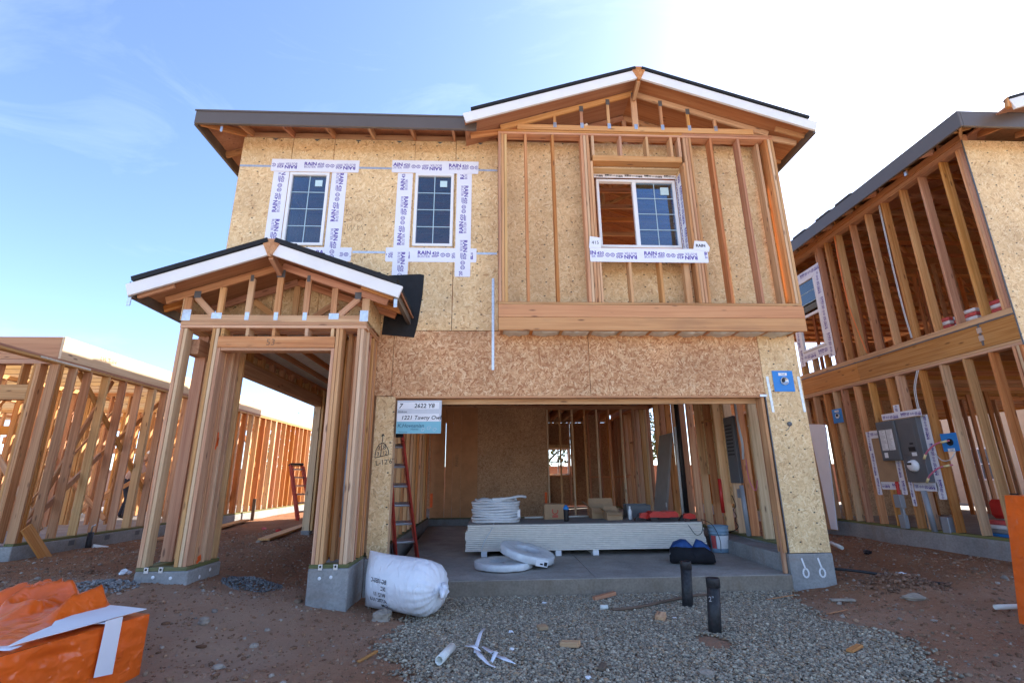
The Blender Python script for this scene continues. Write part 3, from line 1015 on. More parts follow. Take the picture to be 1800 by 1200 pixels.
tube('conduit', [(-1.665, 5.90, 0.75), (-1.665, 5.90, 2.0)], 0.014, 'conduit', house, 8)
# paint splashes on the outer column
strokes(Face((-3.20, 0, 0), (0, 1, 0), (0, 0, 1)), [[(0, 0), (0.02, 0.10), (0.015, 0.2)], [(0.03, 0.04), (0.035, 0.14)]], 5.93, 1.72, 0.028, 'orange_spray', house, 0.004, 1.0, 'paint_mark')
strokes(Face((-3.20, 0, 0), (0, 1, 0), (0, 0, 1)), [[(0, 0), (0.04, 0.02), (0.08, 0.03)], [(0.01, 0.04), (0.07, 0.06)]], 5.90, 0.51, 0.035, 'orange_spray', house, 0.004, 1.0, 'paint_mark')

# ---- porch beams
blk('top_plate', -3.716, -1.504, 5.72, 5.862, 3.140, 3.176, 'lumber', house)
blk('top_plate', -3.716, -1.504, 5.718, 5.862, 3.178, 3.214, 'lumber_red', house)
for x in ((-3.716, -3.578), (-1.642, -1.504)):
    blk('top_plate', x[0], x[1], 5.866, 6.395, 3.140, 3.176, 'lumber', house)
    blk('top_plate', x[0], x[1], 5.866, 6.395, 3.178, 3.214, 'lumber', house)
blk('header', -3.246, -1.872, 5.722, 5.862, 2.900, 3.036, 'lumber', house)
blk('header_flat', -3.208, -1.910, 5.735, 5.862, 2.862, 2.898, 'lumber_red', house)
for x in (-3.21, -2.92, -2.61, -2.22, -1.91):
    stud(x - 0.019, x + 0.019, 5.724, 5.862, 3.038, 3.138, name='cripple_stud')
write(face_y(5.722), '53', -2.68, 2.925, 0.11, 'pencil', house, 0.004)
blk('porch_beam', -3.715, -3.56, 5.90, 10.58, 2.86, 3.05, 'lumber_red', house)
blk('porch_beam', -3.70, -3.60, 6.42, 10.58, 3.052, 3.09, 'lumber', house)
stud(-3.71, -3.57, 10.42, 10.56, 0.40, 2.86); stud(-3.55, -3.51, 10.42, 10.56, 0.40, 3.2); stud(-3.46, -3.42, 10.42, 10.56, 0.40, 3.2)

# ---- porch gable truss
PYF = 5.722
PCX = -2.605
def ptop(x):
    return 3.905 - 0.35 * abs(x - PCX)          # underside of the top chord
tr = blk('gable_truss', -3.70, -1.51, PYF, PYF + 0.04, 3.216, 3.305, 'lumber', house)
for dx in (-1.07, -0.68, -0.345, 0.0, 0.345, 0.68, 1.07):
    x = PCX + dx
    w = 0.045 if dx else 0.05
    bar('truss_web', (x, PYF + 0.02, 3.306), (x, PYF + 0.02, ptop(x) - 0.002), w * 2 if abs(dx) > 1 else w * 1.6, 0.036, (1, 0, 0), 'lumber', tr)
for s in (-1, 1):
    bar('truss_web', (PCX + s * 0.76, PYF + 0.02, 3.31), (PCX + s * 0.98, PYF + 0.02, ptop(PCX + 0.98) - 0.03), 0.075, 0.034, (1, 0, 0), 'lumber', tr)
    bar('top_chord', (PCX + s * 0.001, PYF + 0.02, 3.955), (PCX + s * 1.34, PYF + 0.02, 3.955 - 0.35 * 1.34), 0.088, 0.037, (0, 0, 1), 'lumber_red', tr)
    blk('gusset_plate', PCX + s * 1.06 - 0.05, PCX + s * 1.06 + 0.05, PYF - 0.003, PYF - 0.0005, 3.23, 3.37, 'galv', tr, 0)
    blk('gusset_plate', PCX + s * 0.70 - 0.065, PCX + s * 0.70 + 0.055, PYF - 0.003, PYF - 0.0005, 3.255, 3.33, 'galv', tr, 0)
    blk('gusset_plate', PCX + s * 0.345 - 0.025, PCX + s * 0.345 + 0.025, PYF - 0.003, PYF - 0.0005, 3.24, 3.34, 'galv', tr, 0)
    blk('gusset_plate', PCX + s * 0.345 - 0.02, PCX + s * 0.345 + 0.02, PYF - 0.003, PYF - 0.0005, 3.745, 3.83, 'steel_grey', tr, 0)
    blk('gusset_plate', PCX + s * 0.97 - 0.04, PCX + s * 0.97 + 0.04, PYF - 0.003, PYF - 0.0005, 3.52, 3.61, 'steel_grey', tr, 0)
blk('gusset_plate', PCX - 0.025, PCX + 0.025, PYF - 0.003, PYF - 0.0005, 3.24, 3.34, 'galv', tr, 0)
blk('gusset_plate', PCX - 0.05, PCX + 0.05, PYF - 0.003, PYF - 0.0005, 3.80, 3.90, 'steel_grey', tr, 0)
# second porch truss near the wall, side panel
tr2 = blk('porch_truss', -3.70, -1.51, 6.24, 6.28, 3.216, 3.305, 'lumber_red', house)
for s in (-1, 1):
    bar('top_chord', (PCX + s * 0.001, 6.26, 3.955), (PCX + s * 1.34, 6.26, 3.955 - 0.35 * 1.34), 0.088, 0.037, (0, 0, 1), 'lumber_red', tr2)
    bar('truss_web', (PCX + s * 0.06, 6.26, 3.31), (PCX + s * 0.55, 6.26, 3.68), 0.08, 0.034, (1, 0, 0), 'lumber', tr2)
bar('truss_web', (PCX, 6.26, 3.31), (PCX, 6.26, 3.90), 0.08, 0.034, (1, 0, 0), 'lumber', tr2)
FR = Face((-1.500, 0, 0), (0, 1, 0), (0, 0, 1))
FR.plate('side_panel', 5.724, 6.395, 3.235, 3.545, 0.0, 0.011, 'osb', house)
FL = Face((-3.722, 0, 0), (0, -1, 0), (0, 0, 1))
FL.plate('side_panel', -6.395, -5.724, 3.235, 3.545, 0.0, 0.011, 'osb', house)

# ---- a gable roof: deck, felt, barge boards, ridge block, eave fascia
def gable_roof(cx, zr, half, slope, y0, y1, depth, bw, label_part, felt_t=0.03):
    dk = None
    for s in (-1, 1):
        tail = (cx + s * half, zr - slope * half)
        # deck (underside seen from below)
        nrm = Vector((s * slope, 0, 1)).normalized()
        a = Vector((cx, 0, zr - 0.075))
        b = Vector((tail[0], 0, tail[1] - 0.075))
        Ln = (b - a).length
        mid = (a + b) / 2
        ux = (b - a).normalized()
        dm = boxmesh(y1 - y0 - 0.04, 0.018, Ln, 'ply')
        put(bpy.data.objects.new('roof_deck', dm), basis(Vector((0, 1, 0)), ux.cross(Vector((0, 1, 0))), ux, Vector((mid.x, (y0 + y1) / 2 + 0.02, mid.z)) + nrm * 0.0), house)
        fm = boxmesh(y1 - y0 + 0.05, felt_t, Ln * 0.945, 'felt')
        put(bpy.data.objects.new('roof_felt', fm), basis(Vector((0, 1, 0)), ux.cross(Vector((0, 1, 0))), ux, Vector((mid.x, (y0 + y1) / 2 - 0.028, mid.z)) + nrm * (0.067 + felt_t / 2) - ux * Ln * 0.02), house)
        # barge board
        a2 = Vector((cx + s * 0.045, y0 - 0.012, zr - 0.015 - bw / 2 - slope * 0.045))
        b2 = Vector((tail[0], y0 - 0.012, tail[1] - 0.015 - bw / 2))
        bar('barge_board', a2, b2, bw, 0.036, (0, 0, 1), 'white_board', house, 0.003)
        # batten ends standing above the edge
        nb = int(Ln / 0.36)
        for i in range(nb):
            p = Vector((cx, y0 + 0.02, zr)).lerp(Vector((tail[0], y0 + 0.02, tail[1])), (i + 0.8) / (nb + 0.6))
            blk('batten', p.x - 0.02, p.x + 0.02, y0 - 0.02, y1 - 0.1, p.z + felt_t - 0.01, p.z + felt_t + 0.016, 'felt', house, 0)
    FY = face_y(y0 - 0.03)
    FY.poly('ridge_block', [(cx - 0.015, zr - bw - 0.055), (cx + 0.015, zr - bw - 0.055), (cx + 0.10, zr - 0.03), (cx + 0.055, zr + 0.025), (cx - 0.055, zr + 0.025), (cx - 0.10, zr - 0.03)], -0.04, 0.012, 'lumber', house)
    bar('ridge_block_tail', (cx, y0 + 0.012, zr - bw - 0.03), (cx, y0 + depth, zr - bw - 0.12), 0.05, 0.09, (1, 0, 0), 'lumber', house)

gable_roof(PCX, 4.118, 1.555, 0.352, 5.40, 6.39, 0.30, 0.150, 'porch', 0.055)
# porch side eaves: dark fascia with gutter lip and a snow strap end
for s, x in ((-1, PCX - 1.52), (1, PCX + 1.50)):
    zt = 4.118 - 0.352 * 1.555
    blk('eave_fascia', x - 0.025, x + 0.025, 5.40, 6.385, zt - 0.17, zt - 0.015, 'dark_metal', house, 0.004)
    blk('gutter_lip', x + s * 0.03 - 0.006, x + s * 0.03 + 0.006, 5.40, 6.385, zt - 0.03, zt + 0.02, 'felt', house, 0)
    blk('flashing_tab', x - 0.02, x + 0.02, 5.395, 5.405, zt - 0.27, zt - 0.17, 'galv', house, 0)
    for y in (5.42, 5.9):
        bar('rafter_tail', (x - s * 0.03, y + 0.05, zt - 0.12), (x - s * 0.42, y + 0.05, zt + 0.02), 0.088, 0.037, (0, 0, 1), 'lumber_red', house)
# ---- upper front wall: strand board panels with window openings, joints left open
Z0, Z1 = 3.322, 6.375
W1 = (-2.97, -2.39, 4.58, 5.77)
W2 = (-1.12, -0.545, 4.59, 5.795)
W3 = (1.59, 2.88, 4.60, 5.80)
G = 0.004
def pan(x0, x1, z0, z1, mat='osb', d0=-0.011, d1=0.0, name='osb_panel'):
    return FAC.plate(name, x0 + G, x1 - G, z0 + G, z1 - G, d0, d1, mat, house, 0.0015)
pan(-3.72, -2.985, Z0, Z1)
pan(-2.985, -2.365, W1[3], Z1); pan(-2.985, -2.365, Z0, W1[2])
pan(-2.985, W1[0], W1[2], W1[3]); pan(W1[1], -2.365, W1[2], W1[3])
pan(-2.365, -1.145, Z0, Z1)
pan(-1.145, -0.525, W2[3], Z1); pan(-1.145, -0.525, Z0, W2[2])
pan(-1.145, W2[0], W2[2], W2[3]); pan(W2[1], -0.525, W2[2], W2[3])
pan(-0.525, 0.12, Z0, Z1 + 0.02)
pan(0.12, 0.95, 3.30, 6.40); pan(0.95, W3[0], 3.30, 6.40)
pan(W3[0], W3[1], W3[3], 6.40); pan(W3[0], W3[1], 3.30, W3[2])
pan(W3[1], 3.52, 3.30, 6.40); pan(3.52, 4.22, 3.30, 6.40)
# header boards over the garage and the narrow returns
pan(-1.525, -1.30, 2.418, 3.322, 'osb_red'); pan(-1.30, 1.36, 2.415, 3.322, 'osb_red', -0.013, 0.002); pan(1.36, 3.765, 2.415, 3.322, 'osb_red', -0.013, 0.002)
pan(-1.49, -1.235, 0.48, 2.415)
pan(3.765, XRW, 0.425, 3.322)
# garage opening framing
blk('garage_header', -1.48, 3.95, 6.415, 6.505, 2.43, 3.20, 'lvl', house)
blk('header_trim', -1.27, 3.74, 6.400 + 0.002, 6.50, 2.392, 2.428, 'lumber_red', house)
blk('header_trim', -1.27, 3.74, 6.56, 6.60, 2.33, 2.60, 'lumber', house)
for x in (-1.275, 3.745):
    blk('jamb_stud', min(x, x + 0.04 * (1 if x < 0 else -1)), max(x, x + 0.04 * (1 if x < 0 else -1)), 6.412, 6.555, 0.25 if x < 0 else 0.43, 2.39, 'lumber', house)
for i in range(4):
    stud(-1.48 + i * 0.05, -1.442 + i * 0.05, 6.415, 6.55, 0.45, 2.42)
    stud(3.80 + i * 0.12, 3.838 + i * 0.12, 6.415, 6.55, 0.43, 2.42)
bar('loose_brace', (3.705, 6.45, 0.19), (3.735, 6.47, 1.0), 0.05, 0.035, (1, 0, 0), 'lumber', house)
# dark gasket line at the edges of the corner board
for x in (3.760,):
    blk('edge_trim', x - 0.006, x + 0.004, 6.392, 6.412, 0.425, 2.40, 'steel_grey', house, 0)

# ---- marker writing on the board left of the opening
arch = [(0.0, 0.0), (0.01, 0.10), (0.045, 0.165), (0.085, 0.19), (0.125, 0.165), (0.165, 0.095), (0.175, 0.04), (0.0, 0.0)]
strokes(FAC, [arch, [(0.072, 0.02), (0.078, 0.185)], [(0.085, 0.20), (0.085, 0.30), (0.07, 0.265)], [(0.085, 0.30), (0.105, 0.27)]], -1.455, 1.63, 0.009, 'black_ink', house)
write(FAC, '3', -1.43, 1.725, 0.075, 'black_ink', house); write(FAC, '3', -1.435, 1.655, 0.07, 'black_ink', house)
write(FAC, '8', -1.36, 1.735, 0.08, 'black_ink', house); write(FAC, '12', -1.365, 1.668, 0.065, 'black_ink', house)
write(FAC, "L-12'6\"", -1.44, 1.535, 0.085, 'black_ink', house, 0.003, 0, 0, 0.12)
strokes(FAC, [[(0.10, 0.16), (0.02, 0.15), (0.0, 0.09), (0.06, 0.10), (0.085, 0.05), (0.06, 0.0), (0.0, 0.01)], [(0.17 + 0.05 * cos(t * 0.5), 0.05 + 0.055 * sin(t * 0.5)) for t in range(14)],
              [(0.01, -0.05), (0.03, -0.16), (0.07, -0.06), (0.08, -0.16), (0.13, -0.05)], [(0.16, -0.06), (0.17, -0.15), (0.22, -0.07), (0.24, -0.15)]], -2.08, 4.98, 0.0045, 'pencil', house)
strokes(FAC, [[(0.05 * sin(t * 0.5), 0.07 * cos(t * 0.5)) for t in range(13)]], 0.0 - 0.16, 4.72, 0.007, 'pencil', house)

# ---- metal straps on the face
for z, sg in ((5.872, [(-3.72, -3.27), (-1.97, -1.49), (-0.18, 0.11)]), (4.487, [(-3.72, -3.22), (-1.96, -1.50), (-0.19, 0.10)])):
    for a, b in sg:
        FAC.plate('steel_strap', a, b, z - 0.016, z + 0.016, 0.001, 0.003, 'galv', house)
FAC.plate('steel_strap', 0.028, 0.062, 2.77, 4.10, 0.004, 0.0065, 'galv', house)
for u in (3.83, 4.27):
    bar('steel_strap', (u - 0.006, 6.3955, 2.68), (u + 0.006, 6.3955, 2.19), 0.034, 0.003, (1, 0, 0), 'galv', house, 0)
blk('header_hanger', 3.68, 3.78, 6.385, 6.397, 2.40, 2.43, 'galv', house, 0)

# ---- windows
def window(w, cols, rows, depth=0.0, open_left=False):
    x0, x1, z0, z1 = w
    f = 0.042
    fc = face_y(6.40 + depth)
    fr = fc.plate('window', x0, x1, z1 - f, z1, -0.05, 0.018, 'vinyl', house, 0.004)
    fc.plate('frame_rail', x0, x1, z0, z0 + f, -0.05, 0.018, 'vinyl', fr, 0.004)
    fc.plate('frame_stile', x0, x0 + f, z0 + f, z1 - f, -0.05, 0.0178, 'vinyl', fr, 0.004)
    fc.plate('frame_stile', x1 - f, x1, z0 + f, z1 - f, -0.05, 0.0178, 'vinyl', fr, 0.004)
    gx0, gx1, gz0, gz1 = x0 + f, x1 - f, z0 + f, z1 - f
    if open_left:
        xm = (x0 + x1) / 2 - 0.03
        fc.plate('meeting_stile', xm - 0.03, xm + 0.03, gz0, gz1, -0.045, 0.012, 'vinyl', fr, 0.004)
        gx0 = xm + 0.03
    fc.plate('pane', gx0, gx1, gz0, gz1, -0.022, -0.018, 'glass_blue' if open_left else 'glass', fr)
    for i in range(1, cols):
        u = gx0 + (gx1 - gx0) * i / cols
        fc.plate('muntin', u - 0.006, u + 0.006, gz0, gz1, -0.017, -0.0145, 'muntin', fr)
    for j in range(1, rows):
        v = gz0 + (gz1 - gz0) * j / rows
        fc.plate('muntin', gx0, gx1, v - 0.006, v + 0.006, -0.0170, -0.0143, 'muntin', fr)
    sw = 0.105 if not open_left else 0.13
    fc.plate('sticker', gx1 - sw - 0.06, gx1 - 0.06, gz1 - sw - 0.07, gz1 - 0.07, -0.0140, -0.0135, 'sticker', fr)
    return fr
window(W1, 2, 4)
window(W2, 2, 4)
window((1.62, 2.85, 4.62, 5.77), 2, 4, 0.03, True)

# printed flashing tape round the windows
T = lambda *a, **k: tape_strip(FAC, *a, parent=house, **k)
T(-3.21, -2.985, 4.30, 5.78, 0.003, phase=0.12, vertical=True)
T(-2.36, -2.135, 4.34, 5.78, 0.003, phase=0.30, vertical=True)
T(-3.26, -1.97, 5.785, 5.995, 0.006, phase=0.38)
tape_strip(FAC, -3.25, -1.975, 4.34, 4.555, 0.0005, house, 0.1)
tape_strip(FAC, -1.385, -1.165, 4.12, 5.79, 0.003, house, 0.42, True)
tape_strip(FAC, -0.50, -0.28, 4.12, 5.80, 0.003, house, 0.22, True)
tape_strip(FAC, -1.48, -0.18, 5.80, 6.015, 0.006, house, 0.03)
tape_strip(FAC, -1.49, -0.195, 4.345, 4.565, 0.0005, house, 0.45)

# black underlayment flap beside the porch roof
FAC.poly('felt_flap', [(-1.47, 3.26), (-1.03, 3.22), (-0.99, 3.42), (-0.94, 3.85), (-0.93, 4.14), (-0.99, 4.155), (-1.42, 4.13)], 0.004, 0.009, 'felt', house)

# ---- popped-out gable bay: front frame at YP, boards behind
YP = 6.10
PB = face_y(YP)
blk('rim_beam', 0.115, 4.31, YP, YP + 0.045, 3.245, 3.425, 'lvl', house)
blk('rim_beam', 0.115, 4.312, YP - 0.002, YP + 0.045, 3.428, 3.602, 'lvl', house)
blk('bottom_plate', 0.115, 4.30, YP, YP + 0.14, 3.606, 3.642, 'lumber', house)
ZB, ZP = 3.644, 6.302
blk('top_plate', 0.115, 4.31, YP, YP + 0.14, 6.304, 6.338, 'lumber', house)
blk('top_plate', 0.115, 2.90, YP - 0.001, YP + 0.14, 6.341, 6.376, 'lumber', house)
blk('top_plate', 2.904, 4.31, YP - 0.001, YP + 0.14, 6.341, 6.376, 'lumber_red', house)
for x in (0.118, 0.162, 0.205):
    stud(x, x + 0.038, YP + (0.0 if x < 0.2 else 0.008), YP + 0.14, ZB, ZP)
for x in (0.505, 0.91, 3.315, 3.745):
    stud(x, x + 0.038, YP, YP + 0.14, ZB, ZP, 'lumber' if x < 0.9 else 'lumber_red')
for i, x in enumerate((1.345, 1.388, 1.431, 1.474)):
    stud(x, x + 0.038, YP + 0.002 * (i % 2), YP + 0.14, ZB, ZP if i < 3 else 5.86)
stud(1.517, 1.545, YP + 0.004, YP + 0.14, ZB, 4.40)
for i, x in enumerate((2.815, 2.858, 2.901, 2.944)):
    stud(x + 0.05, x + 0.088, YP + 0.002 * (i % 2), YP + 0.14, ZB, ZP if i > 0 else 5.86, 'lumber_red' if i % 2 else 'lumber')
stud(2.72, 2.80, YP + 0.05, YP + 0.14, ZB, 4.40, 'lumber_red')
for x in (4.07, 4.15, 4.195, 4.24):
    stud(x + 0.028, x + 0.066, YP + (0.10 if x < 4.1 else 0), YP + (0.24 if x < 4.1 else 0.14), ZB, ZP, 'lumber')
blk('window_header', 1.515, 2.86, YP, YP + 0.14, 5.862, 5.958, 'lumber', house)
blk('rough_sill', 1.515, 2.86, YP, YP + 0.14, 4.405, 4.441, 'lumber', house)
for x in (1.51, 1.93, 2.335, 2.705, 2.83):
    stud(x, x + 0.038, YP + 0.002, YP + 0.14, 5.96, ZP, name='cripple_stud')
for x in (1.925, 2.355):
    stud(x, x + 0.038, YP + 0.002, YP + 0.14, ZB, 4.403, name='cripple_stud')
# lined recess between frame and wall
blk('recess_liner', 1.53, 1.542, YP + 0.142, 6.388, 4.45, 5.85, 'osb', house, 0)
blk('recess_liner', 2.872, 2.884, YP + 0.142, 6.388, 4.45, 5.85, 'osb', house, 0)
blk('recess_liner', 1.545, 2.87, YP + 0.142, 6.388, 5.84, 5.852, 'osb', house, 0)
blk('recess_liner', 1.545, 2.87, YP + 0.142, 6.388, 4.445, 4.457, 'osb', house, 0)
FW = face_y(6.396)
tape_strip(FW, 1.55, 2.875, 5.775, 5.935 - 0.085, 0.006, house, 0.1, False, '415', 'black_ink')
tape_strip(FW, 2.85, 2.871, 4.50, 5.77, 0.004, house, 0.1, True)
FJ = Face((2.871, 0, 0), (0, 1, 0), (0, 0, 1))
FJ2 = Face((2.870, 0, 0), (0, -1, 0), (0, 0, 1))
tape_strip(FJ2, -6.37, -6.20, 4.46, 5.78, 0.002, house, 0.2, True, '415')
FS = face_y(YP - 0.002)
tape_strip(FS, 1.39, 3.06, 4.235, 4.445, 0.003, house, 0.1, False)
FS.poly('flashing_tape', [(1.38, 4.44), (1.55, 4.44), (1.55, 4.60), (1.40, 4.62)], 0.008, 0.0105, 'tape', house)
write(FS, '415', 1.42, 4.50, 0.07, 'black_ink', house, 0.012)
FS.poly('flashing_tape', [(2.86, 4.44), (3.08, 4.40), (3.10, 4.47), (3.05, 4.56), (2.89, 4.57)], 0.010, 0.0125, 'tape', house)
write(FS, 'RAIN', 2.90, 4.475, 0.06, 'black_ink', house, 0.014, 0, 0.002)
# cantilever joists with insulation between them
for i, x in enumerate(np.arange(0.135, 4.31, 0.4065)):
    blk('floor_joist', x, x + 0.04, YP + 0.047, 12.4, 3.262, 3.556, 'lumber', house)
    if x < 4.0:
        v, f = [], []
        nu, nv = 9, 4
        for b in range(nv):
            for a in range(nu):
                uu, vv = a / (nu - 1), b / (nv - 1)
                v.append((x + 0.042 + uu * 0.362, YP + 0.05 + vv * 0.36, 3.262 - 0.03 * sin(pi * uu) * random.uniform(0.3, 1.3) + 0.012 * random.random()))
        for b in range(nv - 1):
            for a in range(nu - 1):
                q = b * nu + a
                f.append((q, q + nu, q + nu + 1, q + 1))
        ob = raw('insulation_batt', v, f, 'insul', house, True)
        sm = ob.modifiers.new('thick', 'SOLIDIFY'); sm.thickness = 0.06; sm.offset = -1
for x in np.arange(-3.68, 0.1, 0.4065):
    blk('floor_joist', x, x + 0.04, 6.42, 12.4, 3.225, 3.53, 'lumber_red', house)
    if x < -1.7:
        blk('insulation_batt', x + 0.05, x + 0.395, 6.5, 12.3, 3.29, 3.40, 'insul', house, 0.02)
for y in np.arange(6.5, 12.3, 0.4065):
    blk('joist_blocking', -3.71, -3.62, y, y + 0.09, 3.092, 3.25, 'lumber', house)
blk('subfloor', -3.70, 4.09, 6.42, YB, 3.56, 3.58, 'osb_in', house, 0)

# gable truss over the bay
GCX = 2.205
def gtop(x):
    return 7.040 - 0.333 * abs(x - GCX)
gt = blk('gable_truss', 0.40, 4.02, YP - 0.012, YP + 0.026, 6.380, 6.468, 'lumber', house)
for dx in (-1.235, -0.825, -0.41, 0.0, 0.41, 0.825, 1.235):
    x = GCX + dx
    bar('truss_web', (x, YP + 0.008, 6.469), (x, YP + 0.008, gtop(x) - 0.003), 0.042 if dx else 0.09, 0.036, (1, 0, 0), 'lumber', gt)
    blk('gusset_plate', x - 0.025, x + 0.025, YP - 0.0145, YP - 0.0125, 6.42, 6.51, 'galv', gt, 0)
    if abs(dx) < 1.0:
        blk('gusset_plate', x - 0.03, x + 0.03, YP - 0.0140, YP - 0.0122, gtop(x) - 0.05, gtop(x) + 0.05, 'steel_grey', gt, 0)
for s in (-1, 1):
    bar('top_chord', (GCX + s * 0.001, YP + 0.008, 7.085), (GCX + s * 2.05, YP + 0.008, 7.085 - 0.333 * 2.05), 0.088, 0.037, (0, 0, 1), 'lumber', gt)
    bar('outlooker', (GCX + s * 1.75, YP + 0.05, 6.42), (GCX + s * 2.5, YP + 0.05, 6.29), 0.09, 0.037, (0, 0, 1), 'lumber', house)
bar('loose_board', (1.42, YP - 0.005, 6.47), (1.62, YP + 0.35, 6.56), 0.09, 0.036, (1, 0, 0.3), 'joist', house)
for k, y in enumerate((6.62, 7.15, 7.7, 8.25)):
    t3 = blk('roof_truss', 0.20, 4.30, y, y + 0.038, 6.380, 6.468, 'lumber_red', house)
    for s in (-1, 1):
        bar('top_chord', (GCX + s * 0.001, y + 0.02, 7.085), (GCX + s * 2.35, y + 0.02, 7.085 - 0.333 * 2.35), 0.088, 0.037, (0, 0, 1), 'lumber_red', t3)
        bar('truss_web', (GCX + s * 0.05, y + 0.02, 6.47), (GCX + s * 0.75, y + 0.02, 6.80), 0.07, 0.034, (0, 0, 1), 'lumber', t3)
    bar('truss_web', (GCX, y + 0.02, 6.47), (GCX, y + 0.02, 7.03), 0.07, 0.034, (1, 0, 0), 'lumber', t3)
gable_roof(GCX, 7.235, 2.575, 0.333, 5.80, 8.6, 0.28, 0.150, 'gable', 0.04)
# right-hand eave running back
blk('eave_fascia', 4.745, 4.79, 5.82, YB, 6.20, 6.385, 'dark_metal', house, 0.004)
for y in np.arange(6.0, 12, 0.61):
    bar('rafter_tail', (4.31, y, 6.42), (4.74, y, 6.30), 0.09, 0.037, (0, 0, 1), 'lumber_red', house)
blk('gutter_lip', 0.10 - 0.33, -0.17, 5.79, 5.83, 6.37, 6.46, 'felt', house, 0)

# ---- main hip roof with grey gutter fascia in front and on the left
EX0, EX1, EY0, EY1, EZ = -4.16, 4.78, 5.98, YB + 0.42, 6.43
half = (EY1 - EY0) / 2
rise = 0.333
def roof_sheet(name, dz, mat, flip=False):
    zr = EZ + dz + rise * (EX1 - EX0) / 2
    cx = (EX0 + EX1) / 2
    hx = (EX1 - EX0) / 2
    def zp(y):
        return EZ + dz + rise * (y - EY0)
    V = [(EX0, EY0, EZ + dz), (-0.38, EY0, EZ + dz), (2.2, 8.29, zp(8.29)), (EX1 - (8.29 - EY0), 8.29, zp(8.29)), (cx, EY0 + hx, zr), (EX1, 8.56, EZ + dz), (EX1, EY1, EZ + dz), (EX0, EY1, EZ + dz), (cx, EY1 - hx, zr)]
    F = [(0, 1, 2, 3, 4), (3, 5, 6, 8, 4), (6, 7, 8), (7, 0, 4, 8)]
    o = Vector(V[0])
    return raw(name, [Vector(v) - o for v in V], F, mat, house, False, Matrix.Translation(o))
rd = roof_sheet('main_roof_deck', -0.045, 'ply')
rs = roof_sheet('main_roof_tiles', 0.02, 'tile')
for o in (rd, rs):
    sm = o.modifiers.new('thick', 'SOLIDIFY'); sm.thickness = 0.02
blk('eave_fascia', EX0 - 0.02, -0.20, EY0 - 0.045, EY0 - 0.003, 6.225, 6.445, 'dark_metal', house, 0.006)
blk('eave_fascia', EX0 - 0.045, EX0 - 0.003, EY0 - 0.002, EY1, 6.225, 6.445, 'dark_metal', house, 0.006)
blk('gutter_lip', EX0 - 0.03, -0.20, EY0 - 0.055, EY0 - 0.046, 6.425, 6.450, 'dark_metal', house, 0)
for x in np.arange(-3.60, -0.1, 0.61):
    bar('rafter_tail', (x, EY0 + 0.0, 6.30), (x, 6.44, 6.44), 0.10, 0.037, (0, 0, 1), 'lumber_red', house)
bar('hip_rafter_tail', (EX0 + 0.02, EY0 + 0.02, 6.29), (-3.70, 6.42, 6.44), 0.10, 0.037, (0, 0, 1), 'lumber', house)
blk('frieze_block', -3.70, 0.10, 6.404, 6.44, 6.385, 6.47, 'lumber_red', house)
bar('rafter_tail', (EX0, 6.75, 6.30), (-3.72, 6.75, 6.44), 0.10, 0.037, (0, 0, 1), 'lumber_red', house)
blk('flashing_tab', -3.83, -3.80, EY0 - 0.002, EY0 + 0.01, 6.13, 6.22, 'galv', house, 0)
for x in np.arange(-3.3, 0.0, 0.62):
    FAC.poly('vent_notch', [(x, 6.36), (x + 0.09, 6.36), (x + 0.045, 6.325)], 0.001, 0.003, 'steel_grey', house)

for y in (9.4, 10.9, 13.3):
    for k in range(6):
        bar('roof_tile', (EX0 + 0.28 + 0.01 * k, y, EZ + 0.15 + 0.026 * k), (EX0 + 0.28 + 0.01 * k, y + 0.42, EZ + 0.15 + 0.026 * k), 0.40, 0.022, (1, 0, 0.333), 'tile', house, 0.003)
# ---- inside: upper storey
for y in np.arange(6.9, 16.8, 0.61):
    hgt = min(EZ + rise * (y - EY0), EZ + rise * (EY1 - y)) - 0.16
    tr_ = blk('roof_truss', -3.70, 4.30 if y > 8.6 else 0.1, y, y + 0.038, 6.38, 6.468, 'lumber', house)
    xe = 4.30 if y > 8.6 else 0.1
    zt = min(hgt, 7.6)
    x0 = EX0 + (zt - EZ + 0.14) / rise
    bar('top_chord', (-3.70, y + 0.02, 6.50), (x0, y + 0.02, zt), 0.088, 0.037, (0, 0, 1), 'lumber', tr_)
    x1 = min(xe, EX1 - (zt - EZ + 0.14) / rise)
    bar('top_chord', (x0, y + 0.02, zt), (x1, y + 0.02, zt), 0.088, 0.037, (0, 0, 1), 'lumber', tr_)
    if xe > 4:
        bar('top_chord', (x1, y + 0.02, zt), (4.30, y + 0.02, 6.50), 0.088, 0.037, (0, 0, 1), 'lumber', tr_)
    for i in range(4):
        xa = x0 + (x1 - x0) * i / 4
        xb = x0 + (x1 - x0) * (i + 0.5) / 4
        bar('truss_web', (xa, y + 0.02, zt - 0.05), (xb, y + 0.02, 6.47), 0.08, 0.034, (0, 1, 0), 'lumber', tr_)
# side and back walls of the upper storey, stud by stud
for y in np.arange(6.60, YB, 0.4065):
    stud(4.17, 4.308, y, y + 0.038, 3.60, 6.30, 'lumber')
    stud(-3.718, -3.58, y, y + 0.038, 3.60, 6.30, 'lumber_red')
for x in np.arange(-3.55, 4.2, 0.4065):
    stud(x, x + 0.038, YB - 0.14, YB, 3.60, 6.30, 'lumber_red')
    stud(x, x + 0.038, 11.0, 11.09, 3.60, 6.30, 'lumber')
for x0, x1, y0, y1 in ((4.17, 4.31, 6.56, YB), (-3.72, -3.58, 6.56, YB), (-3.57, 4.16, YB - 0.14, YB), (-3.57, 4.16, 11.0, 11.09)):
    blk('top_plate', x0, x1, y0, y1, 6.302, 6.376, 'lumber', house)
    blk('bottom_plate', x0, x1, y0, y1, 3.582, 3.60, 'lumber', house)
FLL = Face((-3.722, 0, 0), (0, -1, 0), (0, 0, 1))
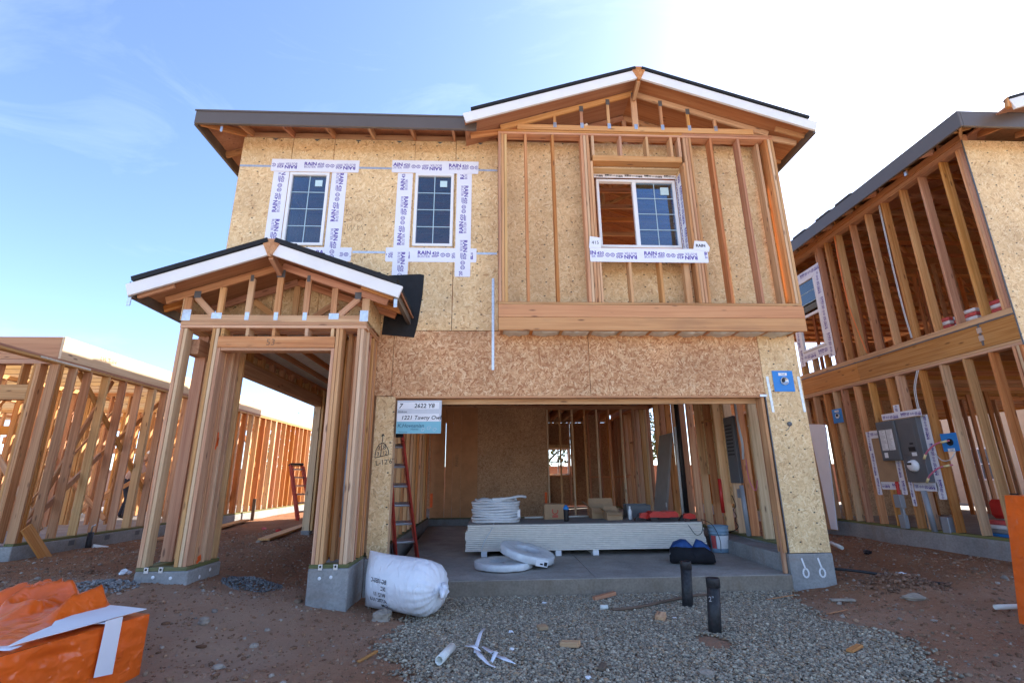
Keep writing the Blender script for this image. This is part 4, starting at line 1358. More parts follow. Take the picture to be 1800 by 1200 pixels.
for a in np.arange(6.42, 16.9, 1.22):
    FLL.plate('osb_panel', -min(a + 1.215, 17), -a, 3.1, 6.37, 0.0, 0.011, 'osb', house)
FRR = Face((4.312, 0, 0), (0, 1, 0), (0, 0, 1))
FRR.plate('osb_panel', 6.41, 6.88, 3.30, 6.37, 0.0, 0.011, 'osb', house)
FRR.plate('osb_panel', 11.0, 12.2, 3.30, 6.37, 0.0, 0.011, 'osb', house)
# wall studs just behind the front boards, seen through the windows
for x in (-3.02, -2.36, -1.16, -0.50, 1.53, 2.90):
    stud(x - 0.02, x + 0.02, 6.415, 6.55, 3.60, 6.37)

# ---- inside: garage and rooms behind it
for i, y in enumerate(np.arange(6.70, 12.3, 0.4065)):
    dbl = i in (2, 5, 9)
    stud(4.10, 4.24, y, y + 0.038, 0.46, 3.20, 'lumber' if i % 3 else 'lumber_red')
    if dbl:
        stud(4.10, 4.24, y + 0.040, y + 0.078, 0.46, 3.20, 'lumber')
    stud(-1.60, -1.46, y, y + 0.038, 0.478, 3.20, 'lumber_red' if i % 2 else 'lumber')
    if i % 2 == 0:
        stud(-1.596, -1.456, y + 0.041, y + 0.079, 0.478, 3.20, 'lumber')
for i, y in enumerate(np.arange(12.7, 16.9, 0.4065)):
    stud(4.10, 4.24, y, y + 0.038, 0.46, 3.20, 'lumber' if i % 3 else 'lumber_red')
    stud(4.10, 4.24, y + 0.041, y + 0.079, 0.46, 3.20, 'lumber_red') if i % 2 else None
sill(4.10, 4.24, 6.65, YB, 0.423); sill(-1.60, -1.46, 6.6, 12.4, 0.441)
blk('top_plate', 4.10, 4.24, 6.6, YB, 3.20, 3.26, 'lumber', house)
blk('top_plate', -1.60, -1.46, 6.6, 12.4, 3.20, 3.224, 'lumber', house)
for y, z in ((8.95, 2.35), (11.15, 2.05), (13.9, 2.3), (14.7, 1.4)):
    blk('wall_blocking', 4.105, 4.235, y, y + 0.36, z, z + 0.038, 'lumber_red', house)
for a, b, z0, z1 in ((6.56, 7.30, 1.55, 2.30), (8.62, 9.20, 0.9, 3.2), (9.24, 9.60, 1.4, 3.2)):
    FRR2 = Face((4.243, 0, 0), (0, 1, 0), (0, 0, 1))
    FRR2.plate('osb_panel', a, b, z0, z1, 0.0, 0.011, 'osb', house)
FRR2.plate('osb_panel', 15.2, 16.9, 0.45, 3.2, 0.0, 0.011, 'osb_in', house)
# back wall of the garage
FB = face_y(12.40)
for (a, b) in ((-1.44, -1.09), (-1.09, -0.91), (-0.91, -0.70), (-0.70, -0.29), (-0.29, 0.27), (0.27, 1.44)):
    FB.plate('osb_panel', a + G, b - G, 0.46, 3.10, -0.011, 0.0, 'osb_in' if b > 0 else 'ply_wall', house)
write(FB, 'PANEL', -0.77, 1.65, 0.10, 'pencil', house, 0.003, 0, 0, pi / 2)
for i in range(9):
    x = 1.46 + 0.32 * i
    if x < 4.1:
        stud(x, x + 0.038, 12.42, 12.51, 0.46, 3.05, 'joist' if i % 2 == 0 else 'lumber')
blk('top_plate', -1.44, 4.09, 12.42, 12.51, 3.052, 3.15, 'lumber', house)
blk('bottom_plate', -1.44, 4.09, 12.42, 12.51, 0.432, 0.458, 'treated', house)
for x in (-1.43, 1.36):
    FB.plate('spray_mark', x, x + 0.06, 0.70, 1.02, 0.003, 0.004, 'orange_spray', house)
# rear rooms
for x in np.arange(-3.60, 4.1, 0.4065):
    if not (1.95 < x + 0.02 < 2.75):
        stud(x, x + 0.038, YB - 0.14, YB, 0.46, 3.20, 'lumber_red')
    blk('floor_joist', x + 0.03, x + 0.07, 12.52, YB, 3.225, 3.53, 'lumber_red', house)
for x in (1.95, 2.72):
    stud(x, x + 0.045, YB - 0.14, YB, 0.46, 3.20)
stud(1.95, 2.76, YB - 0.14, YB, 2.33, 2.45, name='window_header'); stud(1.95, 2.76, YB - 0.14, YB, 1.38, 1.44, name='rough_sill')
rw = face_y(YB)
wf = rw.plate('window', 2.0, 2.715, 2.28, 2.33, -0.03, 0.03, 'vinyl', house)
rw.plate('frame_rail', 2.0, 2.715, 1.442, 1.49, -0.03, 0.03, 'vinyl', wf)
rw.plate('frame_rail', 2.0, 2.715, 1.86, 1.90, -0.03, 0.03, 'steel_grey', wf)
for u in (2.0, 2.335, 2.675):
    rw.plate('frame_stile', u, u + 0.04, 1.49, 2.28, -0.03, 0.029, 'vinyl', wf)
for y in np.arange(12.6, 16.8, 0.4065):
    stud(0.55, 0.64, y, y + 0.038, 0.46, 3.20, 'lumber_red')
rb = Face((0, YB + 0.002, 0), (-1, 0, 0), (0, 0, 1))
for a, b in ((-4.2, -2.8), (-1.9, 0.2), (0.25, 1.45), (1.5, 2.7), (2.75, 3.7)):
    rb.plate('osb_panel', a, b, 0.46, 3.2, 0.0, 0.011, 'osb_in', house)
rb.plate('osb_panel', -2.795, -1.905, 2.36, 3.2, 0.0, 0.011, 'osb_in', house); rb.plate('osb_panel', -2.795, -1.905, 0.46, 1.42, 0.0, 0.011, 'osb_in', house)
blk('rim_board', -3.7, 4.2, YB - 0.04, YB, 3.205, 3.556, 'lumber_red', house); blk('rim_board', 4.26, 4.30, 6.45, YB, 3.10, 3.556, 'lumber_red', house); blk('rim_board', -1.60, -1.56, 6.6, 12.4, 3.226, 3.556, 'lumber_red', house)
for x in (2.95, 3.3, 3.55):
    stud(x, x + 0.038, 14.6, 14.69, 0.46, 3.2, 'lumber_red')
blk('wall_blocking', 2.95, 4.1, 14.6, 14.69, 1.35, 1.39, 'lumber_red', house)
FT = face_y(14.8)
FT.plate('osb_panel', 2.9, 3.35, 0.46, 3.2, -0.011, 0, 'osb_in', house)

# ================================================================== LEFT HOUSE (first floor frame only)
XL = -7.08
lh = thing('open_stud_house', (XL, 8.1, 0.25), 'single-storey open stud frame house with pale floor joists on top, left of the porch', 'house')
def lst(x0, x1, y0, y1, z0=0.49, z1=3.245, mat='lumber', name='stud'):
    if mat == 'lumber' and random.random() < 0.25:
        mat = 'lumber_pale'
    return blk(name, x0, x1, y0, y1, z0, z1, mat, lh)
blk('stem_wall', XL - 0.2, XL, 8.08, 20.3, -0.3, 0.45, 'concrete', lh, 0.01)
blk('stem_wall', -18, XL - 0.204, 8.08, 8.3, -0.3, 0.45, 'concrete', lh, 0.01)
blk('slab', -18, XL - 0.206, 8.304, 20.3, -0.3, 0.44, 'concrete', lh, 0)
blk('sill_plate', XL - 0.15, XL - 0.006, 8.1, 20.3, 0.452, 0.488, 'treated', lh)
blk('top_plate', XL - 0.14, XL, 5.6, 20.3, 3.247, 3.284, 'lumber', lh)
blk('top_plate', XL - 0.14, XL, 5.6, 20.3, 3.287, 3.324, 'lumber_red', lh)
blk('rim_beam', XL - 0.045, XL, 8.10, 20.3, 3.328, 3.705, 'joist', lh)
blk('rim_beam', -18, XL - 0.047, 8.10, 8.145, 3.328, 3.705, 'lvl', lh)
for k in range(3):
    lst(XL - 0.14, XL, 8.10 + 0.042 * k, 8.138 + 0.042 * k, mat='lumber_red')
ys = [8.46, 8.78, 9.2, 9.64, 10.08, 10.47] + list(np.arange(10.88, 20.2, 0.4065))
for i, y in enumerate(ys):
    lst(XL - 0.14, XL, y, y + 0.038, mat='lumber' if i % 3 else 'lumber_red')
    if i in (5, 9, 14, 15, 20):
        lst(XL - 0.14, XL, y + 0.042, y + 0.080)
for i, (a, b) in enumerate((((8.71, 3.24), (11.6, 0.6)), ((9.56, 3.24), (8.4, 0.6)), ((9.6, 1.86), (8.3, 0.6)), ((11.2, 3.2), (9.3, 1.55)), ((13.2, 3.0), (14.6, 0.8)))):
    bar('diagonal_brace', (XL - 0.165 - 0.04 * (i % 2), a[0], a[1]), (XL - 0.165 - 0.04 * (i % 2), b[0], b[1]), 0.09, 0.036, (0, 1, 0), 'lumber', lh)
# front wall and the porch posts of this house
for x in (-7.44, -7.40, -7.36):
    lst(x - 0.038, x, 8.10, 8.24)
lst(-9.8, -7.48, 8.10, 8.24, 2.66, 2.90, name='header')
for x in np.arange(-9.7, -7.5, 0.4065):
    lst(x, x + 0.038, 8.10, 8.24, 2.902, 3.245, name='cripple_stud')
blk('top_plate', -18, XL - 0.142, 8.10, 8.24, 3.247, 3.324, 'lumber', lh)
for x in (-9.84, -10.3, -10.7, -11.1):
    lst(x, x + 0.038, 8.10, 8.24)
for (x, y) in ((-7.22, 5.7), (-7.18, 5.7), (-7.60, 5.7), (-7.56, 5.7)):
    lst(x, x + 0.038, y, y + 0.14, 0.3, 3.245)
blk('steel_strap', XL, XL + 0.003, 7.75, 8.75, 3.268, 3.298, 'galv', lh, 0)
# floor joists, open to the sky
for y in np.arange(8.5, 20.2, 0.4065):
    blk('floor_joist', -15.8, XL - 0.05, y, y + 0.045, 3.33, 3.70, 'joist', lh)
# inner walls
for (y, x0, x1) in ((11.4, -11.5, -8.1), (14.2, -14, -7.6), (16.6, -14, -8.3), (19.6, -15, -7.4)):
    for x in np.arange(x0, x1, 0.4065):
        lst(x, x + 0.038, y, y + 0.09, mat='lumber' if random.random() < .6 else 'lumber_red')
    blk('top_plate', x0, x1 + 0.04, y, y + 0.09, 3.247, 3.324, 'lumber', lh)
    blk('header', x0 + 0.5, x0 + 1.8, y + 0.092, y + 0.13, 2.4, 2.6, 'lumber', lh)
for (x, y0, y1) in ((-9.2, 9.0, 12.4), (-8.6, 15.0, 19.2), (-10.4, 14.4, 19.4), (-11.6, 9.5, 19), (-14.5, 8.6, 19)):
    for y in np.arange(y0, y1, 0.4065):
        lst(x, x + 0.09, y, y + 0.038, mat='lumber' if random.random() < .6 else 'lumber_red')
    blk('top_plate', x, x + 0.09, y0, y1 + 0.04, 3.247, 3.324, 'lumber', lh)
for (a, b) in (((-8.2, 11.36, 0.6), (-10.6, 11.36, 2.8)), ((-9.25, 9.6, 0.6), (-9.25, 12.2, 2.9)), ((-8.4, 14.16, 2.6), (-10.8, 14.16, 0.7)), ((-11.65, 10.2, 2.9), (-11.65, 13.2, 0.7)), ((-9.0, 16.56, 0.6), (-11.4, 16.56, 2.7)), ((-9.5, 12.0, 0.55), (-8.0, 12.9, 1.9)), ((-7.5, 9.0, 0.6), (-9.6, 9.4, 2.7)), ((-7.6, 10.3, 2.9), (-9.3, 10.6, 0.8)), ((-7.5, 12.2, 0.6), (-9.4, 12.3, 2.8)), ((-8.2, 8.6, 2.8), (-9.9, 8.9, 0.7)), ((-7.6, 15.4, 2.9), (-7.6, 17.8, 0.7)), ((-7.5, 13.0, 0.6), (-8.9, 13.9, 2.4))):
    bar('diagonal_brace', a, b, 0.09, 0.036, (0.3, 0.3, 1), 'lumber', lh)
for y in (9.1, 9.9, 10.7, 12.4):
    blk('stem_wall_blot', XL, XL + 0.003, y, y + 0.12, 0.34, 0.42, 'steel_grey', lh, 0.001)
FXL = Face((XL, 0, 0), (0, 1, 0), (0, 0, 1))
write(FXL, 'LVL 1-3/4', 8.9, 3.50, 0.10, 'pencil', lh, 0.003)

# worker bent over behind the studs
def person(loc, rz):
    root = thing('person', loc, 'person in a dusty pink shirt and dark jeans bending forward behind the studs', 'person')
    J = {'pelvis': (0, 0, 0.92), 'waist': (0, 0.05, 1.05), 'chest': (0, 0.16, 1.28), 'neck': (0, 0.27, 1.44), 'head': (0, 0.34, 1.53), 'crown': (0, 0.40, 1.66),
         'shl': (-0.19, 0.20, 1.38), 'ell': (-0.25, 0.34, 1.14), 'wrl': (-0.18, 0.55, 1.02), 'hal': (-0.16, 0.62, 0.98), 'shr': (0.19, 0.20, 1.38), 'elr': (0.25, 0.34, 1.14), 'wrr': (0.18, 0.55, 1.02), 'har': (0.16, 0.62, 0.98),
         'hil': (-0.10, -0.01, 0.88), 'knl': (-0.12, 0.06, 0.49), 'anl': (-0.12, -0.05, 0.09), 'tol': (-0.13, 0.12, 0.04), 'hir': (0.10, -0.01, 0.88), 'knr': (0.13, 0.12, 0.49), 'anr': (0.14, 0.06, 0.09), 'tor': (0.15, 0.23, 0.04)}
    RD = dict(pelvis=.15, waist=.14, chest=.165, neck=.065, head=.095, crown=.085, shl=.075, ell=.05, wrl=.036, hal=.045, shr=.075, elr=.05, wrr=.036, har=.045, hil=.105, knl=.07, anl=.048, tol=.042, hir=.105, knr=.07, anr=.048, tor=.042)
    E_ = [('pelvis', 'waist'), ('waist', 'chest'), ('chest', 'neck'), ('neck', 'head'), ('head', 'crown'), ('chest', 'shl'), ('shl', 'ell'), ('ell', 'wrl'), ('wrl', 'hal'), ('chest', 'shr'), ('shr', 'elr'), ('elr', 'wrr'), ('wrr', 'har'),
          ('pelvis', 'hil'), ('hil', 'knl'), ('knl', 'anl'), ('anl', 'tol'), ('pelvis', 'hir'), ('hir', 'knr'), ('knr', 'anr'), ('anr', 'tor')]
    ks = list(J)
    me = bpy.data.meshes.new('body')
    me.from_pydata([J[k] for k in ks], [(ks.index(a), ks.index(b)) for a, b in E_], [])
    o = bpy.data.objects.new('body', me)
    COL.objects.link(o)
    sk = o.modifiers.new('skin', 'SKIN')
    for i, k in enumerate(ks):
        me.skin_vertices[0].data[i].radius = (RD[k], RD[k])
        me.skin_vertices[0].data[i].use_root = (k == 'pelvis')
    ss = o.modifiers.new('sub', 'SUBSURF')
    ss.levels = ss.render_levels = 2
    bpy.context.view_layer.update()
    m2 = bpy.data.meshes.new_from_object(o.evaluated_get(bpy.context.evaluated_depsgraph_get()))
    bpy.data.objects.remove(o)
    m2.name = 'body'
    m2.materials.clear()
    for mm in ('pink_cloth', 'denim', 'skin', 'black'):
        m2.materials.append(MT[mm])
    for p in m2.polygons:
        c = p.center
        p.use_smooth = True
        p.material_index = 3 if c.z < 0.11 else (1 if c.z < 0.99 and c.y < 0.3 else (2 if (c.z > 1.43 and c.y > 0.24) or (c.y > 0.42 and c.z < 1.2) else 0))
    Mw = Matrix.Translation(Vector(loc)) @ Matrix.Rotation(rz, 4, 'Z')
    put(bpy.data.objects.new('body', m2), Mw, root)
    cap = lathe('cap', [(0.118, 0.0), (0.116, 0.04), (0.095, 0.085), (0.05, 0.11), (0.0, 0.115)], Mw @ Vector((0, 0.39, 1.60)), 'paper', root, 16, Mw.to_3x3() @ Vector((0, 0.45, 1)))
    return root
person((-9.30, 13.40, 0.44), radians(-60))

# ================================================================== RIGHT HOUSE
XR = 7.28
rh = thing('neighbour_house', (XR, 6.05, 0.2), 'two-storey house frame with bare side studs and dark gutter fascia on the right', 'house')
def rst(y, z0, z1, mat='lumber', x0=XR, x1=XR + 0.14, name='stud', t=0.038):
    if mat == 'lumber' and random.random() < 0.3:
        mat = 'lumber_pale'
    return blk(name, x0, x1, y, y + t, z0, z1, mat, rh)
RY1 = 17.5
blk('stem_wall', XR - 0.03, XR + 0.2, 6.02, RY1, -0.4, 0.44, 'concrete', rh, 0.01)
blk('slab', XR + 0.204, 15.4, 6.02, RY1, -0.4, 0.435, 'slab', rh, 0)
blk('sill_plate', XR, XR + 0.14, 6.06, RY1, 0.442, 0.478, 'treated', rh)
ly = [6.075, 6.115, 6.17, 6.51, 6.91, 7.31, 7.72, 8.16, 8.20, 8.42, 8.85, 9.24, 9.60, 9.85, 10.15, 10.5] + list(np.arange(10.9, RY1, 0.4065))
for i, y in enumerate(ly):
    rst(y, 0.48, 3.06, 'lumber' if i % 3 else 'lumber_red')
blk('top_plate', XR, XR + 0.14, 6.06, RY1, 3.062, 3.10, 'lumber', rh)
blk('top_plate', XR, XR + 0.14, 6.06, RY1, 3.103, 3.14, 'lumber', rh)
blk('rim_beam', XR - 0.004, XR + 0.05, 6.06, 9.05, 3.144, 3.515, 'lumber_red', rh)
blk('rim_beam', XR - 0.004, XR + 0.05, 9.054, RY1, 3.144, 3.515, 'lumber_red', rh)
blk('rim_trim', XR - 0.012, XR - 0.0045, 6.06, RY1, 3.492, 3.512, 'steel_grey', rh, 0)
blk('bottom_plate', XR, XR + 0.14, 6.06, RY1, 3.518, 3.60, 'lumber', rh)
uy = [6.07, 6.11, 6.15, 6.45, 6.85, 7.24, 7.66, 8.07, 8.48, 8.90, 8.94, 9.25, 9.52, 9.58, 10.68, 10.72] + list(np.arange(11.1, RY1, 0.4065))
for i, y in enumerate(uy):
    rst(y, 3.602, 6.23, 'lumber' if i % 4 else 'lumber_red')
for z in (4.0, 5.85):
    blk('wall_blocking', XR + 0.002, XR + 0.138, 9.62, 10.68, z - 0.05, z + 0.05, 'lumber', rh)
for y in (9.9, 10.3):
    rst(y, 3.602, 3.948)
blk('top_plate', XR - 0.001, XR + 0.14, 6.06, RY1, 6.232, 6.32, 'lumber', rh)
blk('frieze_block', XR - 0.02, XR + 0.10, 6.04, RY1, 6.322, 6.43, 'lumber_red', rh)
# front: board panels and corner
RF = face_y(6.05)
RF.plate('osb_panel', XR + 0.0, 8.50, 3.05, 6.33, -0.011, 0, 'osb', rh)
RF.plate('osb_panel', 8.505, 9.7, 3.05, 6.33, -0.011, 0, 'osb', rh)
RF.plate('osb_panel', XR + 0.22, 8.50, 0.46, 3.045, -0.011, 0, 'osb', rh)
blk('edge_trim', XR - 0.008, XR + 0.002, 6.036, 6.052, 3.05, 6.33, 'steel_grey', rh, 0)
for (z, ) in ((3.30,), (3.42,)):
    blk('hold_down', XR - 0.014, XR - 0.006, 6.53, 6.60, z - 0.05, z + 0.03, 'galv', rh, 0)
blk('hold_down', XR - 0.012, XR - 0.005, 6.55, 6.58, 3.18, 3.50, 'steel_grey', rh, 0)
# eaves
blk('eave_fascia', 6.835, 6.875, 5.62, RY1 + 0.4, 6.225, 6.47, 'dark_metal', rh, 0.006)
blk('eave_fascia', 6.878, 9.8, 5.62, 5.66, 6.225, 6.47, 'dark_metal', rh, 0.006)
for y in np.arange(5.9, 17, 0.61):
    bar('rafter_tail', (6.88, y, 6.33), (7.30, y, 6.46), 0.09, 0.037, (0, 0, 1), 'lumber_red', rh)
for x in np.arange(7.6, 9.6, 0.61):
    bar('rafter_tail', (x, 5.67, 6.32), (x, 6.06, 6.44), 0.09, 0.037, (0, 0, 1), 'lumber_red', rh)
bar('hip_rafter_tail', (6.89, 5.68, 6.32), (7.30, 6.06, 6.44), 0.09, 0.037, (0, 0, 1), 'lumber', rh)
cxr, hxr = (6.84 + 15.8) / 2, (15.8 - 6.84) / 2
for nm, dz, mt in (('roof_deck', -0.04, 'ply'), ('roof_tiles', 0.03, 'tile')):
    e = 6.46 + dz
    V = [(6.84, 5.63, e), (15.8, 5.63, e), (15.8, RY1 + 0.4, e), (6.84, RY1 + 0.4, e), (cxr, 5.63 + hxr, e + 0.333 * hxr), (cxr, RY1 + 0.4 - hxr, e + 0.333 * hxr)]
    o = raw(nm, [Vector(v) - Vector(V[0]) for v in V], [(0, 1, 4), (1, 2, 5, 4), (2, 3, 5), (3, 0, 4, 5)], mt, rh, False, Matrix.Translation(Vector(V[0])))
    sm = o.modifiers.new('thick', 'SOLIDIFY'); sm.thickness = 0.02
bar('barge_board', (7.42, 5.40, 6.42), (9.84, 5.40, 7.22), 0.16, 0.036, (0, 0, 1), 'white_board', rh)
bar('roof_felt', (7.40, 5.42, 6.52), (9.84, 5.42, 7.32), 0.035, 0.10, (0, 0, 1), 'felt', rh, 0)
bar('ridge_block', (7.38, 5.42, 6.38), (7.42, 5.42, 6.54), 0.06, 0.05, (1, 0, 0), 'lumber', rh)
for sx2 in (-1, 1):
    xt = 9.88 + sx2 * 2.46
    gd = raw('gable_roof_deck', [(xt, 5.42, 6.45), (9.88, 5.42, 7.27), (9.88, 9.2, 7.27), (xt, 9.2, 6.45)], [(0, 1, 2, 3)], 'ply', rh)
    m_ = gd.modifiers.new('t', 'SOLIDIFY'); m_.thickness = 0.03
    if sx2 > 0:
        bar('barge_board', (9.92, 5.40, 7.22), (xt, 5.40, 6.42), 0.16, 0.036, (0, 0, 1), 'white_board', rh)
        bar('roof_felt', (9.92, 5.42, 7.32), (xt, 5.42, 6.52), 0.035, 0.10, (0, 0, 1), 'felt', rh, 0)
face_y(6.04).poly('gable_panel', [(8.45, 6.36), (11.3, 6.36), (9.88, 7.05)], -0.02, 0.0, 'osb', rh)
for x0, x1 in ((9.705, 11.5), (11.505, 13.4), (13.405, 15.3)):
    RF.plate('osb_panel', x0, x1, 2.45, 6.33, -0.011, 0, 'osb', rh)
RF.plate('osb_panel', 8.505, 9.5, 0.46, 3.045, -0.011, 0, 'osb', rh)
RF.plate('osb_panel', 14.7, 15.3, 0.46, 2.44, -0.011, 0, 'osb', rh)
blk('eave_fascia', 12.4, 15.8, 5.62, 5.66, 6.225, 6.47, 'dark_metal', rh, 0.006)
blk('flashing_tab', 6.90, 6.925, 6.68, 6.72, 6.14, 6.22, 'galv', rh, 0)
# inside: joists, trusses, inner walls
for y in np.arange(6.2, RY1, 0.4065):
    blk('floor_joist', XR + 0.055, 15.2, y, y + 0.04, 3.16, 3.50, 'lumber_red', rh)
blk('subfloor', XR + 0.06, 15.3, 6.08, RY1, 3.502, 3.516, 'osb_in', rh, 0)
for y in np.arange(6.4, RY1, 0.61):
    hgt = min(0.333 * (y - 5.63), 1.3)
    t_ = blk('roof_truss', XR, 15.3, y, y + 0.038, 6.325, 6.41, 'lumber_red', rh)
    zt = 6.42 + max(hgt - 0.15, 0.05)
    x0 = 6.84 + max(hgt, 0.2) / 0.333
    bar('top_chord', (XR, y + 0.02, 6.47), (x0 + 0.3, y + 0.02, zt), 0.088, 0.037, (0, 0, 1), 'lumber_red', t_)
    bar('top_chord', (x0 + 0.3, y + 0.02, zt), (15.0, y + 0.02, zt), 0.088, 0.037, (0, 0, 1), 'lumber_red', t_)
    for i in range(5):
        xa = x0 + (15 - x0) * i / 5
        bar('truss_web', (xa, y + 0.02, zt - 0.04), (xa + 0.7, y + 0.02, 6.415), 0.08, 0.034, (0, 1, 0), 'lumber', t_)
for fl, (z0, z1) in enumerate(((0.48, 3.06), (3.60, 6.23))):
    for x in np.arange(7.6, 15, 0.4065):
        if fl == 1 or not 8.0 < x < 9.2:
            blk('stud', x, x + 0.038, 11.0, 11.09, z0, z1, 'lumber_red', rh)
    for y in np.arange(6.3, RY1, 0.4065):
        if fl == 0 and (7.0 < y < 8.0 or 9.2 < y < 10.3 or 12.6 < y < 15.8):
            continue
        blk('stud', 15.16, 15.30, y, y + 0.038, z0, z1, 'lumber_red', rh)
    for y in np.arange(8.2, 11, 0.4065):
        blk('stud', 10.6, 10.69, y, y + 0.038, z0, z1, 'lumber_red', rh)
    blk('top_plate', 7.5, 15, 11.0, 11.09, z1, z1 + 0.07, 'lumber', rh)
RB = Face((15.31, 0, 0), (0, 1, 0), (0, 0, 1))
for a, b, z0, z1 in ((6.2, 7.0, 0.46, 3.1), (8.05, 9.2, 0.46, 3.1), (10.3, 12.5, 0.46, 3.1), (15.9, 17.4, 0.46, 3.1), (6.2, 7.6, 3.3, 6.3), (8.6, 10.2, 3.3, 6.3), (11.2, 12.0, 3.3, 6.3), (13.4, 17.4, 3.3, 6.3)):
    RB.plate('osb_panel', a, b, z0, z1, 0, 0.011, 'osb_in', rh)
RBK = face_y(17.5)
for a in np.arange(7.3, 15.2, 1.22):
    for z0, z1 in ((0.46, 3.1), (3.3, 6.3)):
        if not (z0 < 1 and 11.5 < a < 12.5) and not (z0 > 1 and int(a * 2) % 3 == 0):
            RBK.plate('osb_panel', a, a + 1.215, z0, z1, 0, 0.011, 'osb_in', rh)
RB.plate('osb_panel', 12.0, 13.4, 3.3, 6.3, 0, 0.011, 'osb_in', rh)
blk('rim_beam', 15.26, 15.30, 6.1, RY1, 3.12, 3.5, 'lumber_red', rh)
blk('rim_beam', 7.4, 15.2, RY1 - 0.05, RY1, 3.12, 3.5, 'lumber_red', rh)
RI = face_y(11.1)
RI.plate('osb_panel', 7.9, 9.19, 0.48, 3.06, -0.011, 0, 'osb_in', rh)
RI.plate('osb_panel', 9.2, 10.6, 0.48, 3.06, -0.011, 0, 'osb_in', rh)
# window with flashing tape in the upper side wall (u = -Y)
ww = RSIDE.plate('window', -10.56, -9.76, 5.66, 5.72, -0.04, 0.02, 'vinyl', rh)
RSIDE.plate('frame_rail', -10.56, -9.76, 4.08, 4.13, -0.04, 0.02, 'vinyl', ww)
RSIDE.plate('frame_rail', -10.52, -9.80, 4.84, 4.90, -0.03, 0.015, 'vinyl', ww)
for u in (-10.56, -9.81):
    RSIDE.plate('frame_stile', u, u + 0.05, 4.13, 5.66, -0.04, 0.0195, 'vinyl', ww)
RSIDE.plate('pane', -10.51, -9.81, 4.90, 5.66, -0.012, -0.008, 'glass', ww)
for z in (5.15, 5.40):
    RSIDE.plate('muntin', -10.51, -9.81, z - 0.006, z + 0.006, -0.007, -0.004, 'muntin', ww)
tape_strip(RSIDE, -9.76, -9.56, 3.78, 5.75, 0.008, rh, 0.2, True)
tape_strip(RSIDE, -10.72, -10.56, 3.78, 5.75, 0.008, rh, 0.2, True)
tape_strip(RSIDE, -10.74, -9.55, 5.72, 5.90, 0.011, rh, 0.2)
tape_strip(RSIDE, -10.72, -9.6, 3.86, 4.07, 0.005, rh, 0.2)

def cable(name, pts, r, mat, parent):
    """smooth cable through points (Catmull-Rom)"""
    P_ = [Vector(p) for p in pts]
    P_ = [P_[0]] + P_ + [P_[-1]]
    out = []
    for i in range(1, len(P_) - 2):
        for k in range(8):
            t = k / 8
            a, b, c, d = P_[i - 1], P_[i], P_[i + 1], P_[i + 2]
            out.append(0.5 * ((2 * b) + (c - a) * t + (2 * a - 5 * b + 4 * c - d) * t * t + (3 * b - a - 3 * c + d) * t ** 3))
    out.append(P_[-2])
    return tube(name, out, r, mat, parent, 6)
cable('cable', [(XR - 0.02, 8.92, 6.2), (XR - 0.03, 8.93, 5.4), (XR - 0.05, 8.88, 4.6), (XR - 0.02, 8.78, 3.9), (XR - 0.02, 8.72, 3.62)], 0.012, 'wire_orange', rh)
for k in range(2):
    cable('cable', [(XR - 0.015, 7.70 + k * 0.02, 6.2), (XR - 0.015, 7.72 + k * 0.02, 5.0), (XR - 0.03, 7.70 + k * 0.02, 4.2), (XR - 0.02, 7.68 + k * 0.02, 3.62)], 0.007, 'wire_grey', rh)
    cable('cable', [(XR - 0.01, 7.72 + k * 0.03, 3.06), (XR - 0.03, 7.84 + k * 0.03, 2.75), (XR - 0.03, 7.86 + k * 0.03, 2.3)], 0.008, 'wire_grey', rh)

# electrical service panel (u = -Y)
ep = thing('electrical_panel', (XR - 0.05, 8.3, 1.2), 'grey electrical meter panel framed with white tape on the neighbour side wall', 'electrical panel')
RSIDE.plate('cabinet', -8.76, -8.34, 1.60, 2.29, 0.002, 0.12, 'steel_grey', ep, 0.006)
RSIDE.plate('meter_cabinet', -8.336, -7.90, 1.235, 2.29, 0.002, 0.10, 'steel_grey', ep, 0.006)
RSIDE.plate('cabinet_door', -8.74, -8.36, 1.62, 2.27, 0.121, 0.128, 'steel_grey', ep, 0.003)
RSIDE.plate('cover_plate', -8.30, -7.98, 1.68, 2.22, 0.101, 0.106, 'steel_grey', ep, 0.003)
for a, b in ((-8.70, -8.56), (-8.545, -8.405)):
    lb = RSIDE.plate('label_sheet', a, b, 1.78, 2.14, 0.129, 0.130, 'paper', ep)
    V, F = [], []
    for r in range(16):
        wd = random.uniform(0.06, 0.12)
        k = len(V)
        z = 0.17 - r * 0.022
        V += [(-0.06, z, 0), (-0.06 + wd, z, 0), (-0.06 + wd, z - 0.007, 0), (-0.06, z - 0.007, 0)]
        F.append((k + 3, k + 2, k + 1, k))
    raw('print', V, [tuple(reversed(f)) for f in F], 'grey_ink', lb, False, RSIDE.M((a + b) / 2, 1.96, 0.1312))
RSIDE.plate('label_sheet', -8.68, -8.60, 1.65, 1.74, 0.129, 0.130, 'paper', ep)
RSIDE.plate('breaker_slot', -8.16, -8.03, 1.74, 1.81, 0.107, 0.111, 'black', ep)
RSIDE.plate('breaker_slot', -8.12, -8.05, 1.85, 1.88, 0.107, 0.111, 'black', ep)
RSIDE.plate('label_sheet', -8.12, -8.02, 1.66, 1.72, 0.107, 0.108, 'paper', ep)
lathe('meter', [(0.10, 0), (0.10, 0.02), (0.088, 0.03), (0.084, 0.06), (0.072, 0.072), (0, 0.074)], RSIDE.p(-8.13, 1.50, 0.10), 'vinyl', ep, 28, (-1, 0, 0))
RSIDE.plate('meter_dial', -8.19, -8.10, 1.515, 1.55, 0.172, 0.177, 'black', ep)
RSIDE.plate('cover_board', -9.05, -8.60, 1.24, 2.06, 0.004, 0.02, 'cardboard', ep)
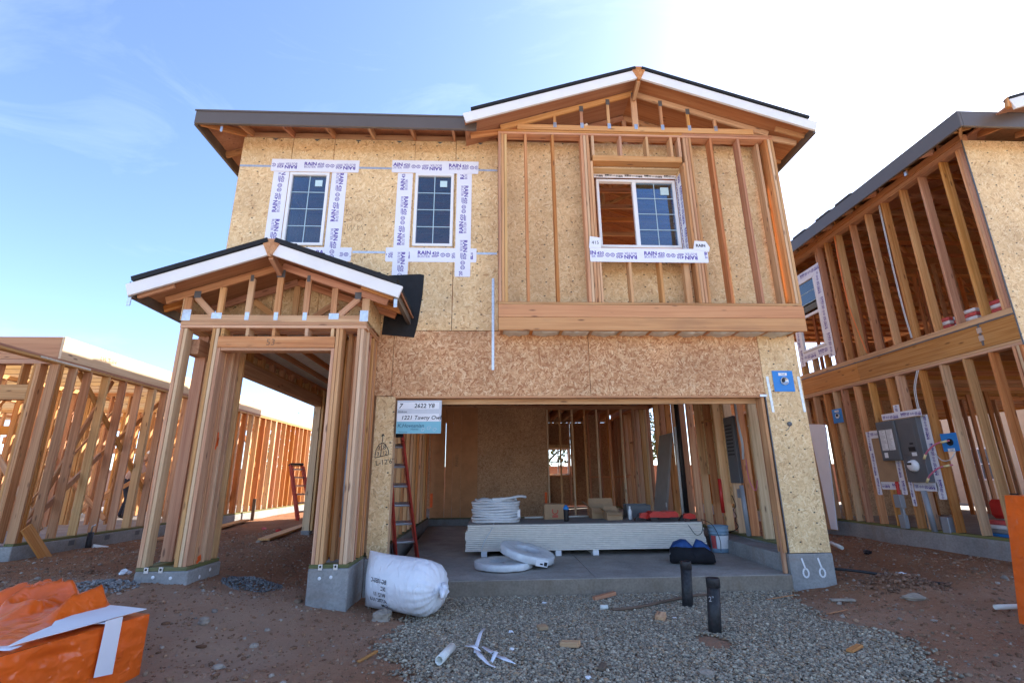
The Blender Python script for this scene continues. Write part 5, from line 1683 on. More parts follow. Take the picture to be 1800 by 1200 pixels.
def wrap_strip(pts, d, ph=0):
    u = [p[0] for p in pts]; v = [p[1] for p in pts]
    vert = (max(v) - min(v)) > (max(u) - min(u))
    return tape_strip(RSIDE, min(u), max(u), min(v), max(v), d, ep, ph, vert, '420')
wrap_strip([(-9.16, 1.0), (-9.05, 2.15)], 0.022, 0.1)
wrap_strip([(-9.06, 2.02), (-8.75, 2.16)], 0.025, 0.1)
wrap_strip([(-9.05, 1.10), (-8.62, 1.235)], 0.006, 0.3)
wrap_strip([(-8.60, 1.02), (-8.48, 1.60)], 0.022, 0.2)
wrap_strip([(-8.42, 0.84), (-8.335, 1.60)], 0.025, 0.2)
wrap_strip([(-8.34, 1.09), (-7.88, 1.23)], 0.006, 0.1)
wrap_strip([(-7.90, 0.97), (-7.76, 2.32)], 0.006, 0.2)
wrap_strip([(-8.62, 2.292), (-7.78, 2.42)], 0.08, 0.1)
wrap_strip([(-8.40, 2.42), (-8.27, 2.56)], 0.012, 0.1)
blk('top_hood', XR - 0.10, XR - 0.01, 7.80, 8.60, 2.296, 2.31, 'cardboard', ep, 0)
RSIDE.plate('conduit', -8.70, -8.63, 0.60, 0.98, 0.004, 0.05, 'conduit', ep, 0.01)
RSIDE.plate('pull_box', -8.73, -8.59, 0.80, 1.02, 0.006, 0.10, 'conduit', ep, 0.006)
RSIDE.plate('conduit', -8.69, -8.64, 1.02, 1.24, 0.004, 0.05, 'red', ep, 0.01)
RSIDE.plate('pull_box', -8.73, -8.60, 0.46, 0.68, 0.006, 0.08, 'conduit', ep, 0.006)
tube('conduit', [RSIDE.p(-8.12, 1.10, 0.05), RSIDE.p(-8.08, 0.46, 0.05)], 0.04, 'conduit', ep, 12)
RSIDE.plate('pull_box', -7.98, -7.84, 0.46, 0.70, -0.10, 0.01, 'conduit', ep, 0.006)

# lamp outlet boxes on blue flashing plates
def outlet(name, face, u, v, s, label, dark=False, lip=True, d=0.003):
    t = thing(name, face.p(u, v - s / 2, d), label, 'outlet box', 'outlet boxes on blue flashing plates')
    pl = face.plate('flashing_plate', u - s / 2, u + s / 2, v - s / 2, v + s / 2, d, d + 0.006, 'blue_plate', t, 0.002)
    lathe('box_ring', [(s * 0.19, 0), (s * 0.19, 0.014), (s * 0.165, 0.014), (s * 0.16, 0.006), (0, 0.005)], face.p(u + 0.01, v, d + 0.006), 'black' if dark else 'galv', t, 24, face.n)
    lathe('box_hole', [(s * 0.10, 0), (s * 0.09, 0.003)], face.p(u - 0.005, v + 0.01, d + 0.013), 'black', t, 16, face.n)
    face.plate('label_sheet', u - 0.06, u + 0.06, v + (0.32 if lip else -0.42) * s - 0.018, v + (0.32 if lip else -0.42) * s + 0.022, d + 0.0065, d + 0.008, 'paper', t)
    write(face, 'QUICKFLASH' if False else 'TOP', u - 0.03, v + (0.32 if lip else -0.42) * s - 0.012, 0.035, 'sign_ink', t, d + 0.0085)
    return t
outlet('outlet_box', FAC, 4.045, 2.615, 0.29, 'steel lamp outlet box on a blue plate on the strand board beside the garage')
outlet('outlet_box', RSIDE, -9.85, 2.55, 0.29, 'steel outlet box on a small blue plate across two neighbour studs')
ob3 = outlet('outlet_box', RSIDE, -7.48, 1.845, 0.28, 'black outlet on a blue plate with pink cables beside the meter panel', True, False)
for z, ln in ((1.87, 0.0), (1.50, -0.05)):
    cable('cable', [RSIDE.p(-7.45 + ln, z, 0.03), RSIDE.p(-7.6 + ln, z - 0.04, 0.12), RSIDE.p(-7.75 + ln, z - 0.15, 0.16), RSIDE.p(-7.83 + ln, z - 0.24, 0.16)], 0.012, 'wire_pink', ob3)
    tube('connector', [RSIDE.p(-7.48 + ln, z - 0.005, 0.05), RSIDE.p(-7.55 + ln, z - 0.025, 0.09)], 0.018, 'wire_yellow', ob3)
    tube('connector', [RSIDE.p(-7.80 + ln, z - 0.20, 0.16), RSIDE.p(-7.85 + ln, z - 0.27, 0.16)], 0.018, 'wire_yellow', ob3)
cable('cable', [RSIDE.p(-7.42, 1.70, 0.01), RSIDE.p(-7.50, 1.58, 0.05), RSIDE.p(-7.64, 1.57, 0.05), RSIDE.p(-7.74, 1.68, 0.05)], 0.008, 'wire_grey', ob3)
# loose outlet on the right panel
jb = thing('round_outlet', FAC.p(4.03, 2.03, 0), 'small grey round outlet stub on the strand board below the blue plate', 'outlet')
lathe('stub', [(0.03, 0), (0.03, 0.02), (0.018, 0.03), (0.0, 0.03)], FAC.p(4.03, 2.03, 0), 'steel_grey', jb, 16, (0, -1, 0))
cable('wire', [FAC.p(4.03, 2.03, 0.03), FAC.p(3.99, 1.97, 0.04), FAC.p(3.96, 1.94, 0.02)], 0.004, 'steel_grey', jb)

# board and membrane leaning on the neighbour wall
lb = thing('leaning_board', (7.1, 10.4, 0.3), 'tan board with a loose white membrane leaning on the neighbour wall behind the corner', 'board')
hexa('board', [(7.02, 10.15, 0.28), (7.06, 10.15, 0.28), (7.06, 10.75, 0.28), (7.02, 10.75, 0.28), (7.16, 10.15, 2.35), (7.20, 10.15, 2.35), (7.20, 10.75, 2.35), (7.16, 10.75, 2.35)], 'cardboard', lb)
hexa('membrane', [(6.995, 10.10, 0.30), (7.015, 10.10, 0.30), (7.015, 10.28, 0.30), (6.995, 10.28, 0.30), (7.135, 10.10, 2.40), (7.155, 10.10, 2.40), (7.155, 10.62, 2.46), (7.135, 10.62, 2.46)], 'tape', lb)

# goods stored in the neighbour house
for i, (y, lab) in enumerate(((6.35, 'red and white wrapped bundle beside the corner post on the upper floor'), (6.75, 'middle red and white wrapped bundle on the neighbour upper floor'), (7.20, 'red and white wrapped bundle furthest from the corner post upstairs'))):
    b = thing('wrapped_bundle', (7.62, y, 3.602), lab, 'bundle', 'wrapped bundles on the upper floor')
    for j in range(4):
        for k in range(3):
            blk('package', 7.50 + 0.10 * k, 7.595 + 0.10 * k, y, y + 0.30, 3.602 + 0.062 * j, 3.660 + 0.062 * j, 'red_wrap' if (j + k + i) % 2 else 'paper', b, 0.012)
tb = thing('tool_bag', (8.0, 7.55, 0.44), 'dark red tool bag standing inside the neighbour ground floor', 'bag')
blk('bag_body', 7.75, 8.35, 7.35, 7.62, 0.70, 0.98, 'red', tb, 0.05)
tube('handle', [(7.85, 7.48, 0.97), (7.95, 7.48, 1.05), (8.15, 7.48, 1.05), (8.25, 7.48, 0.97)], 0.015, 'black', tb)
pk = thing('package_stack', (8.0, 7.3, 0.44), 'blue and red packages stacked under the dark red tool bag', 'packages')
for j in range(4):
    for k in range(4):
        blk('package', 7.60 + 0.20 * k, 7.79 + 0.20 * k, 7.10, 7.62, 0.437 + 0.062 * j, 0.496 + 0.062 * j, ('blue_plate', 'red_wrap', 'paper', 'conduit')[(j * 3 + k) % 4], pk, 0.012)

# roof tiles stacked on the neighbour roof edge
for i, y in enumerate((7.9, 8.5, 9.3)):
    s_ = thing('tile_stack', (7.1, y, 6.55), ('stack of dark roof tiles nearest the front on the neighbour roof edge', 'middle stack of dark roof tiles on the neighbour roof edge', 'stack of dark roof tiles furthest back on the neighbour roof edge')[i], 'roof tiles', 'tile stacks on the neighbour roof')
    for k in range(2):
        bar('roof_tile', (7.06 + 0.01 * k, y + 0.03 * k, 6.60 + 0.026 * k), (7.06 + 0.01 * k, y + 0.42 + 0.03 * k, 6.60 + 0.026 * k), 0.30, 0.022, (1, 0, 0.333), 'tile', s_, 0.003)

# ================================================================== BEYOND THE HOUSES
bw = thing('block_wall', (0, 21.5, 0), 'tan pink block wall running behind the houses', 'wall')
for i in range(34):
    blk('wall_bay', -24 + i * 1.5, -22.508 + i * 1.5, 21.5, 21.7, -0.1, 1.75, 'block', bw, 0)
    blk('cap_block', -24 + i * 1.5, -22.508 + i * 1.5, 21.46, 21.74, 1.752, 1.84, 'block', bw, 0.008)
for i in range(16):
    blk('wall_pier', -23.2 + i * 3.0, -22.8 + i * 3.0, 21.40, 21.49, -0.1, 1.75, 'block', bw, 0)

def tree(loc, h, r, seed, label):
    rr = np.random.default_rng(seed)
    t = thing('tree', loc, label, 'tree', 'trees beyond the block wall')
    x, y, z = loc
    tube('trunk', [(x, y, z), (x + 0.1, y, z + h * 0.3), (x - 0.05, y + 0.1, z + h * 0.6), (x, y, z + h * 0.85)], 0.15, 'bark', t, 8, True, [0.2, 0.15, 0.10, 0.04])
    for k in range(5):
        a = k * 1.26 + rr.uniform(0, 0.5)
        tube('limb', [(x, y, z + h * (0.35 + 0.07 * k)), (x + r * 0.35 * cos(a), y + r * 0.35 * sin(a), z + h * (0.5 + 0.06 * k)), (x + r * 0.7 * cos(a), y + r * 0.7 * sin(a), z + h * (0.6 + 0.06 * k))], 0.06, 'bark', t, 6, True, [0.07, 0.05, 0.02])
    V, F = [], []
    cl = rr.normal(0, 1, (46, 3))
    cl /= np.linalg.norm(cl, axis=1)[:, None]
    cl *= rr.uniform(0.35, 1.0, (46, 1))
    for c in cl:
        cc = np.array([c[0] * r, c[1] * r, h * 0.66 + c[2] * h * 0.34])
        for q in range(34):
            p = cc + rr.normal(0, 0.28 * r / 1.6, 3)
            d1 = rr.normal(0, 1, 3); d1 /= np.linalg.norm(d1)
            d2 = np.cross(d1, rr.normal(0, 1, 3)); d2 /= np.linalg.norm(d2)
            s = rr.uniform(0.07, 0.15)
            k = len(V)
            V += [tuple(p - d1 * s), tuple(p + d2 * s * 0.5), tuple(p + d1 * s), tuple(p - d2 * s * 0.5)]
            F.append((k, k + 1, k + 2, k + 3))
    raw('crown', V, F, 'leaf', t, False, Matrix.Translation(Vector(loc)))
tree((-9.6, 24.5, 0.1), 3.9, 1.7, 1, 'bushy green tree seen between the studs of the open frame house')
tree((2.6, 25.0, 0.1), 4.6, 1.8, 2, 'green tree beyond the block wall seen through the rear garage window')
tree((7.2, 24.0, 0.1), 4.6, 1.7, 3, 'green tree beyond the block wall seen between garage wall studs')
tree((-14.5, 24.5, 0.1), 3.9, 1.7, 4, 'green tree at the far back corner of the open frame house')

def far_house(loc, w, d, h, label, side):
    t = thing('finished_house', loc, label, 'house', 'finished houses behind')
    x, y, z = loc
    blk('wall', x, x + w, y, y + d, z - 0.2, z + h, 'stucco_cream', t, 0)
    V = [(x - 0.4, y - 0.4, z + h), (x + w + 0.4, y - 0.4, z + h), (x + w + 0.4, y + d + 0.4, z + h), (x - 0.4, y + d + 0.4, z + h), (x + w * 0.3, y + d / 2, z + h + 1.6), (x + w * 0.7, y + d / 2, z + h + 1.6)]
    raw('roof', V, [(0, 1, 5, 4), (1, 2, 5), (2, 3, 4, 5), (3, 0, 4), (3, 2, 1, 0)], 'tile', t)
    fc = Face((x, 0, 0), (0, -1, 0), (0, 0, 1)) if side == 'x' else Face((0, y, 0), (1, 0, 0), (0, 0, 1))
    rng = np.arange(y + 1.0, y + d - 1.2, 1.9) if side == 'x' else np.arange(x + 0.9, x + w - 1.2, 2.4)
    for q in rng:
        for zz in (1.0, 3.7):
            u0 = -(q + 0.9) if side == 'x' else q
            wn_ = fc.plate('window', u0, u0 + 0.95, z + zz, z + zz + 1.25, 0.0, 0.05, 'vinyl', t)
            for i in range(2):
                for j in range(2):
                    fc.plate('pane', u0 + 0.06 + i * 0.43, u0 + 0.46 + i * 0.43, z + zz + 0.06 + j * 0.58, z + zz + 0.60 + j * 0.58, 0.051, 0.056, 'steel_grey', wn_)
far_house((19.5, 8.0, 0.1), 9, 13, 5.4, 'cream finished house seen through the neighbour house frame', 'x')

# ================================================================== OBJECTS IN AND BEFORE THE GARAGE
# lot sign hung in the opening
sg = thing('lot_sign', (-0.92, 6.395, 1.93), 'white and teal lot sign with handwriting hung in the garage opening corner', 'sign')
SF = face_y(6.392)
SF.plate('board', -1.205, -0.628, 1.93, 2.36, 0, 0.006, 'sign_grey', sg)
SF.plate('writing_strip', -1.20, -0.66, 2.245, 2.335, 0.0062, 0.0075, 'paper', sg)
SF.plate('writing_strip', -1.20, -0.66, 2.085, 2.185, 0.0062, 0.0075, 'paper', sg)
SF.plate('brand_band', -1.204, -0.63, 1.931, 2.083, 0.0062, 0.0076, 'sign_teal', sg)
write(SF, '7', -1.185, 2.258, 0.085, 'black_ink', sg, 0.009, 0.25, 0.0015)
write(SF, '2622 Y8', -0.985, 2.262, 0.078, 'black_ink', sg, 0.009, 0.15, 0.0012)
write(SF, 'Address', -1.195, 2.20, 0.035, 'black_ink', sg, 0.009, 0.2)
write(SF, '1221 Tawny Owl', -1.15, 2.11, 0.074, 'black_ink', sg, 0.009, 0.2, 0.0008)
write(SF, 'K.Hovnanian', -1.19, 2.01, 0.066, 'sign_ink', sg, 0.009, 0.25, 0.0005)
write(SF, 'Homes', -1.02, 1.975, 0.035, 'sign_ink', sg, 0.009, 0.2)
write(SF, 'khov.com', -1.17, 1.943, 0.028, 'sign_ink', sg, 0.009)
for k in range(3):
    u = -0.86 + 0.075 * k
    strokes(SF, [[(0.03 * cos(t * 0.45) * (1 - t / 22), 0.03 * sin(t * 0.45) * (1 - t / 22)) for t in range(18)]], u, 1.975 + 0.02 * (k % 2), 0.004, 'sign_grey', sg, 0.009, 1.0, 'flourish')

# red step ladders
def ladder(name, la, lb_, ra, rb_, n, label, wide=0.08):
    t = thing(name, tuple((Vector(la) + Vector(ra)) / 2), label, 'ladder', 'red step ladders')
    la, lb_, ra, rb_ = map(Vector, (la, lb_, ra, rb_))
    across = (ra - la).normalized()
    up_ = ((lb_ + rb_) / 2 - (la + ra) / 2).normalized()
    back = across.cross(up_)
    for a, b in ((la, lb_), (ra, rb_)):
        bar('side_rail', a, b, 0.04, wide, across, 'ladder_red', t)
        bar('foot', a - up_ * 0.0, a + up_ * 0.10, 0.036, 0.083, across, 'black', t)
        bar('rear_rail', a + back * (wide * 0.5 + 0.03) + up_ * 0.03, b + back * (wide * 0.5 + 0.025) - up_ * 0.08, 0.026, 0.04, across, 'ladder_red', t)
    for i in range(n):
        f = (i + 1) / (n + 0.6)
        bar('step', la.lerp(lb_, f), ra.lerp(rb_, f), 0.028, 0.085, up_, 'alu', t)
    bar('top_cap', lb_ - across * 0.02, rb_ + across * 0.02, 0.05, 0.14, up_, 'black', t)
    return t
l1 = ladder('step_ladder', (-1.40, 7.95, 0.205), (-1.42, 6.95, 1.98), (-1.10, 8.10, 0.205), (-1.235, 6.98, 1.98), 6, 'red step ladder with grey steps leaning just inside the garage', 0.12)
l2 = ladder('step_ladder', (-5.34, 14.6, 0.27), (-5.80, 14.85, 1.80), (-5.10, 15.0, 0.27), (-5.60, 15.2, 1.80), 6, 'closed red step ladder leaning on dirt between our house and the open frame', 0.10)

# stack of drywall on white blocks
for i, x in enumerate((-0.12, 1.02, 1.60, 3.1)):
    b = blk('spacer_block', x, x + 0.09, 7.98, 9.1, 0.208 + 0.003, 0.29, 'paper', None, 0.004)
    tag(b, ('white spacer strip under the left end of the drywall stack', 'white spacer strip under the drywall behind the flat wrapped coil', 'white spacer strip under the middle of the drywall stack', 'white spacer strip under the drywall behind the blue bag')[i], 'spacer', 'spacers under the drywall')
for i in range(14):
    dx, dy = random.uniform(-0.012, 0.012), random.uniform(-0.003, 0.003)
    s_ = blk('drywall_sheet', -0.36 + dx + 0.03 * (i > 10), 3.40 + dx - 0.004 * i, 7.97 + dy, 9.19 + dy, 0.293 + 0.0272 * i, 0.293 + 0.0272 * i + 0.0225, 'gypsum', None, 0.004)
    if i == 0:
        tag(s_, 'bottom drywall sheet of the stack in the garage', 'drywall sheet', 'drywall sheets in the stack')
    elif i == 13:
        s_.data = s_.data.copy(); s_.data.materials[0] = MT['paper_grey'] if False else MT['gypsum']
        tag(s_, 'top drywall sheet of the stack, carrying coil and boxes', 'drywall sheet', 'drywall sheets in the stack')
    else:
        tag(s_, 'drywall sheet inside the stack between its top and bottom sheets', 'drywall sheet', 'drywall sheets in the stack')
ZD = 0.293 + 0.0272 * 13 + 0.0245 + 0.001
cover = blk('grey_sheet', -0.33, 3.36, 7.985, 9.18, ZD, ZD + 0.005, 'paper_grey', None, 0)
tag(cover, 'thin grey paper sheet covering the top of the drywall stack', 'paper sheet')
ZD += 0.007
# coil of pipe on the drywall
ct = thing('pipe_coil', (0.11, 8.42, ZD), 'large upright coil of clear wrapped white tube on the drywall stack', 'coil')
for j in range(8):
    for rr in (0.375,):
        wob = 0.012 * sin(j * 2.1)
        pts = [((rr + wob) * cos(2 * pi * k / 40) + 0.11, (rr + wob) * 0.95 * sin(2 * pi * k / 40) + 8.42, ZD + 0.026 + j * 0.040 + 0.006 * sin(3 * 2 * pi * k / 40 + j)) for k in range(41)]
        tube('tube_turn', pts, 0.0215, 'wrap', ct, 8, False)
pts = [(0.33 * cos(2 * pi * k / 40) + 0.11, 0.31 * sin(2 * pi * k / 40) + 8.42, ZD + 0.34 + 0.01 * sin(k)) for k in range(38)]
tube('tube_turn', pts, 0.0205, 'wrap', ct, 8)
cable('tube_end', [(0.05, 8.12, ZD + 0.36), (0.30, 8.12, ZD + 0.375), (0.48, 8.22, ZD + 0.40), (0.60, 8.34, ZD + 0.385)], 0.021, 'wrap', ct)
blk('label_tag', 0.455, 0.50, 8.24, 8.245, ZD + 0.08, ZD + 0.19, 'paper', ct, 0)
cable('strap_tail', [(0.08, 8.04, ZD + 0.02), (0.03, 7.95, ZD - 0.08), (-0.06, 7.94, ZD - 0.22), (-0.12, 7.93, ZD - 0.36)], 0.006, 'wrap', ct)

# two flat wrapped coils on the slab
def flat_coil(loc, tilt, label, r=0.40, h=0.085):
    t = thing('wrapped_coil', loc, label, 'coil', 'flat wrapped coils on the slab')
    prof = [(r * 0.3, 0.0), (r * 0.96, 0.0), (r * 0.985, h * 0.06), (r, h * 0.12), (r, h * 0.5), (r, h * 0.88), (r * 0.985, h * 0.95), (r * 0.96, h), (r * 0.9, h), (r * 0.52, h * 0.96), (r * 0.49, h * 0.93), (r * 0.46, h * 0.75), (r * 0.0, h * 0.72)]
    Mw = Matrix.Translation(Vector(loc)) @ tilt
    V, F = [], []
    seg = 40
    for i, (rad, hh) in enumerate(prof):
        for k in range(seg):
            a = 2 * pi * k / seg
            q = rad * (1 + 0.012 * sin(7 * a + i) + 0.008 * sin(17 * a + 2 * i))
            V.append((q * cos(a), q * sin(a), hh + 0.004 * sin(11 * a + i * 1.7)))
    for i in range(len(prof) - 1):
        for k in range(seg):
            F.append((i * seg + k, i * seg + (k + 1) % seg, (i + 1) * seg + (k + 1) % seg, (i + 1) * seg + k))
    F.append(tuple(range(seg - 1, -1, -1)))
    raw('wrapped_ring', V, F, 'wrap', t, True, Mw)
    return t, Mw
flat_coil((0.20, 7.16, 0.203), Matrix.Identity(4), 'lower flat plastic-wrapped coil lying on the slab edge')
fc_, Mw = flat_coil((0.52, 7.28, 0.315), Matrix.Rotation(radians(13), 4, 'Y') @ Matrix.Rotation(radians(6), 4, 'X'), 'upper flat plastic-wrapped coil tilted across the other coil', 0.385, 0.10)
fq = Face(Mw @ Vector((0.10, -0.372, 0.0)), Mw.to_3x3() @ Vector((1, 0.28, 0)), Mw.to_3x3() @ Vector((0, 0, 1)))
fq.plate('label_tag', 0.0, 0.17, 0.0, 0.085, 0.002, 0.004, 'paper', fc_)
fq.plate('label_print', 0.06, 0.10, 0.02, 0.04, 0.0045, 0.0055, 'black_ink', fc_)
fq.plate('label_print', 0.115, 0.16, 0.012, 0.06, 0.0045, 0.0055, 'black_ink', fc_)

def carton(name, x0, x1, y0, y1, z0, z1, label, open_=True, rz=0.0):
    t = thing(name, ((x0 + x1) / 2, (y0 + y1) / 2, z0), label, 'box', 'cardboard boxes on the drywall')
    th = 0.006
    blk('side', x0, x1, y0, y0 + th, z0, z1, 'cardboard', t, 0); blk('side', x0, x1, y1 - th, y1, z0, z1, 'cardboard', t, 0)
    blk('side', x0, x0 + th, y0 + th, y1 - th, z0, z1, 'cardboard', t, 0); blk('side', x1 - th, x1, y0 + th, y1 - th, z0, z1, 'cardboard', t, 0)
    blk('base', x0 + th, x1 - th, y0 + th, y1 - th, z0, z0 + th, 'cardboard', t, 0)
    if open_:
        fl = (x1 - x0) * 0.45
        hexa('flap', [(x0, y0 + .01, z1), (x0 + 0.005, y0 + .01, z1), (x0 + 0.005, y1 - .01, z1), (x0, y1 - .01, z1), (x0 - fl * .6, y0 + .01, z1 + fl * .5), (x0 - fl * .6 + .005, y0 + .01, z1 + fl * .5), (x0 - fl * .6 + .005, y1 - .01, z1 + fl * .5), (x0 - fl * .6, y1 - .01, z1 + fl * .5)], 'cardboard', t)
        hexa('flap', [(x0 + .01, y0, z1), (x1 - .01, y0, z1), (x1 - .01, y0 + 0.005, z1), (x0 + .01, y0 + 0.005, z1), (x0 + .02, y0 - fl * .5, z1 - fl * .35), (x1 - .02, y0 - fl * .5, z1 - fl * .35), (x1 - .02, y0 - fl * .5 + .005, z1 - fl * .35), (x0 + .02, y0 - fl * .5 + .005, z1 - fl * .35)], 'cardboard', t)
        hexa('flap', [(x0 + .01, y1 - .005, z1), (x1 - .01, y1 - .005, z1), (x1 - .01, y1, z1), (x0 + .01, y1, z1), (x0 + .02, y1 + .03, z1 + fl * .7), (x1 - .02, y1 + .03, z1 + fl * .7), (x1 - .02, y1 + .035, z1 + fl * .7), (x0 + .02, y1 + .035, z1 + fl * .7)], 'cardboard', t)
    else:
        blk('lid', x0, x1, y0, y1, z1 + 0.001, z1 + 0.007, 'cardboard', t, 0)
    return t
c1 = carton('cardboard_box', 0.95, 1.30, 8.75, 9.1, ZD, ZD + 0.24, 'closed cardboard box with red print beside the bottle on the drywall', False)
FC1 = face_y(8.75)
strokes(FC1, [[(0.05 * sin(t * 0.6) , 0.05 * cos(t * 0.6)) for t in range(2, 10)], [(-0.05, -0.075), (0.05, -0.075)], [(-0.05, -0.095), (0.05, -0.095)]], 1.13, ZD + 0.135, 0.014, 'red', c1, 0.004, 1.0, 'print')
carton('cardboard_box', 1.96, 2.22, 8.45, 8.75, ZD, ZD + 0.12, 'small open cardboard box in front of the larger open one')
carton('cardboard_box', 1.78, 2.25, 8.80, 9.15, ZD, ZD + 0.17, 'larger open cardboard box at the back of the drywall')
# bottles
bt = thing('shaker_bottle', (1.26, 8.35, ZD), 'dark drinking bottle with a blue lid on the drywall', 'bottle')
lathe('bottle_body', [(0.036, 0), (0.04, 0.02), (0.043, 0.17), (0.043, 0.18)], (1.26, 8.35, ZD), 'black', bt, 20)
lathe('lid', [(0.045, 0.18), (0.046, 0.215), (0.03, 0.225), (0.022, 0.25), (0.0, 0.25)], (1.26, 8.35, ZD), 'blue_plate', bt, 20)
bt2 = thing('water_bottle', (2.36, 8.5, ZD), 'clear water bottle beside the open boxes on the drywall', 'bottle')
lathe('bottle_body', [(0.03, 0), (0.033, 0.02), (0.031, 0.07), (0.034, 0.13), (0.014, 0.18), (0.014, 0.19)], (2.36, 8.5, ZD), 'wrap', bt2, 16)
lathe('cap', [(0.016, 0.19), (0.016, 0.21), (0.0, 0.211)], (2.36, 8.5, ZD), 'paper', bt2, 12)
gb = thing('tool_tray', (2.6, 9.0, ZD), 'dark grey open tool tray at the back of the drywall stack', 'tray')
blk('tray_front', 2.42, 2.85, 8.90, 8.92, ZD, ZD + 0.20, 'steel_grey', gb, 0.004); blk('tray_back', 2.42, 2.85, 9.13, 9.15, ZD, ZD + 0.22, 'steel_grey', gb, 0.004)
blk('tray_side', 2.42, 2.44, 8.922, 9.128, ZD, ZD + 0.21, 'steel_grey', gb, 0.004); blk('tray_side', 2.83, 2.85, 8.922, 9.128, ZD, ZD + 0.21, 'steel_grey', gb, 0.004)
# red tool case and red tools
rc = thing('tool_case', (2.86, 8.22, ZD), 'red and black tool case lying on the drywall', 'tool case')
V, F = [], []
prof = [(-0.23, 0.05), (-0.24, 0.10), (-0.19, 0.145), (-0.06, 0.15), (0.0, 0.135), (0.07, 0.15), (0.19, 0.148), (0.235, 0.11), (0.23, 0.05)]
Face((2.80, 8.10, ZD), (1, 0, 0), (0, 0, 1)).poly('lid', prof, -0.24, 0.0, 'red', rc)
Face((2.80, 8.095, ZD), (1, 0, 0), (0, 0, 1)).poly('base', [(-0.21, 0.0), (0.21, 0.0), (0.232, 0.06), (0.09, 0.06), (0.07, 0.03), (-0.07, 0.03), (-0.09, 0.06), (-0.232, 0.06)], -0.25, 0.002, 'black', rc)
tube('handle', [(2.70, 8.08, ZD + 0.045), (2.72, 8.05, ZD + 0.045), (2.88, 8.05, ZD + 0.045), (2.90, 8.08, ZD + 0.045)], 0.011, 'black', rc)
def power_tool(name, x, y, z, s, label):
    t = thing(name, (x, y, z), label, 'power tool', 'red power tools')
    F_ = Face((x, y, z), (1, 0, 0), (0, 0, 1))
    F_.poly('motor_body', [(-0.10 * s, 0.05 * s), (0.04 * s, 0.03 * s), (0.13 * s, 0.04 * s), (0.13 * s, 0.10 * s), (0.05 * s, 0.13 * s), (-0.06 * s, 0.12 * s)], -0.04 * s, 0.04 * s, 'red', t)
    F_.poly('grip', [(-0.17 * s, 0.0), (-0.08 * s, 0.0), (-0.06 * s, 0.07 * s), (-0.10 * s, 0.10 * s)], -0.03 * s, 0.03 * s, 'black', t)
    F_.poly('battery', [(0.05 * s, 0.0), (0.16 * s, 0.0), (0.16 * s, 0.038 * s), (0.05 * s, 0.03 * s)], -0.035 * s, 0.035 * s, 'black', t)
    return t
power_tool('circular_saw', 2.52, 8.25, ZD, 1.0, 'small red and black power tool left of the tool case on the drywall')
pt = power_tool('charger', 3.19, 8.13, ZD, 0.9, 'red and black charger with a dangling cord right of the tool case')
cable('cord', [(3.10, 8.05, ZD + 0.02), (3.14, 7.95, ZD - 0.08), (3.22, 7.94, ZD - 0.19), (3.32, 7.95, ZD - 0.16), (3.36, 7.97, ZD - 0.02), (3.40, 8.1, ZD + 0.02), (3.52, 8.0, ZD - 0.05), (3.58, 7.92, ZD - 0.25), (3.57, 7.90, 0.25)], 0.005, 'black', pt)
power_tool('charger', 4.0 - 0.06, 8.62, 0.245, 1.3, 'red battery tool on the slab beside the blue bucket') if False else power_tool('charger', 3.62 + 0.0, 9.0, 0.232, 1.2, 'red battery tool on the slab beyond the blue bucket')
# a level, loose pipes on the drywall
lv = tube('pipe_length', [(0.62, 8.95, ZD + 0.018), (1.8, 9.12, ZD + 0.018)], 0.016, 'pvc', None, 10)
tag(lv, 'white pipe length lying across the back of the drywall', 'pipe')
# bucket
bk = thing('bucket', (3.66, 8.12, 0.212), 'pale blue plastic bucket with white label at the end of the drywall', 'bucket')
lathe('bucket_body', [(0.128, 0.0), (0.132, 0.02), (0.147, 0.27), (0.155, 0.272), (0.155, 0.285), (0.149, 0.288), (0.150, 0.31), (0.158, 0.312), (0.158, 0.325), (0.151, 0.328), (0.153, 0.375), (0.161, 0.378), (0.161, 0.392), (0.150, 0.392), (0.125, 0.05), (0, 0.05)], (3.66, 8.12, 0.212), 'bucket', bk, 32)
V, F = [], []
for k in range(9):
    a = radians(-130 + k * 11)
    for z in (0.06, 0.25):
        rr = 0.131 + 0.016 * z / 0.27 + 0.0025
        V.append((rr * cos(a), rr * sin(a), z))
for k in range(8):
    F.append((2 * k, 2 * k + 2, 2 * k + 3, 2 * k + 1))
raw('label_sheet', V, F, 'paper', bk, True, Matrix.Translation(Vector((3.66, 8.12, 0.212))))
V2 = []
for k in range(4):
    a = radians(-166 + k * 11)
    for z in (0.06, 0.25):
        rr = 0.131 + 0.016 * z / 0.27 + 0.0025
        V2.append((rr * cos(a), rr * sin(a), z))
raw('label_sheet', V2, F[:3], 'red_wrap', bk, True, Matrix.Translation(Vector((3.66, 8.12, 0.212))))
cable('handle', [(3.66 - 0.158, 8.12, 0.56), (3.60, 8.02, 0.50), (3.66, 7.965, 0.48), (3.74, 8.02, 0.50), (3.66 + 0.158, 8.12, 0.56)], 0.004, 'alu', bk)

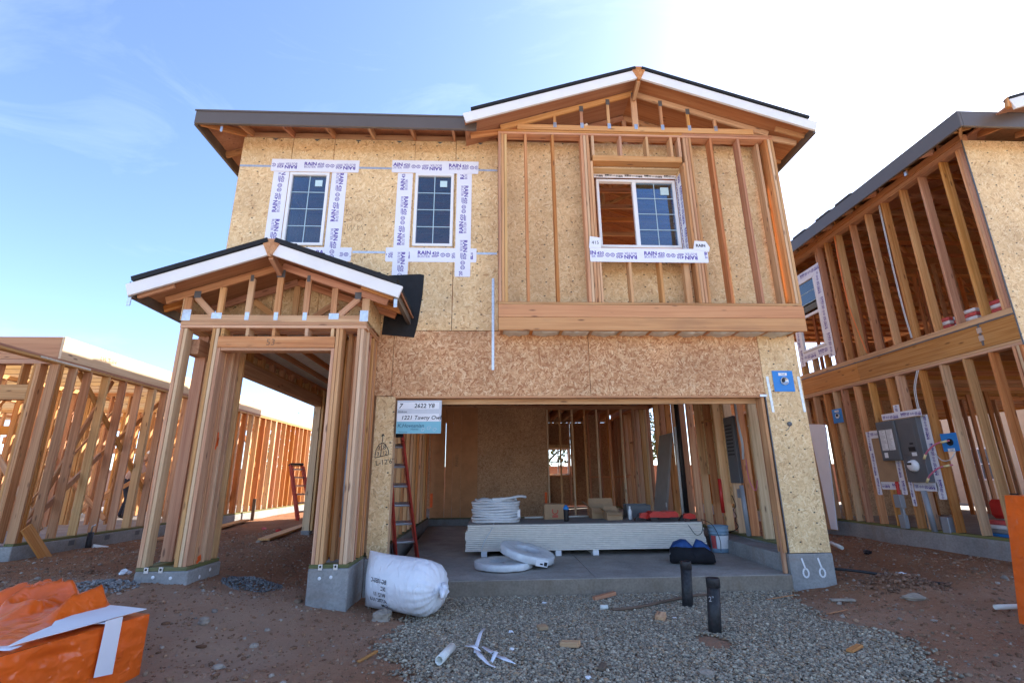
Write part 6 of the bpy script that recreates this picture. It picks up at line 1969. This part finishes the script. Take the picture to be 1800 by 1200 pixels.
# soft shapes: duffel bag
def blob(name, rings, mat, parent, seg=20, smooth=True):
    """rings of (centre, half width, half height) along a path in x"""
    V, F = [], []
    for (c, wy, hz, flat) in rings:
        for k in range(seg):
            a = 2 * pi * k / seg
            ca, sa = cos(a), sin(a)
            y = wy * abs(ca) ** 0.8 * (1 if ca >= 0 else -1)
            z = hz * abs(sa) ** 0.8 * (1 if sa >= 0 else -1)
            if sa < 0:
                z *= flat
            V.append((c[0] + 0.006 * random.uniform(-1, 1), c[1] + y, max(c[2] + z, 0.0) + 0.004 * random.random()))
    n = len(rings)
    for i in range(n - 1):
        for k in range(seg):
            F.append((i * seg + k, i * seg + (k + 1) % seg, (i + 1) * seg + (k + 1) % seg, (i + 1) * seg + k))
    F.append(tuple(range(seg)))
    F.append(tuple((n - 1) * seg + k for k in range(seg - 1, -1, -1)))
    return V, F
dg = thing('duffel_bag', (2.84, 7.2, 0.196), 'slumped blue and black duffel bag on the slab edge', 'bag')
Mb = Matrix.Translation(Vector((2.84, 7.22, 0.196))) @ Matrix.Rotation(radians(-14), 4, 'Z')
V, F = blob('bag', [((-0.30, 0, 0.06), 0.06, 0.05, 1), ((-0.285, 0, 0.10), 0.12, 0.10, 1), ((-0.22, 0, 0.12), 0.155, 0.125, 0.95), ((-0.10, 0, 0.12), 0.17, 0.12, 1), ((0.04, -0.01, 0.11), 0.175, 0.105, 1), ((0.17, 0, 0.12), 0.165, 0.115, 1), ((0.26, -0.01, 0.09), 0.14, 0.085, 1), ((0.295, -0.01, 0.06), 0.07, 0.05, 1)], 'black_cloth', dg)
raw('bag_body', V, F, 'black_cloth', dg, True, Mb)
V, F = blob('p', [((-0.28, 0.02, 0.17), 0.05, 0.03, 1), ((-0.23, 0.02, 0.20), 0.12, 0.07, 1), ((-0.13, 0.02, 0.225), 0.135, 0.085, 1), ((-0.06, 0.02, 0.215), 0.13, 0.09, 1), ((0.01, 0.0, 0.18), 0.10, 0.05, 1), ((0.06, 0, 0.16), 0.06, 0.02, 1)], 'blue_cloth', dg)
raw('blue_panel', V, F, 'blue_cloth', dg, True, Mb)
V, F = blob('p', [((0.03, 0.03, 0.18), 0.05, 0.04, 1), ((0.09, 0.03, 0.225), 0.10, 0.09, 1), ((0.16, 0.03, 0.205), 0.12, 0.085, 1), ((0.23, 0.02, 0.16), 0.12, 0.07, 1), ((0.27, 0.02, 0.12), 0.08, 0.04, 1)], 'blue_cloth', dg)
raw('blue_panel', V, F, 'blue_cloth', dg, True, Mb)
raw('white_piping', *ribbon_data([[(-0.04, 0), (-0.02, 0.05), (0.02, 0.07)], [(0.0, -0.01), (0.03, 0.03)]], 0.012), 'paper', dg, False, Mb @ basis(Vector((0.35, -1, 0)).normalized(), Vector((0, 0, 1)), Vector((-1, -0.35, 0)).normalized(), Vector((-0.287, -0.05, 0.09))))
cable('strap', [Mb @ Vector((0.04, -0.12, 0.20)), Mb @ Vector((0.0, -0.165, 0.16)), Mb @ Vector((0.03, -0.18, 0.10))], 0.012, 'black_cloth', dg)

# subpanel, cables, door slab, black vent pipe against the garage side wall
GW = Face((4.098, 0, 0), (0, -1, 0), (0, 0, 1))
sp_ = thing('subpanel', (4.05, 8.2, 1.2), 'tall dark grey breaker panel between the garage wall studs', 'electrical panel')
GW.plate('cabinet', -8.36, -8.03, 1.25, 2.34, -0.09, 0.012, 'steel_grey', sp_, 0.004)
for k in range(9):
    GW.plate('breaker_row', -8.32, -8.10, 2.18 - 0.06 * k, 2.205 - 0.06 * k, 0.0125, 0.016, 'black', sp_)
tube('conduit', [(4.05, 7.95, 1.22), (4.06, 7.93, 0.46)], 0.035, 'conduit', sp_, 12)
GW.plate('outlet_box', -8.12, -8.0, 1.02, 1.16, 0.0, 0.05, 'conduit', sp_, 0.005)
tube('drop_pipe', [(4.06, 8.72, 1.32), (4.06, 8.72, 0.75)], 0.03, 'red', sp_, 10)
for k in range(3):
    cable('cable', [(4.06, 7.78 + 0.02 * k, 2.9), (4.04, 7.76 + 0.02 * k, 2.4), (4.0, 7.66 + 0.02 * k, 2.1), (4.0, 7.62 + 0.02 * k, 1.85), (4.03, 7.72 + 0.02 * k, 1.62)], 0.008, 'wire_grey', sp_)
cable('cable', [(4.05, 7.70, 1.62), (4.02, 7.62, 1.3), (4.03, 7.50, 1.15), (4.04, 7.42, 1.30)], 0.007, 'wire_pink', sp_)
cable('coiled_cord', [(4.07, 8.35, 1.05), (4.04, 8.20, 0.9), (4.05, 8.32, 0.82), (4.04, 8.22, 0.74), (4.05, 8.30, 0.66), (4.05, 8.24, 0.55), (3.98, 8.5, 0.44)], 0.007, 'black', sp_)
ds = thing('door_slab', (3.9, 10.9, 0.25), 'tall grey brown door slab leaning against the garage side wall', 'door')
hexa('slab_board', [(3.62, 10.55, 0.252), (3.665, 10.55, 0.252), (3.665, 11.30, 0.258), (3.62, 11.30, 0.258), (3.96, 10.55, 2.28), (4.005, 10.55, 2.28), (4.005, 11.30, 2.28), (3.96, 11.30, 2.28)], 'paper_grey', ds)
blk('hinge', 3.70, 3.725, 10.540, 10.549, 0.75, 0.84, 'alu', ds, 0)
vp = tube('vent_pipe', [(4.03, 10.28, 0.44), (4.03, 10.28, 3.19)], 0.05, 'abs', None, 14)
tag(vp, 'tall black vent pipe standing at the garage side wall', 'pipe')
wp = tube('white_pipe', [(4.02, 10.46, 0.44), (4.02, 10.46, 2.4)], 0.025, 'pvc', None, 10)
tag(wp, 'thin white riser pipe next to the black vent pipe', 'pipe')

# ---- white sack
sk = thing('white_sack', (-0.95, 5.72, 0.0), 'stuffed white plastic sack tied in a knot lying beside the slab', 'sack')
A_, B_ = Vector((-1.36, 6.02, 0.30)), Vector((-0.50, 5.48, 0.275))
ax = (B_ - A_).normalized()
sx = ax.cross(Vector((0, 0, 1))).normalized()
uz = sx.cross(ax)
Ls = (B_ - A_).length
rings = [(0.0, 0.02, 0.285), (0.03, 0.06, 0.285), (0.12, 0.15, 0.28), (0.28, 0.225, 0.275), (0.5, 0.262, 0.268), (0.7, 0.275, 0.268), (0.82, 0.27, 0.262), (0.90, 0.245, 0.24), (0.955, 0.205, 0.20), (0.985, 0.15, 0.148), (1.0, 0.095, 0.095), (1.005, 0.045, 0.045), (1.03, 0.03, 0.03)]
V, F = [], []
seg = 72
for i, (t, ry, rz_) in enumerate(rings):
    pk_ = max(0, (t - 0.72) / 0.28)
    for k in range(seg):
        a = 2 * pi * k / seg
        w = 1 + 0.05 * min(pk_, 1) * sin(18 * a + 0.8 * sin(3 * a)) + 0.012 * sin(5 * a + t * 9) + 0.010 * sin(9 * a - t * 14)
        p = A_ + ax * (t * Ls) + sx * (ry * w * cos(a)) + uz * (rz_ * w * sin(a))
        p.z = max(p.z, 0.015 + 0.004 * sin(7 * a))
        V.append(p - A_)
for i in range(len(rings) - 1):
    for k in range(seg):
        F.append((i * seg + k, i * seg + (k + 1) % seg, (i + 1) * seg + (k + 1) % seg, (i + 1) * seg + k))
F.append(tuple(range(seg - 1, -1, -1)))
F.append(tuple((len(rings) - 1) * seg + k for k in range(seg)))
raw('sack_body', V, F, 'white_plastic', sk, True, Matrix.Translation(A_))
kp = B_ + ax * 0.02
tube('knot', [kp + uz * 0.05 - sx * 0.03, kp + ax * 0.05 + uz * 0.02, kp + ax * 0.03 - uz * 0.05 + sx * 0.02, kp - sx * 0.05 - uz * 0.02 + ax * 0.03, kp + uz * 0.04 + ax * 0.02], 0.03, 'white_plastic', sk, 10)
tube('knot_tail', [kp + ax * 0.03, kp + ax * 0.07 + sx * 0.07 + uz * 0.01, kp + ax * 0.10 + sx * 0.12 - uz * 0.04], 0.03, 'white_plastic', sk, 8, True, [0.025, 0.035, 0.012])
FSK = Face(A_ + ax * 0.36 + sx * 0.272, -ax * -1, (uz + sx * -0.12).normalized())
for j, tx in enumerate(('BG-1055-C', 'XC', 'W12  11', 'ATTIC 11-A', 'SUM')):
    gv, gf, gw = glyphs(tx, 0.055, 0.1, 0.0008)
    V, F = [], []
    def wrapfn(x, y, z, j=j):
        t = 0.30 + (0.22 - x) / Ls
        ang = radians(8) - (j * 0.062 - y) / 0.27
        ry = np.interp(t, [r_[0] for r_ in rings], [r_[1] for r_ in rings]) + 0.009
        rz_ = np.interp(t, [r_[0] for r_ in rings], [r_[2] for r_ in rings]) + 0.009
        p = A_ + ax * (t * Ls) + sx * (ry * cos(ang)) + uz * (rz_ * sin(ang))
        return tuple(p - A_)
    add_mesh(V, F, gv, gf, wrapfn)
    raw('marker_writing', V, F, 'black_ink', sk, False, Matrix.Translation(A_))

# ---- black drain pipe stubs in the gravel
def drain(x, y, h, lean, label):
    t = thing('drain_pipe', (x, y, 0), label, 'pipe', 'black pipe stubs in the gravel')
    top = Vector((x + lean, y, h))
    tube('pipe', [(x, y, -0.15), top - Vector((0, 0, 0.06))], 0.058, 'abs', t, 24)
    lathe('cap', [(0.0595, -0.08), (0.062, -0.078), (0.062, -0.005), (0.060, 0.0), (0.05, 0.002), (0.045, -0.004), (0, -0.004)], top, 'abs', t, 28)
    return t
drain(2.16, 5.775, 0.455, 0.03, 'black capped pipe stub standing nearer the garage slab')
d2 = drain(2.04, 4.86, 0.455, 0.045, 'black capped pipe stub standing nearer the camera in the gravel')
write(face_y(4.80), '2"', 2.0, 0.27, 0.06, 'grey_ink', d2, 0.003)

# ---- litter on the ground, each piece its own thing
def lying(name, a, b, r, mat, label, cat, hollow=True):
    a, b = Vector(a), Vector(b)
    t = thing(name, tuple((a + b) / 2), label, cat)
    d = (b - a).normalized()
    V, F = [], []
    seg = 20
    x = d.orthogonal().normalized(); y = d.cross(x)
    for (s, rr) in ((0, r * 0.82), (0, r), (1, r), (1, r * 0.82)):
        for k in range(seg):
            an = 2 * pi * k / seg
            V.append((a + (b - a) * s + x * rr * cos(an) + y * rr * sin(an)) - a)
    for i in range(4):
        j = (i + 1) % 4
        for k in range(seg):
            F.append((i * seg + k, i * seg + (k + 1) % seg, j * seg + (k + 1) % seg, j * seg + k))
    raw('pipe_wall', V, F, mat, t, True, Matrix.Translation(a))
    return t
lying('pipe_offcut', (-0.375, 4.20, 0.045), (-0.30, 4.50, 0.045), 0.033, 'pvc', 'short white pipe offcut lying on the gravel near the camera', 'pipe')
lying('pipe_offcut', (4.98, 5.08, 0.10), (5.6, 5.02, 0.12), 0.022, 'pvc', 'white pipe end lying beside the orange wrapped pallet', 'pipe')
sp = lying('pipe_offcut', (-6.93, 9.44, 0.28), (-6.78, 9.60, 0.22), 0.045, 'pvc', 'white pipe elbow end below the black standpipe', 'pipe')
st_ = thing('standpipe', (-6.98, 9.42, 0.2), 'black standpipe with a tap against the open frame house footing', 'pipe')
tube('pipe', [(-6.97, 9.40, 0.15), (-6.99, 9.43, 0.52)], 0.045, 'abs', st_, 14)
tube('tap', [(-6.99, 9.43, 0.51), (-6.99, 9.43, 0.62), (-6.94, 9.43, 0.64)], 0.012, 'alu', st_, 8)

def scrap_strip(name, lines, wd, mat, label, z0=0.02):
    t = thing(name, (lines[0][0][0], lines[0][0][1], 0), label, 'plastic scrap')
    for ln in lines:
        V, F = [], []
        n_ = len(ln)
        for i, (x, y, z) in enumerate(ln):
            p, q = ln[max(i - 1, 0)], ln[min(i + 1, n_ - 1)]
            dx, dy = q[0] - p[0], q[1] - p[1]
            L_ = hypot(dx, dy) or 1
            w = wd * (0.5 + 0.5 * sin(pi * (i + 0.6) / (n_ + 0.2)))
            V += [(x - dy / L_ * w, y + dx / L_ * w, z + z0 + 0.012 * sin(i * 2)), (x + dy / L_ * w, y - dx / L_ * w, z + z0)]
        for i in range(n_ - 1):
            F.append((2 * i, 2 * i + 1, 2 * i + 3, 2 * i + 2))
        ob = raw('strip', V, F, mat, t, True)
        m_ = ob.modifiers.new('t', 'SOLIDIFY'); m_.thickness = 0.003
scrap_strip('plastic_scrap', [[(-0.04, 4.90, 0.05), (-0.07, 4.72, 0.06), (-0.10, 4.52, 0.03), (-0.11, 4.44, 0.0)], [(-0.19, 4.55, 0.02), (-0.12, 4.48, 0.03), (-0.07, 4.42, 0.02)], [(-0.11, 4.46, 0.02), (-0.07, 4.30, 0.02), (0.0, 4.16, 0.01), (0.05, 4.12, 0.0)], [(-0.05, 4.48, 0.03), (0.03, 4.38, 0.01), (0.06, 4.30, 0.05), (0.02, 4.22, 0.0)], [(0.03, 4.36, 0.01), (0.12, 4.27, 0.0), (0.20, 4.19, 0.0)]], 0.016, 'tape', 'crumpled knot of thin white plastic strips on the gravel')
def crumple(name, x, y, s, mat, label, cat='scrap', seed=0):
    rr = random.Random(seed)
    bm = bmesh.new()
    bmesh.ops.create_icosphere(bm, subdivisions=2, radius=s)
    for v in bm.verts:
        v.co *= rr.uniform(0.6, 1.25)
        v.co.z *= 0.6
    bm.verts.index_update()
    V = [tuple(v.co) for v in bm.verts]; F = [tuple(q.index for q in f.verts) for f in bm.faces]
    bm.free()
    o = raw(name, V, F, mat, None, False, Matrix.Translation(Vector((x, y, float(ground_z(x, y)) + s * 0.35))))
    return tag(o, label, cat)
crumple('paper_scrap', 0.20, 4.98, 0.026, 'paper', 'crumpled white paper bit above the plastic strips on the gravel', seed=1)
crumple('paper_scrap', 0.19, 4.52, 0.024, 'paper', 'crumpled white paper bit right of the plastic strips', seed=2)
crumple('paper_scrap', 0.62, 6.02, 0.026, 'paper', 'white paper bit on the gravel below the slab edge', seed=3)
crumple('paper_scrap', 0.70, 3.90, 0.024, 'paper', 'white paper bit at the bottom edge of the gravel', seed=4)
crumple('paper_scrap', 1.85, 5.32, 0.02, 'paper', 'tiny white paper ball behind the nearer pipe stub', seed=5)
lying('pipe_plug', (1.19, 5.70, 0.03), (1.27, 5.70, 0.03), 0.024, 'pvc', 'small white pipe cap at the end of the brown hose', 'pipe')
hs = cable('hose', [(1.30, 5.62, 0.025), (1.55, 5.66, 0.03), (1.80, 5.80, 0.03), (2.05, 5.95, 0.03), (2.35, 6.12, 0.03), (2.60, 6.22, 0.02)], 0.016, 'rust', None)
tag(hs, 'thin brown hose curving over the gravel towards the slab', 'hose')
def offcut(x, y, l, w, h, rz, tilt, label, mat='lumber', name='wood_offcut'):
    z = float(ground_z(x, y)) + h / 2 + 0.012
    d = Vector((cos(rz), sin(rz), sin(tilt)))
    o = bar(name, Vector((x, y, z)) - d * l / 2, Vector((x, y, z)) + d * l / 2, w, h, (-sin(rz), cos(rz), 0), mat, None, 0.003)
    return tag(o, label, 'wood offcut')
offcut(1.35, 6.20, 0.34, 0.05, 0.04, 0.55, 0.05, 'brown wood stick lying on gravel at the slab foot', 'lumber_red')
offcut(1.70, 5.28, 0.10, 0.09, 0.05, 1.0, 0.2, 'small orange wood block on gravel between the slab and the nearer pipe')
offcut(0.68, 4.55, 0.16, 0.07, 0.04, -0.5, 0.1, 'wood chip block on gravel right of the crumpled paper')
offcut(0.50, 5.05, 0.09, 0.09, 0.03, 0.2, 0.0, 'square tan wood piece flat on the gravel', 'cardboard')
offcut(-0.95, 4.38, 0.20, 0.03, 0.015, 1.0, 0.1, 'thin tan splinter on soil at the left gravel edge', 'lumber_red')
offcut(0.84, 4.06, 0.12, 0.05, 0.02, 1.2, 0.0, 'weathered chip near the bottom edge of the gravel', 'bark')
offcut(3.55, 5.35, 0.30, 0.016, 0.010, 0.3, 0.05, 'pale thin stick on soil right of the gravel', 'lumber_red')
offcut(3.35, 6.02, 0.40, 0.014, 0.010, 0.25, 0.05, 'pale reed-like stick in front of the right footing', 'lumber_red')
offcut(3.9, 5.75, 0.26, 0.06, 0.02, -0.1, 0.0, 'flat grey wood piece beside the clod heap', 'stone')
offcut(2.95, 4.30, 0.22, 0.05, 0.02, 0.6, 0.0, 'brown chip on the gravel edge at the lower right', 'lumber_red')
def board(a, b, w, t_, label, mat='lumber', side=(1, 0, 0)):
    a, b = Vector(a), Vector(b)
    o = bar('loose_plank', a, b, w, t_, side, mat, None)
    return tag(o, label, 'plank', 'loose planks on the dirt')
gz = lambda x, y, d=0.03: float(ground_z(x, y)) + d
board((-6.30, 11.6, gz(-6.3, 11.6, 0.05)), (-6.75, 14.6, gz(-6.75, 14.6, 0.06)), 0.24, 0.038, 'wide plank lying on dirt along the open frame house footing')
board((-3.95, 9.30, gz(-3.95, 9.3, 0.04)), (-4.15, 11.9, gz(-4.15, 11.9, 0.05)), 0.20, 0.038, 'plank lying on dirt behind the porch between its columns')
board((-6.5, 10.4, gz(-6.5, 10.4, 0.04)), (-5.6, 10.9, gz(-5.6, 10.9, 0.04)), 0.12, 0.038, 'short plank lying on dirt left of the outer porch column')
board((-6.985, 8.12, 0.72), (-6.80, 8.42, 0.20), 0.19, 0.036, 'short plank leaning on the corner of the open frame footing', 'lumber_red', (0, 1, 0))
sk2 = bar('grade_stake', (-6.85, 15.2, 0.15), (-6.85, 15.2, 0.85), 0.09, 0.04, (1, 0, 0), 'bark', None)
tag(sk2, 'dark wooden stake driven in beside the open frame footing', 'stake')
def rock(x, y, s, label, seed, sc=(1, 1, 0.7)):
    rr = random.Random(seed)
    bm = bmesh.new()
    bmesh.ops.create_icosphere(bm, subdivisions=3, radius=s)
    ph = [rr.uniform(0, 6) for _ in range(6)]
    for v in bm.verts:
        c = v.co / s
        k = 1 + 0.16 * sin(3 * c.x + ph[0]) + 0.14 * sin(4 * c.y + ph[1]) + 0.10 * sin(7 * c.z + ph[2]) + 0.06 * sin(11 * c.x + 9 * c.y + ph[3]) + rr.uniform(-0.04, 0.04)
        v.co = Vector((v.co.x * k * sc[0], v.co.y * k * sc[1], v.co.z * k * sc[2]))
    bm.verts.index_update()
    V = [tuple(v.co) for v in bm.verts]; F = [tuple(q.index for q in f.verts) for f in bm.faces]
    bm.free()
    o = raw('rock', V, F, 'stone', None, False, Matrix.Translation(Vector((x, y, float(ground_z(x, y)) + s * 0.35 * sc[2]))))
    return tag(o, label, 'rock')
rock(-1.08, 5.48, 0.085, 'rough grey concrete lump in front of the white sack', 1, (1.3, 0.9, 0.8))
rock(4.62, 5.62, 0.07, 'pale rock half buried right of the corner footing', 2, (1.4, 1, 0.6))
rock(-2.55, 4.98, 0.05, 'round grey cobble on soil in front of the porch', 3)
rock(-2.05, 4.30, 0.035, 'flat grey stone on soil right of the orange bundle', 4, (1.5, 1, 0.5))
rock(5.35, 4.75, 0.05, 'grey stone on soil in front of the orange pallet', 5, (1.3, 1, 0.6))
rock(-1.95, 4.65, 0.03, 'small pale stone on soil between porch and gravel', 6)
rock(1.55, 3.88, 0.045, 'brown cobble on the gravel at the bottom edge', 7, (1.3, 1, 0.7))
crumple('paper_scrap', 5.05, 6.25, 0.045, 'paper', 'white curled paper scrap on the dirt lane between houses', seed=8)
crumple('plastic_bag', 6.05, 8.1, 0.07, 'black', 'black plastic scrap on the dirt lane', seed=9)
lying('pipe_elbow', (5.85, 8.4, 0.20), (5.88, 8.7, 0.24), 0.03, 'pvc', 'white bent pipe scrap on the dirt lane near the neighbour footing', 'pipe')
crumple('paper_scrap', -4.2, 6.3, 0.06, 'paper', 'white crumpled bag left of the outer porch footing', seed=10)
crumple('red_scrap', -4.4, 11.0, 0.06, 'red', 'red rag on dirt behind the porch', seed=11)
crumple('red_scrap', -5.2, 12.2, 0.06, 'red_wrap', 'faded red rag on dirt nearer the open frame house', seed=12)
hz = cable('black_hose', [(4.35, 6.7, 0.2), (4.7, 6.45, 0.19), (5.1, 6.2, 0.14), (5.5, 6.0, 0.1)], 0.018, 'abs', None)
tag(hz, 'black hose coming round the right footing onto the dirt', 'hose')

# ---- orange wrapped bundle at the lower left
ob_ = thing('orange_bundle', (-2.9, 3.6, 0), 'low bundle wrapped in crinkled orange plastic with white tape at the lower left', 'bundle')
C0 = Vector((-2.55, 4.18, 0.0))
e1 = Vector((-0.27, -0.963, 0)).normalized()      # along the side facing us
e2 = Vector((-0.93, 0.36, 0)).normalized()
HB = 0.41
from mathutils import noise as mnoise
def crinkle(p, amp, sd=0.0):
    q = Vector((p.x * 2.2 + sd, p.y * 2.2, p.z * 5.0))
    big = mnoise.noise(q * 0.9) * 0.8
    r1 = 1 - abs(mnoise.noise(Vector((q.x * 1.7 + 3, q.y * 1.1, q.z * 1.3)))) * 2.6
    r2 = 1 - abs(mnoise.noise(Vector((q.x * 3.1, q.y * 4.3 + 7, q.z * 2.1)))) * 2.6
    r3 = 1 - abs(mnoise.noise(q * 7.0)) * 2.2
    return amp * (big + 0.9 * r1 + 0.55 * r2 + 0.18 * r3)
def sheet(name, o, u, v, lu, lv, nu, nv, n, amp, mat, parent, edge=None):
    V, F = [], []
    for j in range(nv + 1):
        for i in range(nu + 1):
            a, b = i / nu, j / nv
            p = o + u * lu * a + v * lv * b
            k = min(1, 6 * min(a, 1 - a) + 0.15, 6 * min(b, 1 - b) + 0.15)
            q = p + n * crinkle(p, amp) * k
            if edge:
                q = edge(q, a, b)
            V.append(q - o)
    for j in range(nv):
        for i in range(nu):
            k = j * (nu + 1) + i
            F.append((k, k + 1, k + nu + 2, k + nu + 1))
    return raw(name, V, F, mat, parent, True, Matrix.Translation(o))
Zu = Vector((0, 0, 1))
side_n = e1.cross(Zu) if (e1.cross(Zu)).dot(Vector((1, 0, 0))) > 0 else -e1.cross(Zu)
back_n = -e1
sheet('side_wrap', C0, e1, Zu, 2.6, HB, 150, 34, side_n, 0.014, 'orange', ob_)
sheet('end_wrap', C0, e2, Zu, 1.9, HB, 90, 24, back_n, 0.014, 'orange', ob_)
sheet('top_wrap', C0 + Zu * HB, e1, e2, 2.6, 1.9, 150, 110, Zu, 0.018, 'orange', ob_)
# exposed white board under the wrap and the tape bands
def topquad(name, pts, z, mat):
    V = [(C0 + e1 * a + e2 * b + Zu * (HB + z)) for a, b in pts]
    o = V[0]
    F = [tuple(range(len(V)))]
    obj = raw(name, [p - o for p in V], F, mat, ob_, False, Matrix.Translation(o))
    m_ = obj.modifiers.new('t', 'SOLIDIFY'); m_.thickness = 0.004
    return obj
topquad('white_board', [(0.015, 0.02), (0.30, 0.025), (0.55, 0.02), (0.88, 0.035), (0.70, 0.16), (0.52, 0.25), (0.40, 0.40), (0.30, 0.44), (0.24, 0.60), (0.10, 0.56), (0.02, 0.62), (0.01, 0.3)], 0.034, 'paper')
def topz(a, b):
    p = C0 + e1 * a + e2 * b + Zu * HB
    k = min(1, 6 * min(a / 2.6, 1 - a / 2.6) + 0.15, 6 * min(b / 1.9, 1 - b / 1.9) + 0.15)
    return max(crinkle(p, 0.018) * k, 0.012)
def top_strip(name, path, w, mat):
    pts = []
    for (p, q) in zip(path[:-1], path[1:]):
        for i in range(16):
            pts.append((p[0] + (q[0] - p[0]) * i / 16, p[1] + (q[1] - p[1]) * i / 16))
    pts.append(path[-1])
    V, F = [], []
    for i, (a, b) in enumerate(pts):
        p0, p1 = pts[max(i - 1, 0)], pts[min(i + 1, len(pts) - 1)]
        da, db = p1[0] - p0[0], p1[1] - p0[1]
        L_ = hypot(da, db)
        for sgn in (-1, -0.33, 0.33, 1):
            aa, bb = a - db / L_ * w * sgn, b + da / L_ * w * sgn
            lift = 0.010 + 0.006 * mnoise.noise(Vector((aa * 9, bb * 9, 3)))
            V.append(C0 + e1 * aa + e2 * bb + Zu * (HB + topz(min(max(aa, 0.0), 2.6), min(max(bb, 0.0), 1.9)) + lift) - C0)
        if i:
            for k in range(3):
                q0 = (i - 1) * 4 + k
                F.append((q0, q0 + 4, q0 + 5, q0 + 1))
    o = raw(name, V, F, mat, ob_, True, Matrix.Translation(C0))
    m2_ = o.modifiers.new('t', 'SOLIDIFY'); m2_.thickness = 0.002
top_strip('tape_band', [(0.30, -0.01), (0.40, 0.45), (0.42, 0.8), (0.55, 1.2), (0.62, 1.9)], 0.045, 'tape')
top_strip('tape_band', [(0.85, 0.0), (1.0, 0.5), (1.05, 1.0), (1.25, 1.9)], 0.04, 'tape')
top_strip('tape_band', [(0.42, 0.62), (0.25, 0.85), (0.06, 1.10)], 0.045, 'tape')
top_strip('tape_band', [(0.12, 0.95), (0.5, 0.98), (1.1, 0.86), (2.4, 0.80)], 0.04, 'tape')
o_ = C0 + e1 * 0.24 + side_n * 0.034
raw('tape_band', [Vector((0, 0, HB + 0.045)), e1 * 0.12 + Zu * (HB + 0.045), e1 * 0.13 + Zu * 0.12, e1 * 0.0 + Zu * 0.10], [(0, 1, 2, 3)], 'tape', ob_, False, Matrix.Translation(o_))
# loose crumpled flap of wrap standing on the back of the bundle
V, F = [], []
nu, nv = 70, 36
for j in range(nv + 1):
    for i in range(nu + 1):
        a, b = i / nu, j / nv
        p = C0 + e2 * (0.30 + 1.05 * a) + e1 * (-0.02 + 0.62 * b) + Zu * HB
        env = min(1, 5 * a, 5 * (1 - a)) * min(1, 2.2 * (1 - b), 7 * b + 0.25)
        rdg = max(0.0, 1 - abs(mnoise.noise(Vector((a * 5.0 + 2, b * 2.0, 1.3)))) * 2.4)
        rd2 = 1 - abs(mnoise.noise(Vector((a * 13, b * 9, 4.0)))) * 2
        hgt = env * (0.035 + 0.15 * rdg + 0.018 * rd2)
        p = p + Zu * (hgt + 0.012) + e1 * 0.05 * env * mnoise.noise(Vector((a * 6, b * 6, 9)))
        V.append(p - C0)
for j in range(nv):
    for i in range(nu):
        k = j * (nu + 1) + i
        F.append((k, k + 1, k + nu + 2, k + nu + 1))
fl_ = raw('loose_flap', V, F, 'orange', ob_, True, Matrix.Translation(C0))
m_ = fl_.modifiers.new('t', 'SOLIDIFY'); m_.thickness = 0.004

# ---- orange wrapped pallet at the right edge
op = thing('orange_pallet', (5.3, 4.25, 0.05), 'tall upright load wrapped in orange plastic at the right edge', 'wrapped load')
O1 = Vector((4.80, 3.85, 0.06))
def taper(q, a, b):
    return q + Vector((0.19 * b if a < 0.5 else 0.0, 0, 0)) * (1 - a)
sheet('front_wrap', O1, Vector((1, 0, 0)), Zu, 1.1, 1.10, 50, 50, Vector((0, -1, 0)), 0.012, 'orange', op, taper)
sheet('side_wrap', O1 + Vector((0, 0.85, 0)), Vector((0, -1, 0)), Zu, 0.85, 1.10, 50, 60, Vector((-1, 0, 0)), 0.009, 'orange', op, lambda q, a, b: q + Vector((0.19 * b, 0, 0)))
sheet('top_wrap', O1 + Vector((0.19, 0, 1.10)), Vector((1, 0, 0)), Vector((0, 1, 0)), 0.91, 0.9, 18, 18, Zu, 0.012, 'orange', op)
